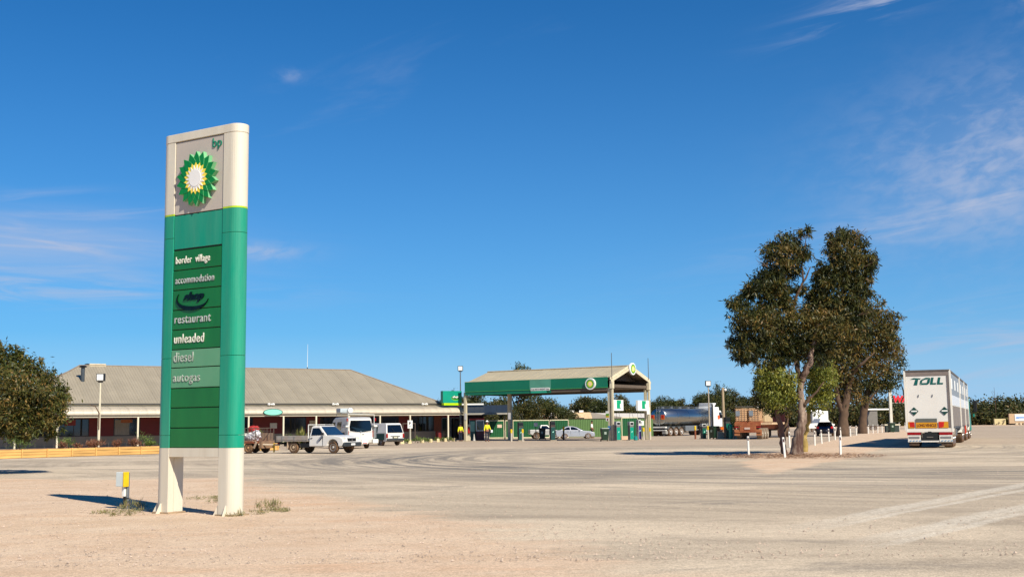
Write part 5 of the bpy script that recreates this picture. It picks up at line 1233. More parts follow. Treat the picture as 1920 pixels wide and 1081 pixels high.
    MB().box((20.6,-1.15,.85),(.1,.3,.6)).build('red_extinguisher_box', M('red_box','c23a14',.5), t, bevel=.03)
    # teal prime mover
    tc = M('cab_teal','027a6b',.3,var=.04)
    MB().bx(30.0,37.2,-.45,.45,.7,1.0).build('cab_chassis', dark, t)
    MB().bx(32.6,34.3,-1.24,1.24,.95,3.3).build('sleeper_cab', tc, t, bevel=.1, segs=3)
    MB().prism([(34.3,.6),(34.3,3.3),(35.7,3.25),(36.3,2.2),(36.45,.6)], 1.25, 1.18).build('cab', tc, t, bevel=.1, segs=3)
    MB().prism([(32.7,3.3),(34.6,3.3),(34.2,3.9),(33,4.1)], 1.15, .95).build('roof_fairing', tc, t, bevel=.08)
    screen(t, (36.3,2.25), (35.75,3.15), 1.1, 1.05); g = MB(); side_pane(g, [(34.5,2.1),(34.5,3.0),(35.6,3.0),(36.1,2.1)], lambda z: 1.23); g.build('side_glass', glass, t)
    for s in (1,-1): MB().box((36.0,s*1.62,2.65),(.12,.28,.95)).build('mirror', black, t, bevel=.04); MB().tube([(36,s*1.25,3.1),(36,s*1.6,3.15)], .03, 6).tube([(36,s*1.25,2.2),(36,s*1.6,2.2)], .03, 6).build('mirror_arm', dark, t)
    MB().box((35.5,-1.5,1.9),(.3,.12,.25)).build('side_marker', tc, t)
    axles([30.9,32.1]); 
    for y in (1.02,-1.02): wheel(t, 35.4, y, .5, .3, .6, M('rim_polished'))
    for s in (1,-1): MB().tube([(32.4,s*1.1,1.0),(32.4,s*1.1,3.6)], .08, 8).build('exhaust_stack', chrome, t)
road_train()
# ------------------------------------------------------------------ vegetation
def leafmat(name, stops, rough=.5, transl=.25):
    m = bpy.data.materials.new(name); m.use_nodes = True; nt = m.node_tree; N = nt.nodes; L = nt.links.new; b = N['Principled BSDF']
    a = N.new('ShaderNodeAttribute'); a.attribute_name = 'tint'; r = N.new('ShaderNodeValToRGB'); L(a.outputs['Fac'], r.inputs[0])
    el = r.color_ramp.elements; el[0].position, el[0].color = stops[0][0], (*stops[0][1], 1); el[1].position, el[1].color = stops[-1][0], (*stops[-1][1], 1)
    for p, c in stops[1:-1]: e = el.new(p); e.color = (*c, 1)
    L(r.outputs[0], b.inputs['Base Color']); b.inputs['Roughness'].default_value = rough; b.inputs['Specular IOR Level'].default_value = .35
    tr = N.new('ShaderNodeBsdfTranslucent'); L(r.outputs[0], tr.inputs['Color']); mx = N.new('ShaderNodeMixShader'); mx.inputs[0].default_value = transl
    L(b.outputs[0], mx.inputs[1]); L(tr.outputs[0], mx.inputs[2]); L(mx.outputs[0], N['Material Output'].inputs['Surface']); return m
gum = leafmat('gum_leaves', [(0,(.012,.019,.005)),(.3,(.034,.044,.010)),(.58,(.078,.078,.015)),(.82,(.15,.10,.018)),(1,(.27,.18,.05))])
gum2 = leafmat('gum_leaves_warm', [(0,(.030,.034,.010)),(.35,(.075,.075,.018)),(.65,(.13,.10,.02)),(.85,(.20,.105,.02)),(1,(.26,.16,.05))])
fresh = leafmat('fresh_leaves', [(0,(.09,.12,.02)),(.4,(.20,.22,.035)),(.75,(.33,.31,.05)),(1,(.45,.38,.12))], transl=.4)
mallee = leafmat('mallee_leaves', [(0,(.020,.030,.008)),(.4,(.045,.060,.014)),(.75,(.09,.095,.02)),(1,(.15,.12,.03))])
heath = leafmat('heath_leaves', [(0,(.025,.032,.01)),(.4,(.06,.07,.018)),(.7,(.10,.085,.02)),(1,(.17,.10,.035))])
redsh = leafmat('red_shrub_leaves', [(0,(.07,.06,.02)),(.4,(.20,.08,.05)),(.75,(.33,.13,.07)),(1,(.36,.25,.10))])
gsh = leafmat('green_shrub_leaves', [(0,(.05,.08,.015)),(.4,(.10,.16,.03)),(.75,(.18,.24,.05)),(1,(.30,.32,.08))])
palmL = leafmat('yucca_leaves', [(0,(.05,.07,.02)),(.4,(.12,.15,.03)),(.75,(.25,.24,.06)),(1,(.40,.33,.09))])
bark = M('gum_bark', 'a48f7b', .85, var=.30, scale=1.6, stretch=(3.2,3.2,.7), bump=.03, dust=1.7, dustcol='4e352a')
barkd = M('dark_bark', '54402f', .9, var=.25, scale=2, bump=.03); barky = M('yellow_bark', 'a88f4e', .85, var=.3, scale=2.5, bump=.02, dust=.5, dustcol='5a452c')
def leafmesh(name, blobs, L, w, seed, droop=.6, per=26, cs=.16, parent=None, mat=gum, origin=None, kind=None, link_=True, shell=.45):
    """blobs: (x,y,z, rx,ry,rz, n, tint_shift)"""
    rng = np.random.RandomState(seed); P = []; T = []
    for b in blobs:
        x, y, z, rx, ry, rz, n = b[:7]; sh = b[7] if len(b) > 7 else 0
        k = max(3, int(n/per)); d = rng.normal(size=(k,3)); d /= np.linalg.norm(d, axis=1)[:,None]
        r = rng.rand(k)**shell; c = np.array([x,y,z]) + d*r[:,None]*np.array([rx,ry,rz])
        csz = cs*min(rx,rz)*(0.6+.9*rng.rand(k)); tsh = rng.normal(0,.2,k) + sh
        cnt = np.maximum(4, (per*(.5+rng.rand(k))).astype(int))
        for j in range(k):
            q = rng.normal(size=(cnt[j],3))*csz[j]*np.array([1,1,.75]); P.append(c[j]+q); T.append(np.clip(.42+tsh[j]+rng.normal(0,.16,cnt[j]),0,1))
    P = np.concatenate(P); T = np.concatenate(T); n = len(P)
    a = rng.normal(size=(n,3)); a[:,2] -= droop*1.5; a /= np.linalg.norm(a,axis=1)[:,None]
    s = np.cross(a, rng.normal(size=(n,3))); s /= np.linalg.norm(s,axis=1)[:,None]
    l = (L*(.6+.8*rng.rand(n)))[:,None]; ww = (w*(.6+.8*rng.rand(n)))[:,None]
    V = np.stack([P, P+a*l*.5+s*ww*.5, P+a*l, P+a*l*.5-s*ww*.5], 1)
    if origin is not None: V = V - np.array(origin)
    me = bpy.data.meshes.new(name); me.vertices.add(4*n); me.vertices.foreach_set('co', V.reshape(-1).astype(np.float32))
    me.loops.add(4*n); me.loops.foreach_set('vertex_index', np.arange(4*n, dtype=np.int32)); me.polygons.add(n); me.polygons.foreach_set('loop_start', np.arange(0,4*n,4,dtype=np.int32))
    me.update(calc_edges=True); at = me.attributes.new('tint','FLOAT','POINT'); at.data.foreach_set('value', np.repeat(T,4).astype(np.float32)); me.materials.append(mat)
    return link(name, me, parent, kind=kind) if link_ else me
def pxb(lst, Y, dr=1.0, dens=1.0, sh=0):          # crown lumps given where the photo shows them, at distance Y
    out = []
    for q in lst:
        cx, cy, rx, ry = q[:4]; dy = q[4] if len(q) > 4 else 0; k = q[5] if len(q) > 5 else 1; s2 = q[6] if len(q) > 6 else 0
        c = W(cx, cy, Y+dy); sc = (Y+dy)/F_PX; a, b = rx*sc, ry*sc; dep = (a+b)/2*dr
        out.append((c.x, c.y, c.z, a, dep, b, int(dens*k*rx*ry), sh+s2))
    return out
def limb(parent, origin, pts, rad, mat, name='limb', n=8, seed=0, wob=.05):
    rn = random.Random(seed); P = [W(u, v, Y) for u, v, Y in pts]
    Q = []; Rr = []
    for i in range(len(P)-1):
        for k in range(4):
            f = k/4; p = P[i].lerp(P[i+1], f); r = rad[i]+(rad[i+1]-rad[i])*f; 
            if i or k: p = p + Vector((rn.uniform(-1,1), rn.uniform(-1,1), rn.uniform(-.3,.3)))*min(wob, r*.7)
            Q.append(p - origin); Rr.append(r*(1+rn.uniform(-.06,.06)))
    Q.append(P[-1]-origin); Rr.append(rad[-1]); 
    return MB().tube(Q, Rr, n).build(name, mat, parent, smooth=True)
# ---- the tall leaning gum on the island
def gum_a():
    o = G(1492, 853); t = thing('gum_tree', 'tall leaning gum tree with two pale twisted trunks on the gravel island', 'tree', o)
    Y = o.y
    L_ = lambda pts, rad, m=bark, nm='limb', s=1: limb(t, o, pts, rad, m, nm, seed=s)
    tr = L_([(1491,857,Y),(1496,825,Y),(1503,795,Y),(1504,770,Y),(1501,740,Y+.1),(1503,712,Y+.2)], [.34,.26,.22,.19,.16,.15], bark, 'trunk', 2)
    L_([(1503,714,Y+.2),(1508,700,Y),(1518,682,Y-.1),(1522,655,Y),(1535,600,Y),(1548,540,Y+.2),(1562,480,Y+.3),(1580,440,Y+.3)], [.18,.17,.15,.13,.11,.09,.06,.02], bark, 'limb', 3)
    L_([(1503,712,Y+.2),(1496,690,Y+.4),(1490,650,Y+.5),(1478,600,Y+.4),(1472,540,Y+.2),(1470,480,Y)], [.14,.12,.11,.10,.06,.02], barkd, 'limb', 4)
    L_([(1478,600,Y+.4),(1492,560,Y+.1),(1506,530,Y),(1520,500,Y)], [.09,.07,.05,.02], barkd, 'limb', 5)
    L_([(1506,528,Y),(1503,500,Y),(1508,470,Y),(1512,440,Y)], [.05,.04,.03,.012], barkd, 'limb', 6)
    L_([(1488,640,Y+.5),(1460,620,Y),(1430,600,Y-.3),(1400,590,Y-.5)], [.09,.07,.05,.02], barkd, 'limb', 7)
    L_([(1535,600,Y),(1570,560,Y+.3),(1600,520,Y+.4),(1625,485,Y+.4)], [.09,.07,.05,.02], barkd, 'limb', 8)
    L_([(1508,760,Y-.1),(1516,748,Y-.2),(1528,738,Y-.3),(1545,715,Y-.3)], [.09,.08,.05,.02], barkd, 'limb', 9)
    L_([(1482,470,Y),(1455,475,Y),(1430,500,Y-.2)], [.04,.03,.012], barkd, 'limb', 10)
    rn = random.Random(77); tw = MB()
    for (u, v, u2, v2) in [(1440,500,1416,478),(1440,500,1424,492),(1448,470,1438,452),(1455,462,1450,446),(1490,450,1488,436),(1500,450,1518,434),(1620,500,1648,486),(1625,520,1640,530),(1385,600,1368,592),(1380,640,1364,650),(1600,450,1622,432),(1420,680,1408,694),(1450,685,1446,706),(1470,690,1466,712),(1500,690,1490,712),(1480,690,1476,716),(1455,520,1438,508),(1560,455,1552,438),(1400,560,1384,548),(1610,590,1650,575),(1484,700,1500,725),(1495,675,1480,700),(1520,520,1540,500)]:
        for j in range(3):
            e = (u2+rn.uniform(-7,7), v2+rn.uniform(-7,7)); m_ = ((u+e[0])/2+rn.uniform(-4,4), (v+e[1])/2+rn.uniform(-4,4)); yy = Y+rn.uniform(-.5,.3)
            tw.tube([W(u,v,yy)-o, W(*m_,yy)-o, W(*e,yy)-o], [.018,.012,.004], 3)
    tw.build('twigs', barkd, t, kind='stuff')
    B = [(1450,472,20,22,0),(1478,455,26,24,0),(1500,470,20,22,.2),(1512,432,13,10,0,.8),(1497,437,10,10,0,.6),(1478,495,26,26,.3),(1452,508,28,22,0,.9),(1435,535,36,30,0),(1410,545,24,22,-.2),(1466,545,26,30,.3),(1382,570,22,22,-.4,.9),(1400,600,34,30,-.3),(1438,590,36,34,.2),(1470,590,24,36,.5),
         (1385,640,22,26,-.4,.9),(1415,650,36,28,-.3),(1450,640,36,34,.2),(1478,650,24,30,.4),(1400,668,24,14,-.2,.6),(1440,676,26,16,0,.7),(1490,610,16,30,.4,.7),
         (1560,455,14,22,.2,.8),(1583,440,24,18,.2),(1605,450,20,20,.2),(1575,480,30,26,.3),(1604,485,22,24,.3),(1633,480,17,18,.2,.9),(1625,505,20,20,.3,.9),(1560,515,28,28,.2),(1592,520,34,28,.4),(1612,540,24,24,.4,.9),(1540,530,18,26,.1,.9),(1545,560,26,30,.2),(1580,565,36,30,.5),(1612,575,26,24,.5),(1530,590,24,28,.2,.9),(1560,605,34,28,.4),(1596,610,36,30,.6),(1535,632,26,28,.2,1),(1512,595,20,30,.6,.9),(1510,640,22,30,.5,1),(1540,662,26,22,.4,.9),(1492,655,18,26,.4,.8),(1465,676,22,14,.2,.6),(1525,560,16,24,.4,.8),(1520,585,20,22,.5,.8),(1538,505,14,20,.2,.7),(1500,545,16,16,.4,.6)]
    leafmesh('crown', pxb(B, Y, 1.15, 2.1), .24, .055, 11, .8, 30, .165, t, gum, o, shell=.5)
    Bw = [(1430,600,40,30,-1.0,.5),(1500,590,30,30,-.9,.5),(1470,480,34,24,-.7,.5),(1590,470,40,30,-.6,.4),(1560,610,50,34,-1.0,.45)]
    leafmesh('crown_tips', pxb(Bw, Y, .6, 1.1, .10), .17, .05, 12, .5, 16, .3, t, gum2, o)
gum_a()
def gum_epi():
    o = G(1510, 847); Y = o.y
    t = thing('gum_tree', 'short gum with yellowish trunk and yellow-green foliage, right of the leaning gum', 'tree', o)
    limb(t, o, [(1508,850,Y),(1509,820,Y),(1514,790,Y),(1520,760,Y),(1526,730,Y)], [.19,.16,.15,.10,.05], barky, 'trunk', seed=21)
    limb(t, o, [(1518,765,Y),(1534,745,Y),(1540,720,Y)], [.07,.05,.02], barky, 'limb', seed=22)
    B = [(1532,690,24,24,-1.2),(1545,710,22,26,-1.2),(1526,718,20,26,-1.0),(1535,742,26,20,-1.0),(1550,690,14,18,-.8,.8),(1522,765,14,16,-.6,.5),(1545,760,14,10,-.6,.4),(1530,668,12,12,-.8,.6)]
    leafmesh('crown', pxb(B, Y, 1.0, 2.4), .16, .06, 31, .7, 18, .26, t, fresh, o)
    o = G(1467, 852); Y = o.y
    t = thing('gum_tree', 'slender dark-trunked gum with bushy yellow-green foliage, left of the leaning gum', 'tree', o)
    limb(t, o, [(1471,856,Y),(1468,830,Y),(1464,800,Y),(1458,775,Y),(1456,750,Y),(1450,720,Y)], [.17,.14,.13,.11,.08,.04], M('red_brown_bark','6b4a3c',.9,var=.3,scale=2,bump=.02,dust=.4,dustcol='8c7a6a'), 'trunk', seed=23)
    limb(t, o, [(1466,835,Y),(1472,800,Y+.4),(1476,770,Y+.5),(1478,740,Y+.5)], [.10,.09,.07,.03], barkd, 'limb', seed=24)
    B = [(1440,700,24,18,-1.2,1,.1),(1460,705,22,22,-1.2,1,.1),(1478,715,18,22,-1,1,.05),(1440,728,22,22,-1),(1465,735,26,24,-1),(1452,755,22,16,-.8,.8),(1484,745,14,20,-.8,.8)]
    leafmesh('crown', pxb(B, Y, 1.0, 2.3), .16, .06, 33, .7, 18, .26, t, fresh, o)
    Bd = [(1426,735,14,30,.5,1.2),(1436,758,18,18,.5,1.2),(1450,768,16,12,.4,1.1),(1480,770,14,14,.4,.7),(1424,715,8,14,.4,1)]
    leafmesh('lower_foliage', pxb(Bd, Y, 1.1, 2.0), .15, .05, 34, .6, 18, .26, t, gum, o)
gum_epi()
def gum_c():
    o = G(1583, 817); Y = o.y
    t = thing('gum_tree', 'broad gum tree with golden-brown olive foliage farther along the gravel island', 'tree', o)
    limb(t, o, [(1580,819,Y),(1581,790,Y),(1584,760,Y),(1590,730,Y),(1600,690,Y),(1615,640,Y)], [.75,.50,.42,.34,.25,.1], barkd, 'trunk', seed=41)
    limb(t, o, [(1582,775,Y),(1572,750,Y),(1566,720,Y),(1560,680,Y)], [.35,.28,.2,.08], barkd, 'limb', seed=42)
    limb(t, o, [(1598,700,Y-1),(1615,682,Y-2),(1640,660,Y-2)], [.2,.14,.05], barkd, 'limb', seed=43)
    B = [(1625,585,38,24,0),(1655,600,28,24,0),(1668,618,20,18,0,.9),(1600,600,40,30,2),(1640,630,40,30,0),(1600,645,46,34,1),(1565,650,36,40,2),(1550,690,26,34,2),(1590,690,40,34,0),(1630,675,40,30,0),(1660,655,26,24,0),(1575,730,30,26,1),(1600,740,24,22,1,.8),(1560,745,18,20,2,.7),(1636,560,12,10,0,.4),(1652,566,6,10,0,.4),(1552,600,20,34,3,.8),(1535,650,24,30,2,.8),(1605,570,26,16,1,.7),(1680,600,12,16,0,.7),(1672,640,18,18,-1,.8)]
    leafmesh('crown', pxb(B, Y, 1.0, 1.6, .12), .36, .13, 51, .5, 20, .24, t, gum2, o)
    o = G(1617, 812); Y = o.y
    t = thing('gum_tree', 'dark gum tree at the right end of the island trees, nearest the bin', 'tree', o)
    limb(t, o, [(1617,815,Y),(1618,785,Y),(1622,755,Y),(1632,720,Y),(1645,690,Y)], [.65,.5,.42,.3,.12], barkd, 'trunk', seed=44)
    limb(t, o, [(1620,770,Y),(1632,745,Y-1),(1650,725,Y-1)], [.25,.18,.06], barkd, 'limb', seed=45)
    B = [(1682,675,16,22,0),(1672,700,22,22,0),(1645,700,30,24,0),(1650,725,30,18,0,.9),(1625,725,26,22,0,.9),(1665,722,22,12,0,.7),(1640,745,24,10,0,.5),(1612,745,20,14,0,.6),(1690,655,8,10,0,.6),(1600,715,24,24,2)]
    leafmesh('crown', pxb(B, Y, 1.0, 1.6), .36, .14, 52, .5, 20, .24, t, gum, o)
gum_c()
# ---- spreading tree on the left
def left_tree():
    o = G(-90, 888); Y = o.y
    t = thing('mallee_tree', 'wide dense mallee tree with olive foliage at the left edge, in front of the building', 'tree', o)
    for i, (a, b) in enumerate((((-90,890),(20,700)), ((-80,890),(60,740)), ((-100,890),(-60,690)))):
        limb(t, o, [(a[0],a[1],Y),((a[0]+b[0])/2-15,(a[1]+b[1])/2+20,Y),(b[0],b[1],Y)], [.22,.14,.05], barkd, 'limb', seed=60+i)
    MB().tube([(0,0,-.05),(.05,0,.5),(0,.1,1.0)], [.35,.26,.24], 10).build('trunk', barkd, t, smooth=True)
    B = [(5,670,38,28,0),(35,690,34,26,0),(68,700,34,28,0),(92,722,24,24,-.2),(112,742,18,26,-.3),(108,770,20,26,-.3),(85,760,34,32,-.8),(50,740,44,36,-1.2),(10,720,46,40,-1),(20,770,40,34,-1.3),(60,790,40,24,-1),(95,795,26,18,-.4),(10,800,30,22,-.8),(-40,700,60,50,0),(-60,770,60,50,-1),(-120,720,70,60,0),(-130,790,70,50,0),(-60,820,50,26,0),(30,655,14,12,0,.5),(48,672,16,12,0,.6),(70,682,14,10,0,.5),(120,725,8,12,0,.5),(45,812,34,10,0,.8),(90,815,20,8,0,.6),(0,650,16,8,0,.6)]
    leafmesh('crown', pxb(B, Y, 1.0, 1.5), .16, .05, 61, .5, 22, .22, t, leafmat('mallee_warm', [(0,(.016,.024,.006)),(.3,(.048,.064,.013)),(.58,(.095,.10,.018)),(.82,(.17,.115,.02)),(1,(.28,.19,.05))]), o)
    Bw = [(40,720,60,40,-2,.4),(90,770,34,34,-1.2,.4),(0,760,50,50,-2.2,.4)]
    leafmesh('crown_tips', pxb(Bw, Y, .5, .8, .1), .13, .045, 62, .5, 16, .3, t, gum2, o)
left_tree()
# ---- background trees: a few kinds, placed one by one
def proto_tree(i, seed):
    rng = random.Random(seed); bl = []
    for k in range(9):
        a = rng.random()*6.28; r = rng.random()**.5*3.1
        bl.append((math.cos(a)*r, math.sin(a)*r, 4.4 + rng.uniform(-.9,.9) + (1-(r/3.1)**2)*1.0, rng.uniform(1.2,2.0), rng.uniform(1.2,2.0), rng.uniform(.8,1.3), 850, rng.uniform(-.12,.12)))
    for k in range(7):
        a = rng.random()*6.28; r = 2.5+rng.random(); bl.append((math.cos(a)*r, math.sin(a)*r, 2.3+rng.random(), 1.2, 1.2, 1.0, 480, -.1))
    me = leafmesh('crown', bl, .34, .15, seed, .3, 18, .26, None, [mallee, heath, gum][i % 3], link_=False)
    m = MB(); m.tube([(0,0,-.1),(.1,0,1.5),(0,.1,2.6)], [.32,.24,.18], 8); 
    tm = m.build('trunk', barkd, None); lm = MB().tube([(0,.1,2.4),(.8,.3,3.6),(1.5,.3,4.6)], [.15,.1,.04], 6).tube([(0,.1,2.3),(-.9,-.2,3.5),(-1.7,-.3,4.4)], [.15,.1,.04], 6)
    lo = lm.build('limbs', barkd, None); lo['kind'] = 'stuff'
    a, b = tm.data, lo.data; bpy.data.objects.remove(tm); bpy.data.objects.remove(lo); return me, a, b
PROTO = [proto_tree(i, 100+i) for i in range(6)]
def bg_tree(i, u, v_top, Y, wpx, label, z0=0, group='trees behind the fuel stop'):
    p = gp(u, Y); top = W(u, v_top, Y).z; h = top - z0; sx = (wpx*Y/F_PX)/8.2; sz = h/6.9
    t = thing('background_tree', label, 'tree', p, i*1.7, group); t.scale = (sx, sx, sz)
    for nm, me, kd in zip(('crown','trunk','limb'), PROTO[i % 6], (None,None,None)): link(nm, me, t)
n_ = 0
BG = [(842,736,150,60,'low rounded tree just right of the shop roof'), (890,731,150,70,'tree above the lean-to, behind the left canopy post'), (925,744,140,60,'leafy tree seen under the canopy above the lean-to roof'), (968,686,175,90,'tallest domed tree whose top shows above the canopy roof'), (940,760,135,66,'dark bushy tree behind the green yard gate'), (985,752,140,66,'tree under the middle of the canopy'),
      (1024,741,150,84,'broad rounded tree under the canopy beside the faded fascia panel'), (1062,762,150,46,'small tree left of the cream-roofed house'), (1100,738,190,80,'dark tree under the round fascia emblem'), (1135,748,185,66,'dark tree behind the front right canopy post'), (1165,738,190,60,'dark tree seen between the two price cabinets'), (1190,762,180,60,'low tree behind the right-hand pumps'), (1075,765,195,70,'low dark tree behind the cream-roofed house'), (1125,768,195,60,'low dark tree behind the white-roofed shed'),
      (1220,752,190,60,'tree just right of the canopy, behind the tanker'), (1250,744,190,64,'rounded tree above the middle of the tanker'), (1285,746,200,60,'tree above the front of the tanker'), (1322,738,190,56,'tree behind the white prime mover'), (1345,724,185,70,'tall rounded tree behind the two light poles'), (1378,732,190,64,'tree left of the flat-top truck, behind the pole'), (1408,736,190,62,'tree behind the flat-top truck'), (1440,738,190,62,'tree behind the leaning gum trees'),
      (1232,768,170,50,'low bush-like tree behind the tanker tail'), (1300,765,175,60,'low bushy tree between tanker and light pole'), (1360,765,170,60,'low bushy tree left of the flat-top truck'), (1420,770,170,60,'low bushy tree behind the covered load')]
for i, (u, v, Y, w, lb) in enumerate(BG): bg_tree(i, u, v, Y, w, lb)
# dense roadside scrub on the far side of the road, one mass
def belt():
    bl = []; rn = random.Random(8)
    for k in range(120):
        u = 1440 + (2080-1440)*(k+rn.random())/120; Y = rn.uniform(300, 335)
        top = {0: 752, 1: 752}.get(0)
        v = np.interp(u, [1440,1560,1640,1690,1720,1840,1870,1900,1930,2080], [752,760,750,742,745,750,748,743,744,742]) + rn.uniform(-2,7)
        zt = W(u, v, Y).z; c = gp(u, Y); rz = max(1.6, zt*.42)
        bl.append((c.x, c.y, zt-rz, rn.uniform(2.4,4.6), 4, rz, 420, rn.uniform(-.14,.14)))
        bl.append((c.x+rn.uniform(-2,2), c.y-5, zt*.32, rn.uniform(2.5,5), 4, max(1.5, zt*.34), 330, rn.uniform(-.1,.12)))
    o = leafmesh('roadside_scrub', bl, .75, .42, 77, .1, 14, .32, None, heath, kind='stuff'); o['label'] = 'dense olive scrub beyond the highway'
    bl = []
    for k in range(60):
        u = 740 + (1440-740)*(k+rn.random())/60; Y = rn.uniform(205, 235); v = 772 + rn.uniform(-4,5); zt = W(u, v, Y).z; c = gp(u, Y)
        bl.append((c.x, c.y, zt*.5, rn.uniform(2.5,4.2), 3, zt*.5, 300, rn.uniform(-.14,.14)))
    leafmesh('scrub', bl, .6, .32, 78, .1, 14, .32, None, mallee, kind='stuff')
belt()
def dead_twig():
    o = gp(1868, 296); t = thing('dead_sapling', 'bare thin sapling standing above the roadside scrub at the far right', 'tree', o)
    MB().tube([(0,0,0),(.1,0,5),(0,0,9.5)], [.12,.08,.03], 5).tube([(.05,0,6),(.9,0,8.2)], [.05,.02], 4).tube([(.05,0,6.5),(-.8,0,8.6)], [.05,.02], 4).build('stem', barkd, t)
dead_twig()
# ---- shrubs in the planter and elsewhere
def shrub(name, label, cat, p, w, h, mat, seed, L=.12, wl=.035, n=900, up=-1.2, group=None, stems=True):
    t = thing(name, label, cat, p, 0, group); rn = random.Random(seed); bl = []
    for k in range(6):
        a = rn.random()*6.28; r = rn.random()*.32*w; bl.append((math.cos(a)*r, math.sin(a)*r, h*rn.uniform(.3,.62), w*.26, w*.26, h*.34, n//6, rn.uniform(-.12,.12)))
    leafmesh('foliage', bl, L, wl, seed, up, 14, .35, t, mat)
    m = MB()
    for k in range(4):
        a = rn.random()*6.28; m.tube([(0,0,-.03),(math.cos(a)*w*.1,math.sin(a)*w*.1,h*.3),(math.cos(a)*w*.25,math.sin(a)*w*.25,h*.65)], [.02,.014,.006], 4)
    m.build('stems', barkd, t)
def at_pl(u, d): return pl_at(u, d)
shrub('garden_bush', 'leafy green bush at the left end of the timber planter', 'shrub', pl_at(38, 1.2), 1.9, 1.25, gsh, 201, n=1600)
shrub('garden_bush', 'tall loose rose bush between two veranda posts above the planter', 'shrub', pl_at(128, 2.2), 1.3, .95, gsh, 202, n=500)
shrub('garden_bush', 'low brown-green plant at the foot of the veranda post nearest the left tree', 'shrub', pl_at(117, 1.0), .7, .42, redsh, 209, n=300)
shrub('ornamental_grass', 'wide reddish clump just left of the veranda post in the planter', 'shrub', pl_at(176, 1.0), 1.5, .50, redsh, 203, .2, .02, 1300)
shrub('ornamental_grass', 'small round reddish clump alone in the middle of the planter', 'shrub', pl_at(217, 1.0), .85, .48, redsh, 204, .2, .02, 700)
shrub('ornamental_grass', 'reddish clump beside the bright green cushion plant near the pylon', 'shrub', pl_at(252, 1.1), 1.1, .50, redsh, 205, .2, .02, 800)
shrub('garden_bush', 'bright green cushion plant in the planter just left of the pylon sign', 'shrub', pl_at(281, 1.1), 1.0, .48, gsh, 206, .1, .03, 900)
shrub('garden_bush', 'sparse rose bush on thin stems above the green cushion plant', 'shrub', pl_at(272, 2.4), 1.3, 1.15, gsh, 207, n=380)
shrub('garden_bush', 'small brown shrub left of the round reddish clump', 'shrub', pl_at(145, 1.2), .6, .34, redsh, 208, n=260)
def spiky(label, p, h, w, mat, seed, n=70):
    t = thing('yucca', label, 'plant', p); rn = random.Random(seed); vs = []; fs = []; T = []
    for k in range(n*4):
        a = rn.random()*6.28; e = R(rn.uniform(5, 88)); l = h*rn.uniform(.5,.95); d = Vector((math.cos(a)*math.cos(e), math.sin(a)*math.cos(e), math.sin(e))); s_ = Vector((-math.sin(a), math.cos(a), 0))*.022*h
        b = Vector((rn.uniform(-1,1)*w*.15, rn.uniform(-1,1)*w*.15, .1)); k0 = len(vs); dr = Vector((0,0,-.22*l))
        vs += [b-s_, b+s_, b+d*l*.55+s_*1.2, b+d*l*.55-s_*1.2, b+d*l+dr*math.cos(e)]; fs += [(k0,k0+1,k0+2,k0+3),(k0+3,k0+2,k0+4)]; T += [rn.random()]*5
    me = bpy.data.meshes.new('fronds'); me.from_pydata([tuple(v) for v in vs], [], fs); me.materials.append(mat); at = me.attributes.new('tint','FLOAT','POINT'); at.data.foreach_set('value', T); o = link('fronds', me, t, kind='stuff')
    MB().tube([(0,0,0),(0,0,.25)], .08, 6).build('stem', barkd, t)
spiky('yellow-green spiky plant behind the caged trailer, under the oval sign', b_p if False else gp(486, 80, .44), 1.15, .9, palmL, 301, 110)
spiky('dark green spiky palm-like plant behind the tray of the white ute', gp(565, 84), 1.75, .8, palmL, 302, 90)
shrub('garden_bush', 'low green plant left of the palm-like plant behind the ute tray', 'shrub', gp(541, 84), 1.3, 1.25, gsh, 303, n=600)
# kerb garden right of the vans
def kerb():
    a, b = gp(752, 104), gp(853, 118); d = (b-a).normalized(); L = (b-a).length; ang = math.atan2(d.y, d.x)
    st = M('painted_stone', 'cdb98c', .8, var=.15, rnd=.1)
    for i, f in enumerate((.02,.14,.36,.52,.66,.80,.98)):
        p = a + d*L*f; o = MB().box((0,0,.14), (.35,.3,.36), 0, 0, .8).build('kerb_stone', st, None, bevel=.05); o.location = p; o.rotation_euler = (0,0,i*.4)
        tag(o, ['first cream kerb stone, nearest the white people carrier','second cream kerb stone, close beside the first','third cream kerb stone of the garden edge below the parking sign','middle cream kerb stone of the garden edge','fifth cream kerb stone from the vans','sixth cream kerb stone, last but one before the shop door','last cream kerb stone at the shop end of the garden edge'][i], 'stone', 'cream kerb stones along the garden edge')
    rn = random.Random(9)
    for i in range(5):
        p = a + d*L*(.07+.2*i) + Vector((0,.6,0)); shrub('garden_bush', ['low green plant beside the parking sign post','low green plant right of the parking sign','low plant at the foot of the veranda post by the red barrel','low green plant in the middle of the kerb garden','small green plant at the shop end of the kerb garden'][i], 'shrub', p, 1.5, .42 + .15*(i==1), gsh, 320+i, .13, .04, 420, group='low plants in the kerb garden')
kerb()
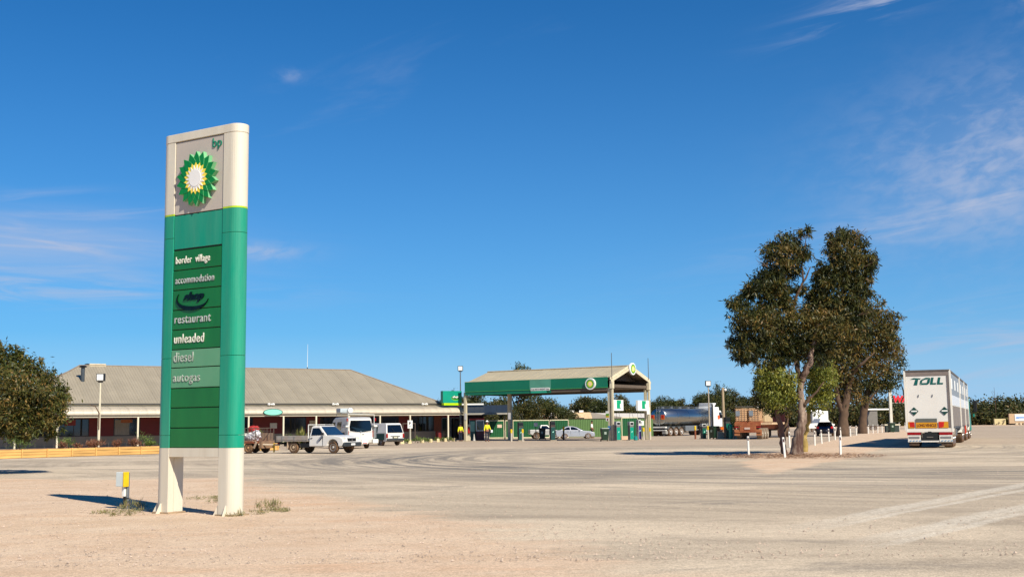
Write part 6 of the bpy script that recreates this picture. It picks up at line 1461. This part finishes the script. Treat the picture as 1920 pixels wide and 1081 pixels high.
# weeds by the pylon
def weeds():
    W_ = [(497,955,.42,.20,'upright green weed tuft right of the pylon sign', 240), (478,962,.45,.06,'flat dry weed patch at the foot of the right pylon leg', 200), (512,957,.7,.05,'long flat patch of green and brown weeds right of the pylon', 300), (240,955,.5,.16,'weed tuft at the foot of the meter post', 260), (262,958,.7,.06,'flat weeds between the meter post and the pylon', 260), (232,964,.7,.04,'flat greenish weeds in front of the meter post', 260), (203,960,.5,.04,'flat weeds left of the meter post', 160), (380,934,.8,.05,'dry weed patch between the pylon legs', 240), (400,940,.5,.05,'small weed patch behind the right pylon leg', 160), (442,966,.3,.06,'brown weed at the front of the right pylon leg', 100)]
    wm = leafmat('weed_leaves', [(0,(.14,.13,.05)),(.4,(.22,.23,.08)),(.7,(.30,.24,.11)),(1,(.34,.20,.09))])
    for i, (u, v, w, h, lb, n) in enumerate(W_):
        t = thing('weed', lb, 'weed', G(u, v)); rn = random.Random(400+i); bl = [(rn.uniform(-.5,.5)*w, rn.uniform(-.35,.35)*w, h*.35, w*.22, w*.22, h*.4, n//6) for _ in range(7)]
        leafmesh('leaves', bl, .06 if h < .1 else .11, .009, 400+i, -1.5 if h > .1 else -.3, 10, .5, t, wm, kind='stuff')
weeds()
# dry leaf litter under the gum trees
def litter():
    rng = np.random.RandomState(3); n = 2600; c = G(1500, 856); a = rng.rand(n)*6.28; r = 3.4*rng.rand(n)**.8
    P = np.stack([c.x + r*np.cos(a)*1.15, c.y + r*np.sin(a)*1.2 + .6, .045 + .012*rng.rand(n)], 1); th = rng.rand(n)*6.28; l = .05+.05*rng.rand(n)
    d = np.stack([np.cos(th), np.sin(th), .2*rng.normal(size=n)], 1); s = np.stack([-np.sin(th), np.cos(th), .3*rng.normal(size=n)], 1)
    V = np.stack([P-d*l[:,None], P+s*l[:,None]*.3, P+d*l[:,None], P-s*l[:,None]*.3], 1); V[:,:,2] = np.maximum(V[:,:,2], .040)
    me = bpy.data.meshes.new('leaf_litter'); me.from_pydata(V.reshape(-1,3).tolist(), [], np.arange(4*n).reshape(-1,4).tolist())
    at = me.attributes.new('tint','FLOAT','POINT'); at.data.foreach_set('value', np.repeat(rng.rand(n),4).astype(np.float32)); me.materials.append(leafmat('litter_leaves', [(0,(.14,.08,.045)),(.5,(.30,.17,.10)),(1,(.48,.33,.22))])); link('leaf_litter', me, kind='stuff')
litter()
# ------------------------------------------------------------------ street furniture
def lamp_post(label, u, Y, vtop, col, headcol, twist=0, arm=False):
    p = gp(u, Y); h = W(u, vtop, Y).z; t = thing('light_pole', label, 'lamp post', p, twist)
    MB().tube([(0,0,-.05),(0,0,h-.35)], [.085,.055], 10).build('pole', col, t)
    MB().box((0,0,h-.28), (.30,.12,.08)).build('head_bracket', dark, t)
    MB().bx(-.27,.27,-.10,.22,h-.22,h+.30).build('lamp_housing', dark, t, bevel=.03)
    MB().bx(-.22,.22,-.125,-.101,h-.17,h+.25).build('lamp_glass', headcol, t, bevel=.01)
    if arm: MB().tube([(0,-.08,1.6),(0,-.1,2.7),(-.25,-.1,3.15),(-.7,-.1,3.3)], [.05,.05,.035,.02], 6).build('dead_stem', barkd, t)
    return t
lg = M('floodlight_glass', 'dcdcd6', .15, var=.05)
lamp_post('cream floodlight pole in front of the left part of the veranda', 184.5, 80, 708, cream, lg, 0, True)
lamp_post('floodlight pole rising beside the left corner of the canopy fascia', 864, 121, 691, M('pole_grey','6b6f70',.5,.4), lg)
lamp_post('pale floodlight pole beside the truck-stop pump, right of the tanker', 1331, 113, 719, M('pole_pale','a89a84',.6), lg)
def timber_pole():
    p = gp(1358, 118); h = W(1353, 726, 118).z; t = thing('timber_pole', 'plain timber pole with a small globe lamp, between the tanker and flat-top truck', 'pole', p)
    MB().tube([(0,0,0),(0,0,h)], [.16,.13], 10).build('pole', M('pole_timber','a08c6e',.8,var=.15,scale=3,stretch=(4,4,.4)), t)
    MB().lathe([(.05,-.14),(.13,-.06),(.14,.05),(.06,.14)], (.24,-.1,h-.25), n=12).build('globe', white, t); MB().tube([(0,0,h-.2),(.24,-.1,h-.2)], .03, 5).build('arm', dark, t)
    MB().bx(-.05,.5,-.18,-.1,1.7,1.75).build('cross_arm', cream, t)
timber_pole()
def wa_sign():
    p = gp(1672, 150); h = W(1669, 722, 150).z; t = thing('flag_pole', 'white square pole behind the green wheelie bin at the far end of the island', 'pole', p, 0)
    MB().bx(-.17,.17,-.17,.17,0,h).build('pole', M('pole_white','c9c4b4',.5), t, bevel=.02); MB().bx(-.8,.9,-.3,.3,.0,.9).build('base', M('base_dark','23302a',.7), t); MB().bx(-.95,1.05,-.35,.35,.9,1.05).build('base_cap', cream, t)
    q = gp(1688, 152); t = thing('border_sign', 'red WA letters on a high frame beside the white pole', 'sign', q, 0)
    zl = W(1688, 753, 152).z
    MB().tube([(-1.0,0.1,zl-.1),(1.0,0.1,zl-.1)], .03, 4).tube([(-1.0,.1,0),(-1.0,.1,zl+.9)], .05, 5).build('frame', M('frame_pale','cfc8bc',.6), t)
    text('lettering', 'WA', 1.15, M('red_letters','d2202a',.4,em=.12), t, (-.78,-.02,zl), bold=.05, sx=1.0, t=.08, slant=.15)
    text('lettering', '-', .9, M('red_letters'), t, (-1.35,-.02,zl+.1), bold=.04, t=.08) if False else None
    s = MB().tube([(.9,.2,zl+.4),(.75,.2,zl+1.4),(.5,.2,zl+2.4)], [.16,.10,.04], 6).tube([(.75,.2,zl+1.4),(1.0,.2,zl+1.2),(1.05,.2,zl+.2)], [.1,.14,.22], 6); s.build('banner_arm', dark, t)
    MB().lathe([(.10,-.5),(.38,-.2),(.42,.2),(.15,.5)], (1.4,.2,zl-.2), n=10).build('hanging_bundle', M('bundle_dark','241a18',.8), t)
wa_sign()
def wheelie(label, p, rz, m, sc=1, lid=None):
    t = thing('wheelie_bin', label, 'bin', p, rz, sc=sc)
    MB().add([(-.22,-.26,.08),(.22,-.26,.08),(.22,.26,.08),(-.22,.26,.08),(-.29,-.36,.98),(.29,-.36,.98),(.29,.34,.98),(-.29,.34,.98)], [(3,2,1,0),(4,5,6,7),(0,1,5,4),(1,2,6,5),(2,3,7,6),(3,0,4,7)]).build('bin_body', m, t, bevel=.02)
    MB().bx(-.32,.32,-.40,.38,.985,1.05).build('lid', lid or m, t, bevel=.025); MB().tube([(-.25,.42,.98),(.25,.42,.98)], .02, 6).build('handle', black, t)
    for s in (-1,1): MB().lathe([(.10,-.03),(.10,.03)], (s*.27,.24,.10), 'X', 12).build('wheel', rubber, t)
    MB().bx(-.10,.08,-.345,-.335,.55,.75).build('label', M('bin_label','8d9b8c',.6), t) if m is not black else None
bg_ = M('bin_green','16301f',.45,var=.06); bk_ = M('bin_dark','0e1512',.5)
wheelie('dark green wheelie bin with a pale lid beside the front right canopy post', gp(1134, 105), R(8), bg_, 1.12, M('lid_pale','8d988c',.4))
wheelie('dark wheelie bin in the shade under the canopy, left of the silver car', gp(1017, 117.5), R(-4), bk_, 1.15)
wheelie('dark green wheelie bin at the far end of the island, by the white pole', gp(1672, 147), R(5), bg_, 1.2)
wheelie('green wheelie bin right of the pale floodlight pole', gp(1339, 112), R(-50), bg_, 1.15)
# guide posts
gpw = M('guide_post_white','dcdbd3',.45,var=.05,scale=7,dust=.18)
gl = ['white guide post at the left corner of the island, standing on the asphalt edge', 'white guide post leaning beside the dark trunk of the slender gum', 'white guide post at the right corner of the island, nearest the road train']
gx = [(1404,853),(1472,858.5),(1576.5,853.5),(1481,838),(1512,839),(1528,834.5),(1541,831),(1554.5,827),(1566,824),(1577,822),(1595,817.5),(1606,816),(1628.5,813),(1637,812),(1646,811.5),(1654,811),(1661,810),(1667,806.5),(1686,805.5),(1697,806)]
ords = ['half hidden behind the main gum trunk','first of the long row, just right of the yellow-barked trunk','second in the row right of the yellow-barked trunk','third in the row, left of the blue hatchback centre','fourth in the row, in front of the blue hatchback','fifth in the row, at the right edge of the blue hatchback','sixth in the row, just left of the broad gum trunk','first after the broad gum trunk','second after the broad gum trunk, before the dark gum','first after the dark gum trunk','second after the dark gum trunk','third after the dark gum trunk','fourth after the dark gum trunk','fifth after the dark gum trunk','last before the green wheelie bin','first right of the green wheelie bin','beside the rear of the road train']
def posts():
    rn = random.Random(2); first = None
    for i, (u, v) in enumerate(gx):
        lab = gl[i] if i < 3 else 'white guide post ' + ords[i-3]
        p = G(u, v); h = .93 + .002*max(0, p.y-60)
        p.z = .0; a = rn.uniform(-.04,.04); 
        t = thing('guide_post', lab, 'post', p, 0, 'white guide posts round the island'); t.rotation_euler = (rn.uniform(-.03,.03), rn.uniform(-.03,.03) + (-.09 if i == 1 else 0), R(10)); t.scale = (1,1,h/.95)
        if first is None:
            b = MB().bx(-.047,.047,-.035,.035,-.05,.93).build('post', gpw, t, bevel=.015); r_ = MB().bx(-.032,.022,-.041,-.0355,.72,.86).build('reflector', M('reflector_dark','3a0f12',.25), t); first = (b, r_)
        else:
            for q in first: c = q.copy(); C.objects.link(c); c.parent = t
posts()
# pumps
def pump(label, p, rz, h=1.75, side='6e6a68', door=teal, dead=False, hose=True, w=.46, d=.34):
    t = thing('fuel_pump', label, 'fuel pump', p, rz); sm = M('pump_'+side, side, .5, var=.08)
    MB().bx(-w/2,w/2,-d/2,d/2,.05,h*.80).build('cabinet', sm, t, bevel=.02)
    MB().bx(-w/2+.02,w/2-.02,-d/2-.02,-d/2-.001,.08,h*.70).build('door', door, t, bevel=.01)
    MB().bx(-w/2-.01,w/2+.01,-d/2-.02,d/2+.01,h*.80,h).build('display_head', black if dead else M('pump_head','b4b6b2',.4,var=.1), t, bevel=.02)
    MB().bx(-w/2+.05,w/2-.05,-d/2-.026,-d/2-.021,h*.83,h*.95).build('display', M('display_dark','20262a',.1), t)
    MB().plate([(0,0),(.10,.0),(.18,.12),(.05,.12)], (-.08,-d/2-.021,h*.42), (1,0,0), (0,0,1), .004).build('swirl_print', M('swirl_white','9fd8c4',.4), t)
    if hose:
        m = MB()
        for s in (-1,1): m.tube([(s*w*.55,0,h*.7),(s*w*.7,-.05,h*.3),(s*w*.75,-.05,h*.45),(s*w*.6,0,h*1.0)], .018, 5)
        m.build('hose', black, t, kind='stuff'); MB().tube([(0,.1,h),(0,.1,h+.75),(.12,-.1,h+.85),(.2,-.2,h+.3)], .015, 5).build('hose_mast', M('mast_grey'), t); MB().box((w*.58,-.02,h*.62),(.08,.1,.2)).build('nozzle', dark, t)
    MB().bx(-w/2-.1,w/2+.1,-d/2-.12,d/2+.1,0,.05).build('plinth', M('concrete','a89c8a',.9), t)
pump('fuel pump with teal door and brown side just right of the front canopy post', gp(1158, 107.5), R(35), 1.75)
pump('fuel pump with teal door in front of the framed gate between the right posts', gp(1183, 110.0), R(35), 1.72)
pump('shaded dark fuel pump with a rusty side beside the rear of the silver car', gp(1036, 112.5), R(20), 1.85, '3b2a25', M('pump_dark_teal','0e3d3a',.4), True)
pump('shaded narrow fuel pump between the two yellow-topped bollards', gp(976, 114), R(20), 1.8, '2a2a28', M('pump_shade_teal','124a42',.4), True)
pump('truck-stop fuel pump with yellow top trim, left of the pale floodlight pole', gp(1319, 113), R(30), 1.45, '3f3d3c', M('pump_teal_dark','0f5a4a',.4))
pump('tall dark truck-stop pump beside the flat-top truck', gp(1364, 111), R(30), 2.05, '3c3a38', M('pump_teal_dark'), True, w=.55)
pump('slim white hose reel pump left of the right canopy post', gp(1198, 111.5), R(35), 1.9, 'c9c6bd', M('purple_panel','3d2a86',.5), False, w=.30)
def bollard(label, u, Y, h=1.15, top='d9b406', body='b8b1a2'):
    t = thing('bollard', label, 'bollard', gp(u, Y)); MB().lathe([(.085,-.02),(.085,h*.68)], n=12).build('shaft', M('bollard_'+body, body, .6, var=.1, dust=.2), t); MB().lathe([(.10,h*.68),(.10,h*.97),(.06,h)], n=12).build('cap_sleeve', yellow, t)
bollard('yellow-topped bollard under the canopy, left of the shaded narrow pump', 959, 111); bollard('yellow-topped bollard under the canopy, right of the shaded narrow pump', 980, 111.5)
bollard('yellow-topped bollard on the left side of the right canopy post', 1207, 111); bollard('yellow-topped bollard on the right side of the right canopy post', 1219, 111.5)
bollard('yellow-topped rusty bollard at the left end of the truck-stop island', 1304, 112, 1.25, body='7a3d22'); bollard('yellow-topped bollard touching the pale floodlight pole', 1328, 112, 1.25)
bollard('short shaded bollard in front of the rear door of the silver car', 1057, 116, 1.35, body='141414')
def misc():
    t = thing('gas_bottle', 'tall teal gas cylinder standing right of the tall dark pump', 'gas cylinder', gp(1371, 110)); MB().lathe([(.14,0),(.2,.06),(.2,1.15),(.16,1.28),(.06,1.36)], n=14).build('cylinder', M('cyl_teal','0a8a70',.35,var=.08), t, smooth=False); MB().lathe([(.05,1.37),(.05,1.5)], n=8).build('valve', galv, t)
    t = thing('concrete_block', 'pale concrete block between the green wheelie bin and the tall dark pump', 'block', gp(1350, 112), R(20)); MB().bx(-.36,.36,-.2,.2,0,.78).build('block', M('block_pale','b3a78f',.85,var=.1), t, bevel=.02); MB().bx(-.36,.36,-.205,-.2005,.70,.78).build('orange_edge', M('edge_rust','a0552c',.7), t)
    t = thing('concrete_block', 'second pale concrete block behind the teal gas cylinder', 'block', gp(1376, 113), R(20)); MB().bx(-.3,.3,-.2,.2,0,.75).build('block', M('block_pale'), t, bevel=.02)
    t = thing('traffic_board', 'orange board on a thin stand beside the timber pole', 'board', gp(1356, 114)); MB().bx(-.22,.22,-.02,.02,.85,1.1).build('board', M('hazard_orange'), t); MB().tube([(0,.03,0),(0,.03,1.1)], .03, 5).build('stand', dark, t)
    t = thing('watering_can', 'teal watering can on the ground between the right-hand pumps', 'watering can', gp(1192, 108.5), R(20)); MB().lathe([(.17,0),(.19,.05),(.16,.34),(.10,.38)], n=12).build('can', M('can_teal','0a7d78',.4), t); MB().tube([(-.12,0,.1),(-.42,0,.42)], [.03,.02], 6).build('spout', M('can_teal'), t); MB().tube([(.1,0,.36),(.0,0,.52),(-.1,0,.36)], .015, 5).build('handle', M('can_teal'), t)
    t = thing('stone_block', 'low pale block between the two right-hand pumps', 'block', gp(1171, 112), R(10)); MB().bx(-.36,.36,-.2,.2,0,.36).build('block', M('block_peach','c7a88c',.8,var=.1), t, bevel=.03)
    t = thing('notice_board', 'small white notice board beside the right canopy post', 'sign', gp(1203, 113), R(10)); MB().bx(-.26,.26,-.02,.02,1.35,1.8).build('board', white, t); MB().bx(-.12,.1,-.03,-.021,1.62,1.67).bx(-.03,.02,-.03,-.021,1.45,1.6).build('mark', dark, t, kind='stuff'); MB().tube([(0,.03,0),(0,.03,1.6)], .03, 5).build('stand', galv, t)
    t = thing('fire_extinguisher', 'red fire extinguisher on the stand beside the left canopy post', 'extinguisher', gp(879, 119)); MB().lathe([(.11,.75),(.13,.8),(.13,1.3),(.05,1.42)], n=12).build('cylinder', M('ext_red','a31f18',.4), t); MB().bx(-.18,.18,.14,.18,0,1.65).build('stand', M('post_cream'), t)
    t = thing('extinguisher_box', 'white cabinet strapped to the right canopy post', 'cabinet', gp(1216.5, 113.5)); MB().bx(-.14,.14,-.1,.1,2.4,3.1).build('cabinet', white, t, bevel=.02); MB().tube([(0,.05,0),(0,.05,2.5)], .03, 5).build('stand', M('post_cream'), t)
    # parking sign
    s_ = gp(769, 108); t = thing('parking_sign', 'white parking sign with a black letter P in front of the veranda', 'sign', s_, R(5)); MB().tube([(0,.04,0),(0,.04,2.1)], .03, 6).build('post', galv, t)
    MB().bx(-.23,.23,-.0,.02,1.35,2.08).build('plate', white, t, bevel=.01); text('lettering', 'P', .36, black, t, (-.12,-.002,1.68), bold=.012, t=.006); MB().bx(-.12,.12,-.006,-.001,1.5,1.55).build('underline', M('grey_ink','6b6b6b',.6), t)
    t = thing('timber_trellis', 'dark timber frame behind the parking sign', 'trellis', gp(767, 111), R(5)); MB().bx(-.62,-.54,0,.08,0,1.75).bx(.54,.62,0,.08,0,1.75).build('uprights', M('frame_timber','4d4036',.8), t, kind='stuff'); MB().bx(-.62,.62,0,.08,1.76,1.84).build('top_rail', M('frame_timber'), t)
    # red barrel near shop door
    t = thing('red_barrel', 'dark red barrel on the veranda near the shop door', 'barrel', gp(822, 119.5, .06)); MB().lathe([(.30,0),(.31,.3),(.31,.32),(.30,.62),(.31,.64),(.30,.95)], n=16).build('drum', M('drum_red','6e1712',.5), t)
    t = thing('traffic_cone', 'grey and white cone on the ground left of the ice cabinet', 'cone', gp(889, 117.5)); MB().lathe([(.2,0),(.2,.03),(.13,.03),(.03,.7)], n=12).build('cone', M('cone_pale','a8a49c',.5), t)
    t = thing('rag_bundle', 'white paper roll holder on top of the shaded bin stand', 'holder', gp(1005, 117)); MB().bx(-.2,.2,-.1,.1,1.35,1.75).build('holder', M('roll_white','cfcbc6',.6), t, bevel=.04); MB().tube([(0,.05,0),(0,.05,1.4)], .04, 6).build('stand', dark, t)
    # far right: stone sign wall, block, small white things
    p = gp(1876, 292); t = thing('cream_block_wall', 'low cream block wall in front of the far scrub', 'wall', p, R(-8)); MB().bx(-1.4,1.3,0,.8,0,1.55).build('block_wall', M('cream_block','c8b98a',.7,var=.06), t, bevel=.05)
    p = gp(1893, 285); t = thing('welcome_sign', 'long tan block wall sign with a white and blue name board at the far right', 'sign', p, R(-4)); MB().bx(0,6.5,0,.6,.35,2.75).build('wall', M('tan_block','b79a78',.8,var=.1,scale=3), t, bevel=.02)
    MB().bx(1.3,6.4,-.10,-.02,.95,2.6).build('name_board', white, t, bevel=.02); MB().plate(circle(.45,16,.26), (1.95,-.11,1.75), (1,0,0), (0,0,1), .01).build('blue_emblem', M('pale_blue','6f97c9',.5), t); MB().bx(2.35,6.2,-.118,-.101,1.62,1.98).build('blue_stripe', M('pale_blue'), t)
    for i in range(7):
        o = MB().box((0,0,.28), (.85,.6,.62), 0, 0, .7).build('rock', M('pale_rock','b8a68a',.9,var=.2), None, bevel=.12); o.location = p + Vector((1.0+i*.95,-1.6,0)); o.rotation_euler = (0,0,i*.7); tag(o, ['leftmost pale rock','second pale rock from the left','third pale rock from the left','fourth pale rock from the left','fifth pale rock from the left','sixth pale rock from the left','seventh pale rock from the left'][i] + ' along the foot of the name board wall', 'rock', 'rocks below the name board')
    # white truck and caravan far behind
    p = gp(1522, 176); t = thing('distant_truck', 'white truck cab far behind the blue hatchback', 'truck', p, R(95)); MB().bx(-1.2,1.6,-1.25,1.25,.9,3.2).build('cab', M('cab_white'), t, bevel=.15, segs=2); MB().bx(-4,-1.25,-1.2,1.2,1.3,3.0).build('box_body', white, t, bevel=.04); MB().bx(1.6,1.63,-1.0,1.0,1.9,2.8).build('windscreen', glass, t)
    for x in (-3.2,.8):
        for y in (1,-1): wheel(t, x, y, .45, .3, .6, galv)
    p = gp(1533, 168); t = thing('distant_ute', 'white vehicle roof just showing behind the blue hatchback', 'ute', p, R(20)); MB().prism([(-2,.5),(-2,1.2),(-.3,1.25),(0,1.9),(1.2,1.9),(1.8,1.25),(2.4,1.1),(2.4,.5)], .85).build('body', vwhite, t, bevel=.05)
    for x in (-1.3,1.6):
        for y in (.75,-.75): wheel(t, x, y, .35, .2, .6, galv)
    p = gp(1624, 190); t = thing('distant_caravan', 'white awning-roofed caravan seen between the gum trunks', 'caravan', p, R(5)); MB().prism([(0,.6),(-.1,2.0),(.5,3.4),(1.6,3.5),(1.6,.6)], 1.1).build('body', M('caravan_shade','6f6a62',.6), t, bevel=.08)
    MB().bx(-.1,3.5,-1.3,1.3,3.2,3.42).build('awning', white, t, bevel=.03)
    for x in (.5,1.1): wheel(t, x, -1.0, .35, .2, .6, galv)
misc()
# ------------------------------------------------------------------ people
def person(label, p, rz, h, shirt, trous, hat=None, hair='2a1c14', skin='8a5a42', pose=0, extra=None, vest=None):
    t = thing('person', label, 'person', p, rz, sc=h/1.75); sk = M('skin_'+skin, skin, .55, var=.04)
    def skinmesh(name, pts, edges, rad, mat, root=0, sub=1):
        me = bpy.data.meshes.new(name); me.from_pydata(pts, edges, []); o = link(name, me, t); me.materials.append(mat)
        m = o.modifiers.new('skin', 'SKIN'); m.use_smooth_shade = True
        for i, r in enumerate(rad):
            d = me.skin_vertices[0].data[i]; d.radius = (r, r) if not isinstance(r, tuple) else r; d.use_root = (i == root)
        s = o.modifiers.new('sub', 'SUBSURF'); s.levels = s.render_levels = sub; return o
    st = .10 if pose == 1 else .05
    eL, hL = ((-.24,-.02,1.12), (-.26,-.10,.88)); eR, hR = ((.24,-.02,1.12), (.27,-.12,.90))
    if pose == 2: eR, hR = (.26,-.02,1.13), (.30,-.26,1.02)
    P_ = [(0,0,.93),(0,0,1.12),(0,0,1.36),(0,-.0,1.49),(0,-.02,1.58),(0,-.03,1.68),
          (-.10,0,.88),(-.11,-st,.50),(-.11,st*.8,.09),(-.12,st*.8-.12,.03),(.10,0,.88),(.11,st,.50),(.11,-st*.5,.09),(.12,-st*.5-.12,.03),
          (-.17,0,1.41),eL,hL,(.17,0,1.41),eR,hR]
    E = [(0,1),(1,2),(2,3),(3,4),(4,5),(0,6),(6,7),(7,8),(8,9),(0,10),(10,11),(11,12),(12,13),(2,14),(14,15),(15,16),(2,17),(17,18),(18,19)]
    Rd = [.12,.115,.13,.055,.075,.085,.085,.06,.04,.035,.085,.06,.04,.035,.055,.042,.030,.055,.042,.030]
    for wi, hp in ((16, hL), (19, hR)):
        s = -1 if wi == 16 else 1; P_.append((hp[0], hp[1]-.03, hp[2]-.08)); Rd.append(.030); pi = len(P_)-1; E.append((wi, pi))
        for k, (dx, l) in enumerate(((-.024,.065),(-.008,.078),(.008,.074),(.022,.058))):
            P_.append((hp[0]+dx*.6, hp[1]-.035+dx, hp[2]-.10-l*.45)); Rd.append(.009); a = len(P_)-1; E.append((pi, a)); P_.append((hp[0]+dx*.5-s*.012, hp[1]-.035+dx*1.1, hp[2]-.10-l)); Rd.append(.008); E.append((a, a+1))
        P_.append((hp[0]-s*.02, hp[1]-.07, hp[2]-.09)); Rd.append(.010); E.append((pi, len(P_)-1))
    skinmesh('body', P_, E, Rd, sk)
    S_ = [(0,0,.95),(0,0,1.12),(0,0,1.34),(0,0,1.43),(-.17,0,1.40),eL,(eL[0]*.98+hL[0]*.02,eL[1],eL[2]-.02) ,(.17,0,1.40),eR,(eR[0],eR[1],eR[2]-.02)]
    def toward(a, b, f): return tuple(a[i]+(b[i]-a[i])*f for i in range(3))
    f = .85 if vest is None else .0
    S_[6] = toward(eL, hL, max(f,.1)); S_[9] = toward(eR, hR, max(f,.1))
    skinmesh('shirt', S_, [(0,1),(1,2),(2,3),(2,4),(4,5),(5,6),(2,7),(7,8),(8,9)], [(.155,.13),(.15,.125),(.165,.13),.08,.075,.06,.048,.075,.06,.048], M('shirt_'+shirt, shirt, .7, var=.06, scale=8))
    T_ = [(0,0,.97),(-.10,0,.86),(-.11,-st,.50),(-.11,st*.8,.10),(.10,0,.86),(.11,st,.50),(.11,-st*.5,.10)]
    skinmesh('trousers', T_, [(0,1),(1,2),(2,3),(0,4),(4,5),(5,6)], [(.15,.12),.105,.08,.062,.105,.08,.062], M('trousers_'+trous, trous, .8, var=.06, scale=6))
    for s, yy in ((-1, st*.8), (1, -st*.5)): MB().box((s*.115, yy-.06, .05), (.10,.28,.10)).build('boot', M('boot_tan','6b4a34',.7), t, bevel=.03)
    hm = M('hair_'+hair, hair, .8)
    MB().lathe([(.088,1.66),(.098,1.71),(.09,1.76),(.05,1.80),(.01,1.81)], (0,-.015,-.0), n=14).build('hair', hm, t, smooth=True)
    MB().tube([(0,-.11,1.68),(0,-.135,1.645)], [.012,.018], 6).build('nose', sk, t)
    for s in (-1,1): MB().lathe([(.004,-.012),(.013,-.008),(.013,0)], (s*.034,-.100,1.69), 'Y', 8).build('eye', M('eye_dark','1a1412',.3), t); MB().tube([(s*.088,-.02,1.70),(s*.092,-.02,1.65)], [.02,.015], 6).build('ear', sk, t)
    MB().box((0,-.108,1.61),(.05,.01,.012)).build('mouth', M('lip','6a332c',.6), t)
    if hat: MB().lathe([(.19,1.735),(.185,1.75),(.105,1.755),(.10,1.83),(.05,1.86)], (0,-.02,0), n=18).build('hat', M('hat_'+hat, hat, .7), t, smooth=True)
    if extra == 'bag':
        o = MB().bx(-.05,.16,-.14,.14,-.16,.10).build('held_papers', M('held_white','cfd3d6',.5), None, bevel=.03); o.location = Vector(p)+Vector((math.cos(rz)*.36+.2*math.sin(rz), math.sin(rz)*.36-.2*math.cos(rz), 1.0)); tag(o, 'white papers held in the hand of the worker in the white hat', 'papers')
person('person in yellow work shirt and navy trousers, dark-haired, by the shop door', gp(863.5, 117), R(15), 1.72, 'd8d414', '131a2c', '15151c', skin='7a4f3c')
person('person in a yellow work shirt, navy trousers and white hat walking beside the ice cabinet', gp(913.5, 113), R(10), 1.90, 'dcd60f', '121a2e', 'd9d6cf', pose=2, extra='bag', skin='9a6248')
person('person with dark hair and white sleeveless top, standing behind the silver car', gp(1110, 128.5), R(70), 1.86, 'dedbd6', '15161a', None, '0f0c0a', '8a5a42', pose=0, vest=1)
